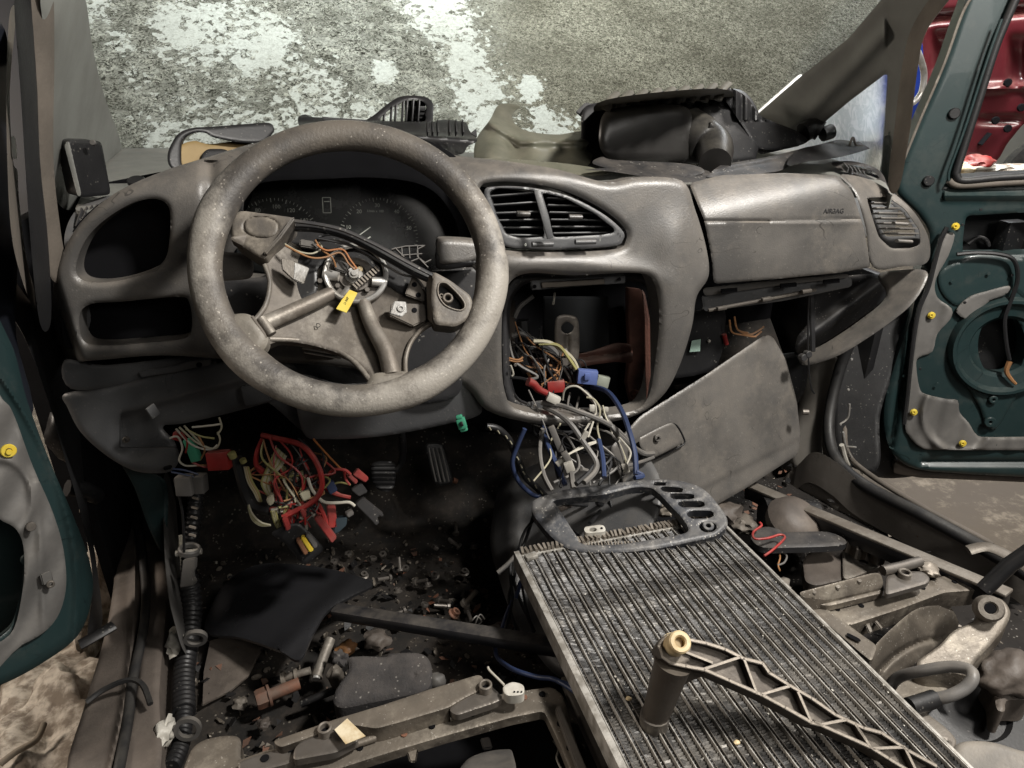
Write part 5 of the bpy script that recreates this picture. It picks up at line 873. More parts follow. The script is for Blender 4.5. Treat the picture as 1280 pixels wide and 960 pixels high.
pr('case_ear', [(720, 140), (732, 128), (744, 130), (746, 140), (730, 148)], pl((0, 1.36, .8), (0, -1, .2)), .006, blackpl, ab); relief('case_wing', [(742, 205), (752, 196), (770, 200), (860, 205), (880, 216), (840, 222), (790, 216)], pl3(PY(742, 205, 1.18), PY(880, 210, 1.16), PY(800, 225, 1.12)), darkpl, ab, lip=3, step=2, wall=.01)
relief('side_flap', [(900, 112), (918, 112), (936, 124), (948, 142), (966, 152), (996, 164), (1010, 176), (990, 184), (950, 186), (930, 160)], pl3(PY(910, 115, 1.42), PY(1000, 175, 1.42), PY(940, 186, 1.38)), blackpl, ab, lip=4, step=2, wall=.03, h=lambda x, y: -.008 * np.sin(x * .5) * (y < 150))
ws = thing('tray_strip', 'long grey-black cowl strip lying aslant across the passenger side dash top', 'trim')
relief('strip', [(880, 222), (900, 206), (960, 196), (1010, 184), (1048, 174), (1080, 178), (1074, 186), (1030, 196), (1000, 200), (975, 214), (930, 220)], pl3(PY(890, 218, 1.14), PY(1070, 182, 1.40), PY(980, 190, 1.30)), darkpl, ws, lip=4, step=2, wall=.02, sm='rc', h=lambda x, y: -.012 * np.exp(-((y - 214 + (x - 880) * .19) / 3) ** 2))
relief('strip_lower', [(1000, 186), (1060, 178), (1100, 176), (1092, 184), (1052, 196), (1010, 202), (984, 206)], pl3(PY(990, 205, 1.2), PY(1095, 180, 1.36), PY(1040, 188, 1.3)), blackpl, ws, lip=3, step=2, wall=.03)
relief('strip_flange', [(732, 212), (800, 208), (880, 212), (884, 224), (850, 228), (800, 220), (760, 214)], pl3(PY(732, 212, 1.14), PY(884, 224, 1.12), PY(800, 206, 1.18)), darkpl, ws, lip=2, step=2, wall=.01)
tube('spring_clip', [PY(x, y, 1.34) for x, y in [(1062, 182), (1066, 172), (1070, 181), (1078, 183)]], .0025, rodm, ws, n=6); tube('knob', [PY(1004, 166, 1.44), PY(1016, 160, 1.44), PY(1026, 164, 1.43)], .022, blackpl, ws, n=10); tube('knob', [PY(1028, 168, 1.42), PY(1040, 164, 1.42)], .016, blackpl, ws, n=10, res=1)
relief('strip_bar', [(944, 180), (1000, 172), (1002, 182), (948, 194)], pl((0, 1.42, .8), (0, -1, .3)), darkpl, ws, lip=3, step=2, wall=.03, sm='rc')
# ================================================================ RADIATOR
ra = thing('radiator', 'aluminium car radiator core lying flat between the seats under a metal bracket', 'radiator')
C0 = PZ(650, 690, .25) ; ux = Vector((1, .035, 0)).normalized(); Wd = .342; uy = Vector((.040, -1, .045)).normalized(); RL = .62
def RAp(u, v, z=0): return C0 + ux * u + uy * v + Vector((0, 0, z))
NT = 21; pit = Wd / (NT - 1)
tb = None
def tube_strip():
    return bar('tube', RAp(0, .012, -.011), RAp(0, RL, -.011), .0016, .026, alu, ra, bev=.0007)
tb = tube_strip()
for i in range(1, NT): o = copyto(tb, ux * (pit * i) + Vector((0, 0, random.uniform(-.0006, .0006))), parent=ra)
tn = 0; V = []; F = []; nf = int(RL / .0021)
for j in range(nf + 1):
    y = .014 + j * .0021; z = 0.0 if j % 2 else -.0022
    for (u, dz) in ((.0010, -.0005), (pit * .5, 0), (pit - .0010, -.0005)): V.append(RAp(u, y, z + dz - .0012)); V.append(RAp(u, y, -.022 + z))
for j in range(nf):
    for c in range(2):
        a = j * 6 + c * 2; F.append((a, a + 2, a + 8, a + 6))
fv = []
for q_ in range(4):
    V_ = [Vector(v) + Vector((random.gauss(0, .0002), random.gauss(0, .0002), random.gauss(0, .0003) + (.0008 * math.sin(i_ * .02 + q_) ))) * (1 if i_ % 2 == 0 else .2) for i_, v in enumerate(V)]
    fv.append(mesh('fin_strip', V_, F, finm, ra, None))
for q_ in range(4): fv[q_].location = ux * (pit * q_)
for i in range(4, NT - 1): copyto(fv[(i * 7) % 4], ux * (pit * i) + Vector((0, 0, random.uniform(-.001, .0004))), parent=ra)
hf = bar('tube', RAp(pit * .32, .012, -.0125), RAp(pit * .32, RL, -.0125), .0011, .024, dsteel, ra, bev=0)  # dull bar stands in for the dim edge of each tube
for i in range(1, NT - 1): copyto(hf, ux * (pit * i) + Vector((0, 0, random.uniform(-.0006, .0006))), parent=ra)
bar('side_rail', RAp(-.006, .0, -.012), RAp(-.006, RL, -.012), .009, .030, alu, ra, bev=.001); bar('side_rail', RAp(Wd + .003, .0, -.012), RAp(Wd + .003, RL, -.012), .004, .028, alu, ra, bev=.001)
bar('header_plate', RAp(-.008, .004, -.012), RAp(Wd + .005, .004, -.012), .014, .024, alu, ra); 
tl = bmesh.new()
for i in range(48):
    u = Wd * (i + .5) / 48; g = bmesh.ops.create_cube(tl, size=1); bmesh.ops.scale(tl, vec=(.004, .013, .008), verts=g['verts']); bmesh.ops.transform(tl, matrix=Matrix.Translation(RAp(u, .002, .002)) @ Euler((random.uniform(-.2, .2), random.uniform(-.4, .4), math.atan2(ux.y, ux.x) + random.uniform(-.3, .3))).to_matrix().to_4x4(), verts=g['verts'])
frombm('header_teeth', tl, edgem, ra)
box('rail_end', RAp(.012, .02, .003), (.02, .012, .008), alu, ra, rot=(0, 0, .2))
# grit on the core
gb = bmesh.new()
for i in range(330):
    u, v = random.uniform(0, Wd), random.uniform(.02, RL); s = random.uniform(.0004, .0012) * (1.8 if random.random() < .05 else 1); g = bmesh.ops.create_icosphere(gb, subdivisions=1, radius=s); bmesh.ops.transform(gb, matrix=Matrix.Translation(RAp(u, v, .0008)) @ Matrix.Diagonal((1, random.uniform(.5, 1.8), .5, 1)), verts=g['verts'])
o = frombm('grit', gb, MATS['white_plastic'], None); props(o, kind='stuff')
for p, lb in (((786, 873), 'cream chip of plastic on the radiator left of the bracket leg'), ((921, 928), 'cream chip on the radiator below the bracket arm')):
    o = lump('plastic_chip', PZ(*p, .268), (.004, .003, .002), brasspl, p[0], k=.3, sub=2); props(o, lb, 'debris')
# ================================================================ CAST BRACKET
bk = thing('cast_bracket', 'ribbed triangular cast metal bracket with cream bushing lying on the radiator', 'bracket')
zb = lambda pts: zc(780, 760, 4.267, pts)
UP = zb([(330, 165), (440, 188), (540, 220), (640, 270), (740, 295), (775, 345), (880, 410), (1000, 480), (1130, 570), (1280, 640)]) + [(1102, 916), (1135, 938), (1170, 957)]
LOW = zb([(190, 205), (205, 260), (250, 292), (330, 310), (430, 328), (560, 385), (740, 465), (860, 530), (1000, 610), (1060, 625)]) + zc(920, 740, 3.556, [(350, 578), (600, 690), (680, 740), (760, 790)])
HD = PZ(842, 806, .370); BKP = pl3(HD, PZ(1168, 956, .285), PZ(1128, 962, .285)); 
_p = pp(BKP, [(842, 806), (1168, 956), (1128, 962)]); bn = (_p[1] - _p[0]).cross(_p[2] - _p[0]).normalized(); bn = bn if bn.z > 0 else -bn
ring = UP + LOW[::-1]
relief('web_floor', ring, pl(HD - bn * .011, bn), bracketm, bk, lip=0, step=2.2, wall=.006, wdir=tuple(-bn), sm='raw', back=True)
ribs('outer_rib', [UP, LOW], BKP, .0040, .026, bracketm, bk, n=bn); 
CR = [zb([(330, 235), (470, 290)]), zb([(430, 325), (620, 262)]), zb([(640, 270), (710, 455)]), zb([(730, 462), (880, 418)]), zb([(930, 450), (1000, 608)]), zb([(1050, 622), (1190, 595)]), zb([(1235, 620), (1290, 700)]),
      zc(920, 740, 3.556, [(540, 600), (600, 690)]), zc(920, 740, 3.556, [(610, 695), (750, 690)]), zc(920, 740, 3.556, [(755, 700), (800, 790)])]
for c in CR: ribs('cross_rib', [c], pl(HD - bn * .0006, bn), .0034, .011, bracketm, bk, n=bn)
ribs('worn_edge', [UP, LOW] + CR, pl(HD + bn * .0007, bn), .0024, .0010, edgem, bk, n=bn)
relief('head', zb([(180, 210), (200, 165), (240, 135), (300, 135), (345, 165), (360, 240), (340, 290), (260, 300), (200, 260)]), pl(HD - bn * .004, bn), bracketm, bk, lip=2, step=2, wall=.018, wdir=tuple(-bn))
bc = on(BKP, 844, 806); lathe('bushing', [(.0055, .006), (.0055, .018), (.007, .020), (.0105, .020), (.0120, .018), (.0122, -.004), (.0140, -.006), (.0140, -.009), (0, -.009)], bc, bn, brasspl, bk, 28); disc('bushing_core', bc, bn, .0056, .012, tanpl, bk)
ft = PZ(818, 899, .272); hd2 = on(BKP, 846, 826) - bn * .014
tube('leg', [hd2, hd2.lerp(ft, .5), ft], .0205, bracketm, bk, n=18, taper=.70); tube('leg_foot', [ft + Vector((0, 0, .008)), ft + Vector((0, 0, -.009))], .0165, dsteel, bk, n=16, res=1); 
prism('gusset', [hd2 + Vector((.0, 0, 0)), on(pl(HD - bn * .018, bn), 900, 842), on(pl(HD - bn * .018, bn), 872, 848), hd2.lerp(ft, .55) + ux * .012], .008, bracketm, bk)
# ================================================================ HEATER CONTROL BEZEL
hb = thing('console_surround', 'dusty blue-grey console surround with a column of oval switch holes lying on the radiator', 'console surround')
z_ = lambda pts: zc(580, 460, 3.556, pts)
H1 = PZ(665, 640, .285); HP = pl3(PZ(668, 640, .275), PZ(900, 655, .275), PZ(790, 600, .300)); 
_q = pp(HP, [(668, 640), (900, 655), (790, 600)]); hn = (_q[1] - _q[0]).cross(_q[2] - _q[0]).normalized(); hn = hn if hn.z > 0 else -hn
HO = z_([(302, 600), (330, 572), (450, 535), (600, 515), (800, 492), (900, 490), (1000, 505), (1075, 540), (1145, 620), (1172, 670), (1165, 705), (1110, 745), (1000, 770), (850, 800), (700, 815), (560, 815), (470, 800), (405, 760), (340, 690), (306, 640)])
HM = z_([(395, 592), (470, 575), (620, 560), (740, 530), (820, 528), (860, 548), (920, 610), (975, 670), (998, 715), (970, 735), (860, 755), (700, 780), (580, 785), (510, 770), (460, 700), (420, 640)])
sl = [rc(z_(q), 5) for q in ([(868, 530), (890, 522), (965, 528), (985, 540), (970, 550), (890, 548)], [(908, 562), (930, 553), (1015, 556), (1035, 568), (1015, 580), (930, 580)], [(945, 600), (965, 588), (1060, 588), (1080, 602), (1060, 616), (970, 617)], [(985, 645), (1010, 630), (1100, 630), (1120, 648), (1095, 665), (1010, 668)], [(830, 510), (850, 503), (900, 505), (915, 512), (895, 520), (850, 520)])]
kn = cr(z_([(1045, 700), (1055, 685), (1085, 680), (1115, 688), (1125, 705), (1110, 722), (1080, 728), (1055, 718)]), 3)
relief('surround', HO, HP, bezelm, hb, holes=[HM, *sl, kn], lip=5, hlip=3, step=1.6, wall=.017, wdir=tuple(-hn))
disc('knob_seat', on(pl(HD * 0 + Vector(_q[0]) - hn * .006, hn), *z_([(1085, 705)])[0]), hn, .009, .004, bezelm, hb, hole=.004); 
for x in (545, 590, 640): pass
ribs('grid_teeth', [z_([(520 + k * 15, 770), (528 + k * 15, 800)]) for k in range(22)], pl(Vector(_q[0]) - hn * .010, hn), .0018, .006, edgem, hb, n=hn)
plg = pl(Vector(_q[0]) - hn * .004, hn)
relief('inner_side', z_([(340, 590), (395, 592), (470, 700), (510, 770), (460, 770), (390, 700)]), plg, bezelm, hb, lip=2, step=2, wall=.01, wdir=tuple(-hn))
wb = thing('fuse_holder', 'small square cream plastic block with a round hole inside the console surround', 'connector'); BP = pl3(PZ(730, 665, .262), PZ(760, 665, .262), PZ(740, 655, .268))
relief('block', z_([(530, 705), (620, 693), (635, 725), (540, 735)]), BP, whitepl, wb, holes=[rc(z_([(556, 712), (575, 706), (592, 712), (588, 724), (570, 727), (556, 722)]), 3)], lip=1, step=1.4, wall=.014, wdir=(0, 0, -1), sm='rc'); disc('block_hole', on(BP, *z_([(612, 713)])[0]), (0, 0, 1), .002, .0015, voidm, wb, n=8); pr('block_floor', z_([(545, 708), (600, 700), (605, 722), (550, 730)]), pl3(PZ(730, 665, .252), PZ(760, 665, .252), PZ(740, 655, .258)), .004, tanpl, wb)
sgear = thing('console_lever', 'dark cables and a dusty lever lying under the console surround opening', 'cables')
for pts, r_, m_ in (([(700, 585), (760, 640), (850, 720)], .012, sillm), ([(590, 600), (640, 610), (720, 590), (780, 620), (840, 690)], .004, blackw), ([(440, 600), (540, 610), (640, 600), (700, 580)], .0035, blackw), ([(560, 690), (610, 630), (640, 560)], .003, blackw), ([(650, 590), (660, 660), (650, 740)], .003, blackw), ([(400, 640), (470, 610)], .005, sillm)): tube('cable', [PZ(x, y, .235 - .02 * i) for i, (x, y) in enumerate(z_(pts))], r_, m_, sgear, n=8)
lump('cable_block', PZ(*z_([(890, 625)])[0], .245), (.018, .02, .012), edgem, 8, sgear, .4, 3)
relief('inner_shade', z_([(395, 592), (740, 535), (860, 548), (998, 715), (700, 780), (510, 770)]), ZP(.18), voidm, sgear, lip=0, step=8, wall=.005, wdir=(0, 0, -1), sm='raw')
# ================================================================ UNDER-DASH WIRING, LEFT
fw_ = thing('fuse_box_loom', 'red and cream wires tangled into a black relay box hanging in the driver footwell', 'wires')
zf = lambda pts: zc(280, 530, 5.055, pts)
def wf(pts, Y, r_, m_, name='wire'):
    P = zf(pts); Ys = np.interp(np.linspace(0, 1, len(P)), np.linspace(0, 1, len(Y)), Y); return tube(name, [PY(x, y, q) for (x, y), q in zip(P, Ys)], r_, m_, fw_, n=7)
for pts, Y, r_ in (([(240, 70), (330, 90), (470, 125), (550, 190), (605, 290), (620, 390), (590, 460), (520, 515), (430, 560), (370, 590)], [1.02, .96, .95], .0044), ([(245, 95), (210, 180), (205, 260), (250, 320), (310, 400), (350, 490)], [1.02, .98], .0040), ([(215, 270), (300, 330), (420, 390), (520, 440), (590, 500), (635, 590), (650, 650)], [1.0, .96], .0038),
                   ([(240, 300), (300, 380), (360, 490)], [1.0, .97], .0035), ([(290, 535), (380, 530), (450, 495), (500, 500)], [.97, .96], .0030), ([(290, 548), (350, 555), (420, 545)], [.97, .96], .0026), ([(395, 580), (430, 660), (455, 730)], [.96, .96], .0042), ([(420, 580), (450, 640), (485, 710)], [.96, .96], .0040), ([(520, 320), (500, 380), (560, 420)], [1.0, .98], .0030),
                   ([(560, 330), (640, 400), (700, 440), (800, 465)], [1.0, .98], .0034), ([(555, 345), (620, 380), (720, 440), (790, 470)], [1.01, .99], .0026), ([(650, 330), (690, 290), (760, 290), (800, 320)], [1.0, .99], .0026), ([(760, 300), (770, 350), (795, 385)], [1.0, .99], .0022), ([(480, 210), (510, 250), (530, 290)], [1.02, 1.0], .003), ([(500, 470), (600, 560), (640, 600)], [.98, .97], .0032)):
    wf(pts, Y, r_, redw, 'red_wire')
for pts in ([(590, 460), (640, 495), (720, 498), (790, 495), (825, 518)], [(300, 545), (380, 520), (430, 490)], [(440, 570), (500, 600), (520, 640), (515, 690)], [(535, 530), (560, 560), (575, 590)], [(530, 340), (560, 420), (620, 490)], [(300, 560), (400, 550), (460, 575)]): wf(pts, [.965, .96], .0026, whitew, 'white_wire')
for k in range(9): wf([(335 + k * 7, 150 + k * 6), (300 + k * 8, 230 + k * 4), (260 + k * 8, 310), (240 + k * 9, 380 + k * 3), (290 + k * 5, 470)], [1.0, .98], .0021, creamw if k % 3 else yelw, 'cream_wire')
for k in range(10): wf([(365, 260 + k * 6), (400 + k * 2, 290 + k * 7), (450, 305 + k * 8), (500, 300 + k * 5)], [1.0, 1.01], .0018, creamw if k % 2 else yelw, 'cream_wire')
for k in range(6): wf([(130 + k * 4, 270), (150 + k * 5, 360), (190 + k * 5, 430), (220 + k * 3, 490)], [.99, .98], .0020, [creamw, brownw, yelw][k % 3], 'cream_wire')
for k in range(5): wf([(155, 510 + k * 5), (180, 570 + k * 8), (230, 620 + k * 5), (295, 640)], [.97, .96], .0017, yelw if k % 2 else creamw, 'cream_wire'); wf([(300 + k * 6, 550), (320 + k * 6, 620), (360 + k * 5, 690)], [.96, .96], .0020, creamw if k % 2 else yelw, 'cream_wire')
wf([(80, 210), (110, 330), (150, 460), (200, 520), (290, 545)], [1.0, .97], .009, blackpl, 'black_sleeve'); wf([(565, 95), (640, 180), (740, 285)], [.99, 1.0], .0016, orgw, 'orange_wire'); wf([(470, 90), (560, 180), (640, 310)], [1.0, 1.0], .0022, blackw, 'black_wire'); wf([(690, 380), (740, 370), (800, 385)], [1.0, .99], .0016, yelw, 'cream_wire')
FP = pl((0, .955, .3), (.1, -1, .35))
relief('relay_box', zf([(290, 690), (370, 640), (470, 620), (560, 700), (640, 790), (520, 890), (490, 880), (390, 760)]), pl((0, .965, .3), (.1, -1, .35)), blackpl, fw_, lip=3, step=2.2, wall=.04, sm='rc')
for pts, m_, nm in (([(455, 740), (482, 727), (535, 815), (508, 832)], M('brown_fuse', (.22, .10, .05), .5, bump=0), 'brown_fuse'), ([(484, 725), (510, 712), (570, 798), (540, 815)], yellowpl, 'yellow_fuse'), ([(514, 705), (540, 694), (595, 775), (568, 790)], greypl, 'grey_fuse'), ([(650, 515), (705, 515), (718, 655), (660, 662)], redpl, 'red_connector'),
                    ([(568, 600), (605, 580), (715, 720), (680, 756)], redpl, 'red_connector'), ([(365, 600), (400, 590), (425, 660), (395, 680)], redpl, 'red_connector'), ([(480, 550), (510, 540), (525, 580), (500, 600)], redpl, 'red_connector'), ([(775, 330), (800, 320), (850, 360), (832, 385)], redpl, 'red_connector'), ([(815, 325), (848, 285), (918, 345), (892, 372)], redpl, 'red_connector'),
                    ([(830, 510), (880, 465), (1010, 570), (1005, 590), (980, 580), (965, 600), (985, 620), (960, 645), (930, 610)], darkpl, 'black_connector'), ([(805, 420), (870, 375), (910, 430), (850, 460)], darkpl, 'black_connector'), ([(700, 600), (780, 590), (775, 640), (720, 690), (690, 700)], M('dark_teal_plastic', (.025, .04, .05), .5, bump=0), 'teal_connector'),
                    ([(265, 480), (310, 440), (320, 500), (285, 520)], creamw, 'cream_connector'), ([(475, 440), (540, 420), (550, 470), (500, 490)], creamw, 'cream_connector'), ([(765, 570), (810, 545), (825, 570), (785, 595)], greypl, 'grey_connector'), ([(640, 380), (690, 360), (720, 420), (670, 450)], bluew, 'blue_connector')):
    pr(nm, zf(pts), pl((0, .945 if 'fuse' in nm or pts[0][0] < 600 else .98, .3), (.1, -1, .35)), .016, m_, fw_)
_r = random.Random(3)
for k in range(34):
    x0 = _r.uniform(240, 620); y0 = _r.uniform(80, 380); wf([(x0, y0), (x0 + _r.uniform(-120, 120), y0 + _r.uniform(40, 140)), (_r.uniform(300, 640), _r.uniform(330, 520)), (_r.uniform(330, 620), _r.uniform(480, 660))], [_r.uniform(.98, 1.03), .98, .955], _r.choice([.0010, .0014, .0018]), _r.choice([redw, redw, creamw, yelw, blackw, brownw, blackw, blackw, yelw, greyw]), 'thin_wire')
lp_ = thing('diagnostic_loom', 'green and red plugs with thin wires poking out below the left panel', 'wires')
plug('green_plug', (241, 562), .985, (.014, .012, .036), -15, greenpl, lp_); plug('red_plug', (274, 575), .97, (.032, .016, .028), -3, redpl, lp_); plug('red_plug', (222, 545), 1.0, (.012, .01, .012), 20, redpl, lp_); tube('yellow_end', [PY(289, 566, .96), PY(292, 572, .96)], .006, yelw, lp_, n=8, res=1); tube('yellow_end', [PY(303, 574, .97), PY(305, 578, .97)], .005, yelw, lp_, n=8, res=1)
for pts, m_ in (([(212, 548), (222, 546), (228, 560), (224, 575), (232, 582), (246, 582)], whitew), ([(230, 532), (245, 548), (255, 558), (270, 560), (275, 550), (272, 540)], creamw), ([(220, 536), (240, 556), (262, 562), (272, 556)], whitew), ([(240, 534), (262, 532), (276, 530)], whitew), ([(274, 522), (277, 534), (272, 543)], creamw), ([(246, 582), (265, 580), (280, 572), (288, 568)], brownw),
                ([(226, 540), (234, 552), (232, 566)], redw), ([(248, 545), (256, 562), (250, 575)], brownw), ([(216, 586), (232, 588), (248, 593)], bluew), ([(214, 590), (230, 593), (242, 596)], bluew), ([(240, 578), (258, 584), (270, 580)], redw), ([(232, 536), (250, 545), (268, 548)], yelw), ([(224, 534), (244, 552), (262, 560)], creamw)):
    wire([(x, y, .98) for x, y in pts], .0015, m_, lp_)
# corrugated hose along the sill
hs = thing('corrugated_loom', 'black corrugated wiring hose clipped along the left floor edge', 'hose')
HZ = [(246, 610, .30), (243, 640, .27), (238, 680, .22), (236, 720, .16), (240, 760, .12), (236, 800, .10), (230, 840, .09), (230, 890, .09), (226, 930, .09), (214, 960, .10)]
tube('hose', [PZ(x, y, z) for x, y, z in HZ], .0125, blackpl, hs, n=14, corr=.008); tube('hose_lower', [PZ(x, y, z) for x, y, z in HZ[3:8]], .0165, blackpl, hs, n=14, corr=.009)
for i, p in enumerate([(237, 690, .235), (244, 800, .13), (234, 913, .12)]): c = PZ(*p); d_ = (PZ(*HZ[2 + i * 3]) - PZ(*HZ[min(3 + i * 3, 9)])).normalized(); disc('clip_band', c, d_, .0175, .009, greypl, hs, hole=.012)
tube('clip_pin', [PZ(220, 692, .235), PZ(252, 689, .235)], .005, whitepl, hs, n=8, res=1)
for i, (x, y) in enumerate(((218, 802), (206, 915))): lump('foam_tuft', PZ(x, y, .12), (.012, .024, .015), whitepl, 11 + i, hs, .6, 3)
for x, y in ((244, 622), (243, 634), (242, 646), (240, 658), (240, 668)): tube('fleck', [PZ(x - 3, y, .31), PZ(x + 4, y + 2, .31)], .0022, sealb, hs, n=5, res=1)
pr('hose_cover', [(228, 700), (244, 698), (243, 712), (240, 714), (241, 724), (244, 726), (242, 732), (224, 735)], pl3(PZ(230, 700, .25), PZ(244, 700, .25), PZ(232, 735, .21)), .01, greypl, hs)
bx = thing('door_connector', 'dark grey two-part cable connector at the top of the corrugated hose', 'connector'); plug('plug', (232, 606), .98, (.024, .02, .03), 0, greypl, bx); plug('plug', (250, 604), .985, (.018, .02, .028), 0, greypl, bx); tube('cord', [PY(x, y, .98) for x, y in [(218, 600), (228, 640), (230, 690)]], .002, blackw, bx)
# ================================================================ PEDALS
pd = thing('brake_pedal', 'black rubber brake pedal on a bent arm left of the accelerator', 'pedal')
relief('pad', [(463, 580), (472, 576), (492, 577), (496, 584), (493, 610), (486, 615), (472, 613), (465, 602)], pl((0, 1.24, .2), (0, -1, .5)), blackpl, pd, lip=4, step=1.8, wall=.02, sm='rc', h=lambda x, y: .002 * np.sin(y * 1.1)); tube('arm', [PY(x, y, Y) for x, y, Y in [(494, 588, 1.25), (502, 578, 1.25), (504, 560, 1.24), (502, 540, 1.22), (500, 520, 1.2)]], .007, darkpl, pd, n=8)
pd2 = thing('accelerator_pedal', 'ribbed black accelerator pedal right of the brake pedal', 'pedal')
relief('pad', [(531, 560), (538, 553), (554, 556), (560, 575), (566, 600), (560, 606), (546, 606), (538, 590)], pl((0, 1.27, .2), (0, -1, .5)), blackpl, pd2, lip=3, step=1.8, wall=.015); 
for k in range(4): tube('rib', [PY(536 + k * 5, 560, 1.255), PY(540 + k * 5.4, 580, 1.24), PY(545 + k * 5.4, 602, 1.225)], .0018, greypl, pd2, n=6)
tube('red_stop', [PY(566, 600, 1.25), PY(571, 602, 1.25)], .006, rust, pd2, n=8, res=1)
o = lump('bright_hole', PY(494, 563, 1.5), (.012, .01, .022), whitepl, 3, k=.4, sub=2); props(o, 'white lump standing in for the bright hole above the brake pedal', 'debris')  # white lump put in place of a bright hole
# ================================================================ FLOOR CLUTTER
fm = thing('floor_mat', 'smooth black rubber sheet curled on the driver footwell floor', 'mat')
relief('sheet', [(258, 790), (262, 762), (282, 728), (318, 706), (360, 704), (420, 712), (466, 728), (440, 744), (410, 762), (392, 790), (374, 824), (348, 812), (300, 796)], pl3(PZ(262, 780, .07), PZ(370, 815, .11), PZ(400, 715, .10)), matm, fm, lip=2, step=3, wall=.005, wdir=(0, 0, -1), back=True, sm=lambda q: cr(q, 4), h=lambda x, y: .03 * ((x - 350) / 100) ** 2 - .012 * np.exp(-(((x - 375) * .7 + (y - 790) * .7) / 12) ** 2))
o = prism('trim_scrap', [PZ(x, y, z) for x, y, z in [(262, 800, .03), (300, 790, .03), (330, 806, .03), (310, 845, .03), (288, 862, .02), (252, 882, .02), (254, 840, .02)]], .004, sillm); props(o, 'dull brown torn panel scrap lying left of the rusty bolt', 'scrap')
pbm = M('bar_paint', (.030, .031, .036), .35, bump=.1, dust=.3, metal=.2)
o = bar('cross_tube', PZ(418, 764, .10), PZ(716, 812, .17), .026, .022, pbm, bev=.006); props(o, 'black square tube crossing the footwell towards the radiator', 'tube')
# loose fasteners
hexn = lathe('hex_nut', [(.0035, 0), (.0075, 0), (.0080, .001), (.0080, .006), (.0075, .007), (.0035, .007), (.0035, 0)], (0, 0, 0), (0, 0, 1), dsteel, None, 6)
wash = lathe('flange_nut', [(.0032, 0), (.0095, 0), (.0095, .0015), (.0065, .003), (.0065, .008), (.0032, .008), (.0032, 0)], (0, 0, 0), (0, 0, 1), dsteel, None, 16)
blt = lathe('small_bolt', [(0, 0), (.0075, 0), (.0075, .005), (.0038, .005), (.0038, .030), (0, .031)], (0, 0, 0), (0, 0, 1), dsteel, None, 10)
def fl(px, py, z=.018): return PZ(px, py, z)
for src, grp, lb, cat, pos in ((hexn, 'loose hex nuts in the footwell', 'dull hex nut on the footwell floor', 'nut', [(436, 694), (479, 694), (543, 686), (560, 720), (530, 758), (507, 712), (466, 700), (418, 704)]),
                          (wash, 'loose flanged nuts in the footwell', 'round flanged nut in the footwell', 'nut', [(544, 720), (582, 745), (581, 716), (535, 733), (592, 686), (497, 740), (455, 720)]),
                          (blt, 'loose bolts in the footwell', 'dull bolt lying in the footwell', 'bolt', [(518, 728), (548, 750), (500, 715), (570, 668), (584, 762), (488, 722), (562, 758), (575, 684), (508, 762)])):
    for i, (x, y) in enumerate(pos):
        o = src if i == 0 else copyto(src, (0, 0, 0)); o.location = fl(x, y); o.rotation_euler = (random.uniform(-.6, .6) + (1.4 if src is blt else 0), random.uniform(-.6, .6), random.uniform(0, 6.2)); props(o, lb, cat, grp)
    obs_ = sorted([q for q in S.objects if q.get('group') == grp], key=lambda q: q.location.x / q.location.y)
    for i, q in enumerate(obs_): q['label'] = lb + ', ' + (['leftmost', 'second from the left', 'third from the left', 'fourth from the left', 'fifth from the left', 'sixth from the left', 'seventh from the left', 'eighth from the left', 'ninth from the left'][i] if i < len(obs_) - 1 else 'rightmost') + ' of its kind'
for nm, p, m_, s, lb, cat in (('rusty_nut', (567, 768), rust, 1.25, 'orange rusted round nut at the front of the scattered fasteners', 'nut'), ('bright_bolt', (580, 756), rodm, 1.3, 'pale headed bolt standing beside the rusted round nut', 'bolt')):
    src = wash if cat == 'nut' else blt; me = src.data.copy(); me.materials.clear(); me.materials.append(m_); o = bpy.data.objects.new(nm, me); COL.objects.link(o); o.location = fl(*p, .03); o.scale = (s,) * 3; o.rotation_euler = (.6, .3, 1); props(o, lb, cat)
tf = tube('metal_shaving', [fl(*p, .04) for p in [(590, 776), (596, 770), (602, 777), (594, 782), (600, 768), (606, 774)]], .0012, steel); props(tf, 'curl of shiny metal shaving near the tunnel on the footwell floor', 'debris')
wr = thing('drive_bolt', 'large rusty hex head bolt with washer lying on the floor left of the foam pad', 'bolt')
a, b = PZ(330, 872, .05), PZ(374, 854, .05); d = (b - a).normalized(); tube('shank', [a, b], .0095, rust, wr, n=14, res=1); lathe('head', [(0, -.004), (.014, -.004), (.0155, 0), (.0155, .014), (.0, .014)], a - d * .008, d, rust, wr, 6); lathe('washer', [(0, 0), (.017, 0), (.017, .004), (0, .004)], a + d * .006, d, rust, wr, 20)
wr2 = thing('clamp_bolt', 'pale threaded clamp bolt behind the rusty hex bolt', 'bolt'); a, b = PZ(352, 848, .055), PZ(388, 838, .06); tube('shank', [a, b], .006, rodm, wr2, n=12, res=1); lathe('collar', [(0, 0), (.011, 0), (.011, .006), (0, .006)], a, (b - a), edgem, wr2, 12); lathe('collar', [(0, 0), (.009, 0), (.009, .004), (0, .004)], a.lerp(b, .45), (b - a), edgem, wr2, 12)
sp = thing('steel_pin', 'rounded steel pin standing aslant left of the foam pad', 'pin'); tube('pin', [PZ(396, 846, .05), PZ(404, 822, .06), PZ(413, 799, .07)], .0085, rodm, sp, n=14); tube('pin_tip', [PZ(395, 849, .05), PZ(396, 843, .052)], .0062, steel, sp, n=12, res=1)
o = tube('black_rod', [PZ(376, 880, .04), PZ(420, 862, .05), PZ(462, 848, .05)], .006, blackpl); props(o, 'thin black rod lying under the foam pad', 'rod')
fo = thing('foam_pad', 'dusty black moulded foam pad lying in front of the seat crossmember', 'pad')
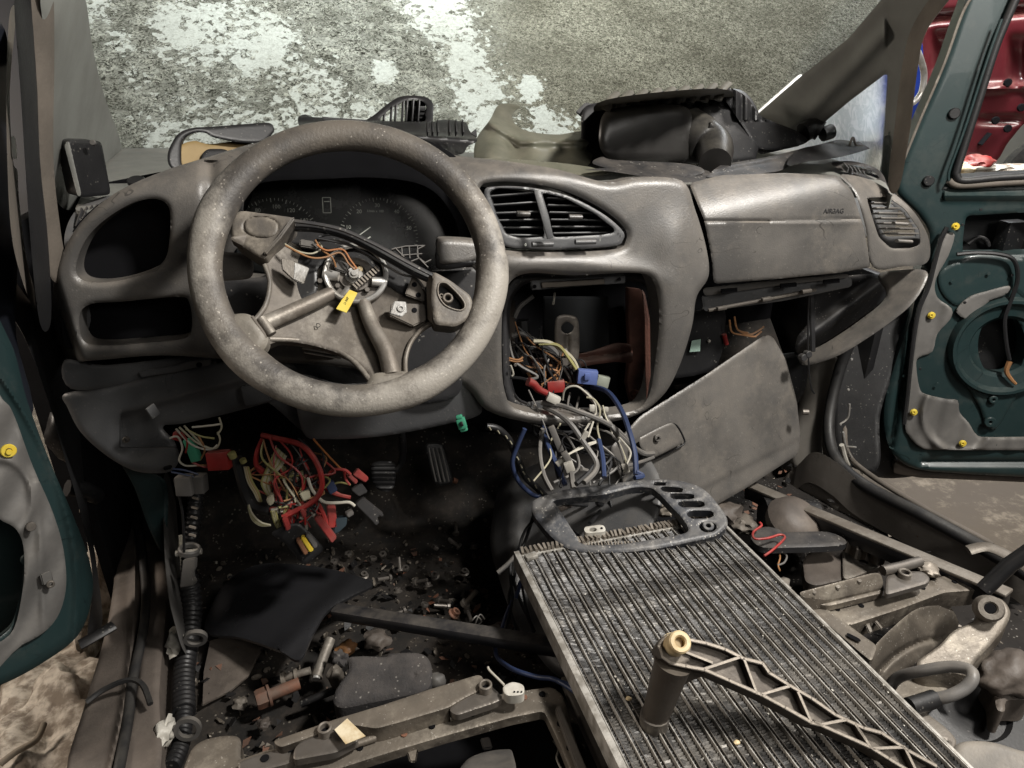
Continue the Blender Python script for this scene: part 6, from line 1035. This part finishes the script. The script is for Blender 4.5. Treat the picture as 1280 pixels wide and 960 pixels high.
FOP = pl3(PZ(420, 870, .12), PZ(536, 850, .12), PZ(480, 815, .135))
relief('pad', [(417, 876), (420, 858), (436, 834), (434, 820), (452, 817), (482, 818), (488, 814), (520, 813), (535, 820), (540, 838), (534, 858), (500, 868), (460, 876), (430, 882)], FOP, foam, fo, lip=9, step=2, wall=.06, wdir=(0, 0, -1), sm=lambda q: cr(q, 4), h=lambda x, y: .004 * np.exp(-np.hypot(x - 518, y - 844) ** 2 / 8)); lump('knob', PZ(546, 852, .10), (.014, .012, .014), greypl, 2, fo, .15, 3); lump('torn_lump', PZ(424, 824, .08), (.013, .012, .014), foam, 6, fo, .5, 3); lump('pale_lump', PZ(420, 846, .07), (.012, .012, .02), cast, 7, fo, .4, 3)
bgz = [(433, 810, .03, brownw, .016, 'tan broken lump behind the left corner of the foam pad'), (470, 800, .03, sillm, .022, 'brown dirt clod behind the foam pad'), (300, 880, .02, cast, .012, 'pale brown clod beside the seat rail at lower left'), (330, 905, .03, sillm, .010, 'small clod just above the seat crossmember'), (625, 790, .04, sillm, .02, 'brown dirt clod under the blue cable by the tunnel')]
for x, y, z, m_, s, lb in bgz: o = lump('dirt_clod', PZ(x, y, z), (s, s * .9, s * .6), m_, x, k=.5, sub=3); props(o, lb, 'clod')
# litter nobody could count
db_ = bmesh.new()
for i in range(1500):
    x, y = random.uniform(-.4, 1.1), random.uniform(.35, 1.35); s = random.choice((.0015, .002, .003, .0045, .007)) * random.uniform(.6, 1.3)
    g = bmesh.ops.create_icosphere(db_, subdivisions=1, radius=s); bmesh.ops.transform(db_, matrix=Matrix.Translation((x, y, .004 + .010 * float(fbm(np.array(x), np.array(y), 1.5, 1)))) @ Euler([random.uniform(0, 6) for _ in range(3)]).to_matrix().to_4x4() @ Matrix.Diagonal((random.uniform(.5, 2.2), 1, .5, 1)), verts=g['verts'])
o = frombm('grit', db_, seatm, None); props(o, kind='stuff')
for nm_, m_, cnt in (('rust_flakes', rust, 260), ('plastic_shards', blackpl, 420), ('pale_chips', edgem, 150)):
    sb_ = bmesh.new(); _r = random.Random(cnt)
    for i in range(cnt):
        x, y = (_r.uniform(-.33, .25), _r.uniform(.5, 1.2)) if _r.random() < .6 else (_r.uniform(.6, 1.1), _r.uniform(.45, 1.3)); s = _r.uniform(.002, .011) * (1 if nm_ != 'pale_chips' else .5); z = .012 + (.05 if x > .6 else 0) + .010 * float(fbm(np.array(x), np.array(y), 1.5, 1)) + _r.uniform(0, .008)
        a0 = _r.uniform(0, 6.28); n_ = _r.choice((3, 4, 5)); tl_ = Euler((_r.uniform(-.5, .5), _r.uniform(-.5, .5), a0)).to_matrix()
        P_ = [Vector((x, y, z)) + tl_ @ Vector((s * _r.uniform(.5, 1.6) * math.cos(6.28 * q / n_), s * _r.uniform(.4, 1) * math.sin(6.28 * q / n_), 0)) for q in range(n_)]; nn2 = tl_ @ Vector((0, 0, .0012)); vs = [sb_.verts.new(p) for p in P_]; vt = [sb_.verts.new(p + nn2) for p in P_]
        sb_.faces.new(vt); sb_.faces.new(vs[::-1]); [sb_.faces.new((vs[q], vs[(q + 1) % n_], vt[(q + 1) % n_], vt[q])) for q in range(n_)]
    o = frombm(nm_, sb_, m_, None, None); props(o, kind='stuff')
# ================================================================ SEAT CROSSMEMBER (front, bottom)
sm_ = thing('seat_crossmember', 'bent grey-brown steel seat crossmember with nut tubes along the bottom of the picture', 'metal frame')
ZS = ZP(.20)
relief('rail', [(292, 952), (330, 938), (420, 922), (470, 908), (560, 884), (620, 868), (660, 862), (690, 858), (704, 868), (712, 900), (736, 975), (718, 975), (700, 930), (680, 888), (640, 896), (560, 918), (480, 942), (430, 958), (380, 975), (290, 975)], ZS, seatm, sm_, lip=2, step=2.2, wall=.014, wdir=(0, 0, -1), sm='rc')
relief('upper_flange', [(340, 926), (400, 905), (420, 898), (480, 880), (540, 860), (600, 842), (606, 850), (600, 862), (580, 872), (560, 884), (500, 902), (470, 910), (440, 905), (400, 916), (350, 934)], ZP(.225), seatm, sm_, lip=2.2, step=2, wall=.03, wdir=(0, 0, -1), sm='rc')
relief('nut_plate', [(368, 934), (382, 922), (410, 913), (426, 910), (450, 924), (420, 940), (366, 950)], ZP(.222), dsteel, sm_, lip=2, step=2, wall=.01, wdir=(0, 0, -1), sm='rc'); relief('nut_plate', [(560, 886), (575, 872), (612, 855), (630, 872), (618, 878), (570, 894)], ZP(.222), dsteel, sm_, lip=2, step=2, wall=.01, wdir=(0, 0, -1), sm='rc')
for p in ((407, 917), (607, 863)): disc('nut_tube', PZ(*p, .222), (0, 0, 1), .0085, .012, rodm, sm_, hole=.0055); disc('tube_bore', PZ(*p, .222), (0, 0, 1), .0056, .004, voidm, sm_)
for a, b in (((422, 938), (470, 922)), ((562, 898), (612, 882))): tube('pressed_loop', [PZ(*a, .206), PZ(*b, .206)], .0045, seatm, sm_, n=8, res=1)
pr('hanging_tab', [(506, 932), (524, 928), (520, 952), (512, 952)], ZP(.19), .003, seatm, sm_); pr('side_strip', [(694, 884), (700, 880), (740, 975), (728, 975)], ZP(.215), .012, dsteel, sm_); relief('left_foot', [(232, 975), (236, 940), (256, 922), (296, 918), (300, 940), (296, 975)], ZP(.20), seatm, sm_, lip=8, step=2.5, wall=.05, wdir=(0, 0, -1)); relief('hole_plate', [(298, 952), (320, 944), (372, 930), (380, 924), (372, 948), (360, 954), (330, 962), (298, 970)], ZP(.212), dsteel, sm_, lip=2, step=2, wall=.01, wdir=(0, 0, -1), sm='rc')
for p, r_ in (((364, 934), .007), ((331, 948), .005)): disc('bolt_hole', PZ(*p, .2125), (0, 0, 1), r_, .001, voidm, sm_, n=14)
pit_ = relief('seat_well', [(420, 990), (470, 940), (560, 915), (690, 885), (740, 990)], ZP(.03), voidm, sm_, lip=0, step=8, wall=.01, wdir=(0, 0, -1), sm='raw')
for x, y in ((450, 935), (505, 918), (540, 908), (590, 893), (655, 872), (678, 868), (330, 956), (700, 905), (712, 935)): disc('rivet' if x % 2 else 'rail_hole', PZ(x, y, .2005), (0, 0, 1), .0042, .0016, rust if x % 2 else voidm, sm_, n=12)
rm = thing('radiator_edge_mount', 'slim bare metal strip in the dirt between crossmember and radiator', 'metal strip'); bar('strip', PZ(706, 850, .19), PZ(758, 965, .19), .012, .016, dsteel, rm); 
o = prism('paper_label', [PZ(x, y, .236) for x, y in [(418, 912), (434, 898), (457, 920), (432, 930)]], .0008, paperm, bev=0); props(o, 'crumpled cream and tan paper label on the crossmember beside the left nut tube', 'label')
wcn = thing('cable_plug', 'small white three-pin plug with frayed wire on the crossmember by the right nut tube', 'connector'); relief('plug', [(627, 858), (640, 851), (655, 855), (656, 866), (646, 869), (632, 869)], ZP(.235), whitepl, wcn, lip=2, step=1.5, wall=.014, wdir=(0, 0, -1), sm='rc'); tube('tail', [PZ(x, y, .238) for x, y in [(630, 856), (622, 848), (612, 838), (610, 834)]], .0016, whitew, wcn)
for k in range(3): disc('pin_hole', PZ(643 + k * 4.5, 865, .2355), (0, 0, 1), .0012, .001, voidm, wcn, n=6)
bc_ = thing('blue_cable', 'frayed blue cable running from the tunnel to the radiator edge', 'cable'); tube('cable', [PZ(x, y, z) for x, y, z in [(619, 808, .12), (622, 822, .13), (640, 836, .18), (670, 846, .20), (695, 850, .21), (724, 868, .22)]], .0035, bluew, bc_); tube('cable', [PZ(x, y, z) for x, y, z in [(690, 849, .21), (710, 855, .215), (722, 860, .22)]], .0028, bluew, bc_)
dc = thing('drop_wires', 'dark wires falling from the console down the tunnel side, left of the radiator', 'wires')
for pts, r_, m_ in (([(668, 640), (655, 680), (640, 700), (638, 720), (640, 750), (630, 790)], .0030, blackw), ([(672, 645), (656, 664), (648, 690), (643, 720), (636, 750), (646, 790)], .0026, blackw), ([(660, 712), (650, 730), (645, 748)], .0040, bluew), ([(640, 750), (632, 770), (626, 790)], .003, bluew), ([(648, 690), (636, 704), (622, 716)], .0040, greyw), ([(652, 730), (658, 760), (668, 795)], .0024, blackw), ([(640, 720), (650, 750), (668, 790)], .0030, blackw)): tube('wire', [PZ(x, y, .24 - .0009 * max(0, y - 650)) for x, y in pts], r_, m_, dc)
cp_ = thing('mirror_cup', 'small grey rounded cup lying in the dark well at the bottom edge', 'cup'); relief('cup', [(574, 975), (580, 952), (600, 940), (630, 935), (641, 940), (640, 975)], pl3(PZ(580, 950, .14), PZ(640, 940, .14), PZ(600, 975, .18)), greypl, cp_, lip=5, step=2, wall=.03, wdir=(0, 0, -1)); pr('cup_tab', [(600, 922), (612, 920), (616, 934), (604, 936)], ZP(.13), .005, darkpl, cp_); tube('white_cord', [PZ(x, y, .15) for x, y in [(692, 926), (698, 936), (696, 948), (702, 962)]], .0016, whitew, cp_)
# ================================================================ RIGHT: SEAT RAIL AND METALWORK
zr = lambda pts: zc(860, 640, 3, pts)
sr = thing('seat_rail', 'long pale-topped steel rail running beside the right sill', 'rail')
bar('rail_top', PZ(940, 607, .16), PZ(1262, 742, .22), .026, .006, rodm, sr); bar('rail_side', PZ(936, 612, .145), PZ(1258, 750, .20), .03, .03, blackpl, sr); bar('rail_inner', PZ(1000, 640, .12), PZ(1110, 690, .14), .014, .01, seatm, sr)
o = tube('handle_rod', [PZ(1229, 738, .25), PZ(1262, 706, .29), PZ(1300, 680, .33)], .011, blackpl, n=12, res=1); props(o, 'thick black rod leaning over the rail at the right edge', 'rod')
s2 = thing('seat_bracket', 'folded grey-brown steel seat bracket with two lugs right of the radiator', 'bracket')
relief('plate', zr([(415, 300), (700, 225), (725, 230), (735, 270), (725, 285), (520, 330), (430, 318)]), pl3(PZ(1000, 745, .235), PZ(1100, 718, .235), PZ(1020, 750, .225)), seatm, s2, lip=1.6, step=2, wall=.03, wdir=(0, 0, -1), sm='rc')
relief('lip', zr([(430, 318), (520, 333), (725, 288), (735, 270), (735, 300), (530, 350), (440, 335)]), ZP(.215), seatm, s2, lip=2, step=2, wall=.01, wdir=(0, 0, -1), sm='rc')
relief('rail', zr([(455, 345), (740, 310), (980, 230), (1090, 240), (1090, 290), (960, 300), (800, 360), (600, 425), (560, 400)]), ZP(.20), seatm, s2, lip=2, step=2.2, wall=.03, wdir=(0, 0, -1), sm='rc')
relief('lug_plate', zr([(745, 235), (820, 220), (880, 220), (910, 245), (900, 265), (740, 310)]), ZP(.23), dsteel, s2, lip=2, step=2, wall=.008, wdir=(0, 0, -1), sm='rc'); disc('lug_tube', PZ(*zr([(810, 242)])[0], .23), (0, 0, 1), .0095, .01, rodm, s2, hole=.006); disc('lug_bore', PZ(*zr([(810, 242)])[0], .231), (0, 0, 1), .0062, .003, voidm, s2)
tube('rolled_edge', [PZ(*p, .235) for p in zr([(730, 220), (800, 205), (870, 185)])], .008, dsteel, s2, n=8, res=1)
for q in ([(660, 410), (680, 405), (695, 450), (680, 455)], [(690, 400), (705, 398), (735, 435), (725, 442)]): pr('tongue', zr(q), ZP(.19), .003, rodm, s2)
for p in zr([(500, 385), (560, 365), (650, 352), (880, 285), (1000, 262)]): disc('rail_hole', PZ(*p, .2005), (0, 0, 1), .004, .0012, voidm, s2, n=12)
for p in zr([(470, 305), (560, 285), (640, 262)]): disc('rivet', PZ(*p, .232), (0, 0, 1), .004, .004, rodm, s2, n=10)
s3 = thing('corner_plate', 'brown shaded steel plate with a slotted corner behind the seat bracket', 'metal plate'); relief('plate', zr([(430, 180), (470, 130), (580, 125), (740, 190), (700, 225), (590, 250), (480, 275), (440, 260)]), ZP(.12), sillm, s3, lip=2, step=2.4, wall=.02, wdir=(0, 0, -1), sm='rc'); relief('worn_corner', zr([(580, 130), (640, 150), (745, 195), (600, 250), (582, 245)]), ZP(.128), rodm, s3, holes=[rc(zr([(635, 185), (650, 165), (690, 180), (660, 200)]), 3)], lip=2, step=1.8, wall=.006, wdir=(0, 0, -1), sm='rc')
s4 = thing('wavy_strip', 'short crinkled tan strip tucked under the rail', 'metal strip'); relief('strip', zr([(590, 105), (620, 82), (650, 100), (690, 108), (745, 130), (745, 160), (720, 165), (680, 145), (640, 140), (610, 120)]), ZP(.16), cast, s4, lip=3, step=1.6, wall=.02, wdir=(0, 0, -1), h=lambda x, y: .006 * np.sin((x - 1050) * .5))
s5 = thing('black_paddle', 'flat black paddle-shaped panel in the dark right of the console surround', 'panel'); relief('paddle', zr([(240, 100), (245, 70), (290, 52), (340, 60), (365, 72), (530, 72), (590, 118), (380, 130), (280, 128)]), ZP(.17), darkpl, s5, lip=3, step=2, wall=.012, wdir=(0, 0, -1))
s6 = thing('red_wire_loop', 'thin red wire looping over the black paddle-shaped panel', 'wire'); tube('wire', [PZ(*p, .19) for p in zr([(270, 40), (275, 52), (245, 75), (250, 100), (300, 98), (345, 85), (362, 98), (320, 140), (285, 165)])], .0022, redw, s6); tube('wire', [PZ(*p, .15) for p in zr([(340, 140), (345, 170), (338, 200), (345, 220)])], .0016, brownw, s6); tube('wire', [PZ(*p, .15) for p in zr([(350, 150), (370, 165), (360, 190), (335, 200)])], .0018, greyw, s6)
s7 = thing('motor_lump', 'dark cylindrical motor half buried in clutter behind the black paddle', 'motor'); tube('casing', [PZ(*p, .12) for p in zr([(280, 30), (480, 40)])], .045, blackpl, s7, n=20, res=1); lathe('end_cap', [(0, .03), (.03, .03), (.045, .02), (.055, 0), (.05, -.02)], PZ(*zr([(400, 35)])[0], .15), (.2, -.4, 1), sillm, s7, 24)
for i, (x, y, z, s, m_, lb) in enumerate([(905, 640, .14, .03, sillm, 'brown lump just behind the right end of the console surround'), (930, 655, .12, .025, cast, 'tan lump under the glove box lid corner'), (990, 640, .08, .03, sillm, 'dark brown clod in the passenger footwell nearest the rail'), (975, 735, .12, .02, cast, 'small clod against the radiator edge left of the seat bracket'), (1160, 712, .21, .015, edgem, 'pale crumb pile on the rail top')]):
    o = lump('dirt_clod', PZ(x, y, z), (s, s, s * .6), m_, i + 20, k=.6, sub=3); props(o, lb, 'clod')
s8 = thing('curved_shroud', 'curved brown plastic shroud segment right of the radiator', 'shroud'); relief('shroud', zr([(670, 555), (700, 500), (780, 420), (860, 360), (965, 338), (990, 360), (1015, 425), (940, 490), (860, 560), (800, 600), (730, 625)]), pl3(PZ(1085, 830, .16), PZ(1190, 760, .16), PZ(1120, 850, .12)), seatm, s8, lip=2.5, step=2.4, wall=.02, wdir=(0, 0, -1), sm=lambda q: cr(q, 4), h=lambda x, y: .010 * np.exp(-((np.hypot(x - 1185, y - 905) - 108) / 3) ** 2))
s9 = thing('link_arm', 'rusty cast arm with a round bushing eye rising at the right edge', 'lever'); relief('arm', zr([(860, 560), (940, 500), (1000, 440), (1085, 400), (1095, 340), (1130, 315), (1180, 325), (1210, 370), (1195, 420), (1140, 490), (1070, 570), (1080, 620), (1000, 600), (900, 600)]), pl3(PZ(1150, 830, .22), PZ(1240, 760, .27), PZ(1200, 840, .22)), seatm, s9, lip=4, step=2.2, wall=.03, wdir=(0, 0, -1), sm=lambda q: cr(q, 4)); lathe('bushing_eye', [(.007, 0), (.007, .012), (.009, .014), (.0145, .014), (.017, .010), (.018, -.01)], PZ(*zr([(1128, 362)])[0], .278), (-.6, -.6, .7), rodm, s9, 24); disc('eye_bore', PZ(*zr([(1128, 362)])[0], .282), (-.6, -.6, .7), .0072, .006, voidm, s9)
sA = thing('hose_loop', 'grey rubber hose bent into a loop over the dark motor, lower right', 'hose'); tube('hose', [PZ(*p, z) for p, z in zip(zr([(755, 660), (790, 620), (880, 595), (980, 580), (1050, 590), (1068, 620), (1040, 660), (980, 690), (925, 700)]), (.20, .22, .25, .27, .28, .28, .27, .26, .25))], .0072, greyw, sA, n=12); tube('hose', [PZ(*p, .25) for p in zr([(925, 700), (880, 715), (830, 730)])], .0105, blackpl, sA, n=12); tube('hose_band', [PZ(*p, .252) for p in zr([(928, 690), (935, 712)])], .006, rodm, sA, n=8, res=1)
relief('base_plate', zr([(760, 640), (900, 610), (1010, 590), (990, 640), (930, 700), (850, 730), (800, 700)]), ZP(.19), seatm, sA, lip=3, step=2.4, wall=.02, wdir=(0, 0, -1))
sB = thing('starter_motor', 'round dark engine unit in the shadows at the right edge', 'motor'); lathe('drum', [(0, .0), (.012, .0), (.02, .004), (.045, .004), (.05, .012), (.072, .012), (.078, .0), (.078, -.08)], PZ(1210, 885, .14), (-.1, -.3, 1), blackpl, sB, 36); lump('housing', PZ(1262, 845, .20), (.045, .03, .03), sillm, 31, sB, .25, 4); relief('housing_arm', zr([(1120, 610), (1160, 590), (1260, 580), (1290, 600), (1290, 690), (1200, 700), (1190, 740), (1160, 730), (1150, 660)]), ZP(.19), sillm, sB, lip=6, step=2.4, wall=.04, wdir=(0, 0, -1)); relief('lower_rib', zr([(980, 800), (1100, 810), (1260, 790), (1290, 850), (1200, 850), (1000, 840)]), ZP(.12), sillm, sB, lip=6, step=3, wall=.03, wdir=(0, 0, -1))
sC = thing('end_plate', 'pale oblong steel plate with a bolt hole at the right edge of the radiator', 'metal plate'); relief('plate', zr([(830, 720), (870, 735), (960, 800), (1005, 850), (1000, 885), (980, 895), (930, 860), (860, 790)]), ZP(.235), rodm, sC, holes=[rc(zr([(948, 858), (965, 850), (985, 862), (975, 872), (955, 870)]), 3)], lip=3, step=1.8, wall=.012, wdir=(0, 0, -1)); relief('long_flange', zr([(415, 310), (520, 360), (640, 450), (710, 500), (690, 560), (640, 520), (560, 450), (480, 380)]), ZP(.205), seatm, sC, lip=1.5, step=2, wall=.02, wdir=(0, 0, -1), sm='rc'); relief('flange_slot', zr([(595, 450), (650, 478), (645, 490), (595, 465)]), ZP(.209), voidm, sC, lip=0, step=2, wall=.002, sm='rc')
sD = thing('seat_lever', 'rounded dusty grey-tan cover cut off by the bottom right corner', 'cover'); relief('cover', zr([(980, 990), (990, 900), (1010, 860), (1060, 845), (1150, 850), (1250, 880), (1330, 900), (1330, 1000)]), pl3(PZ(1195, 940, .25), PZ(1280, 930, .27), PZ(1230, 960, .25)), M('tan_cover', (.19, .175, .155), .55, dust=.4, bump=.2), sD, lip=14, step=2.4, wall=.05, wdir=(0, 0, -1))
# dark underlay of the seat area right of the radiator: carpet hump
sE = gridsheet('carpet', .60, 1.12, .25, 1.2, .012, lambda X, Y: .05 + .012 * fbm(X, Y, 1.2, 5), M('black_carpet', (.018, .015, .013), .95, bump=.9, bscale=120, speck=.4), body)
# ================================================================ close: every thing's base point sits under its parts
bpy.context.view_layer.update()
for e in THINGS:
    def kids(o):
        for c in o.children: yield c; yield from kids(c)
    pts = [c.matrix_world @ Vector(b) for c in kids(e) if c.type == 'MESH' for b in c.bound_box]
    if not pts: print('EMPTY THING', e.name); continue
    lo = [min(p[i] for p in pts) for i in range(3)]; hi = [max(p[i] for p in pts) for i in range(3)]
    loc = Vector(((lo[0] + hi[0]) / 2, (lo[1] + hi[1]) / 2, lo[2]))
    e.location = loc; inv = Matrix.Translation(-loc)
    for c in e.children: c.matrix_parent_inverse = inv @ c.matrix_parent_inverse
print('TRIS', sum(len(o.data.polygons) * 2 for o in S.objects if o.type == 'MESH'), 'OBJ', len(S.objects))
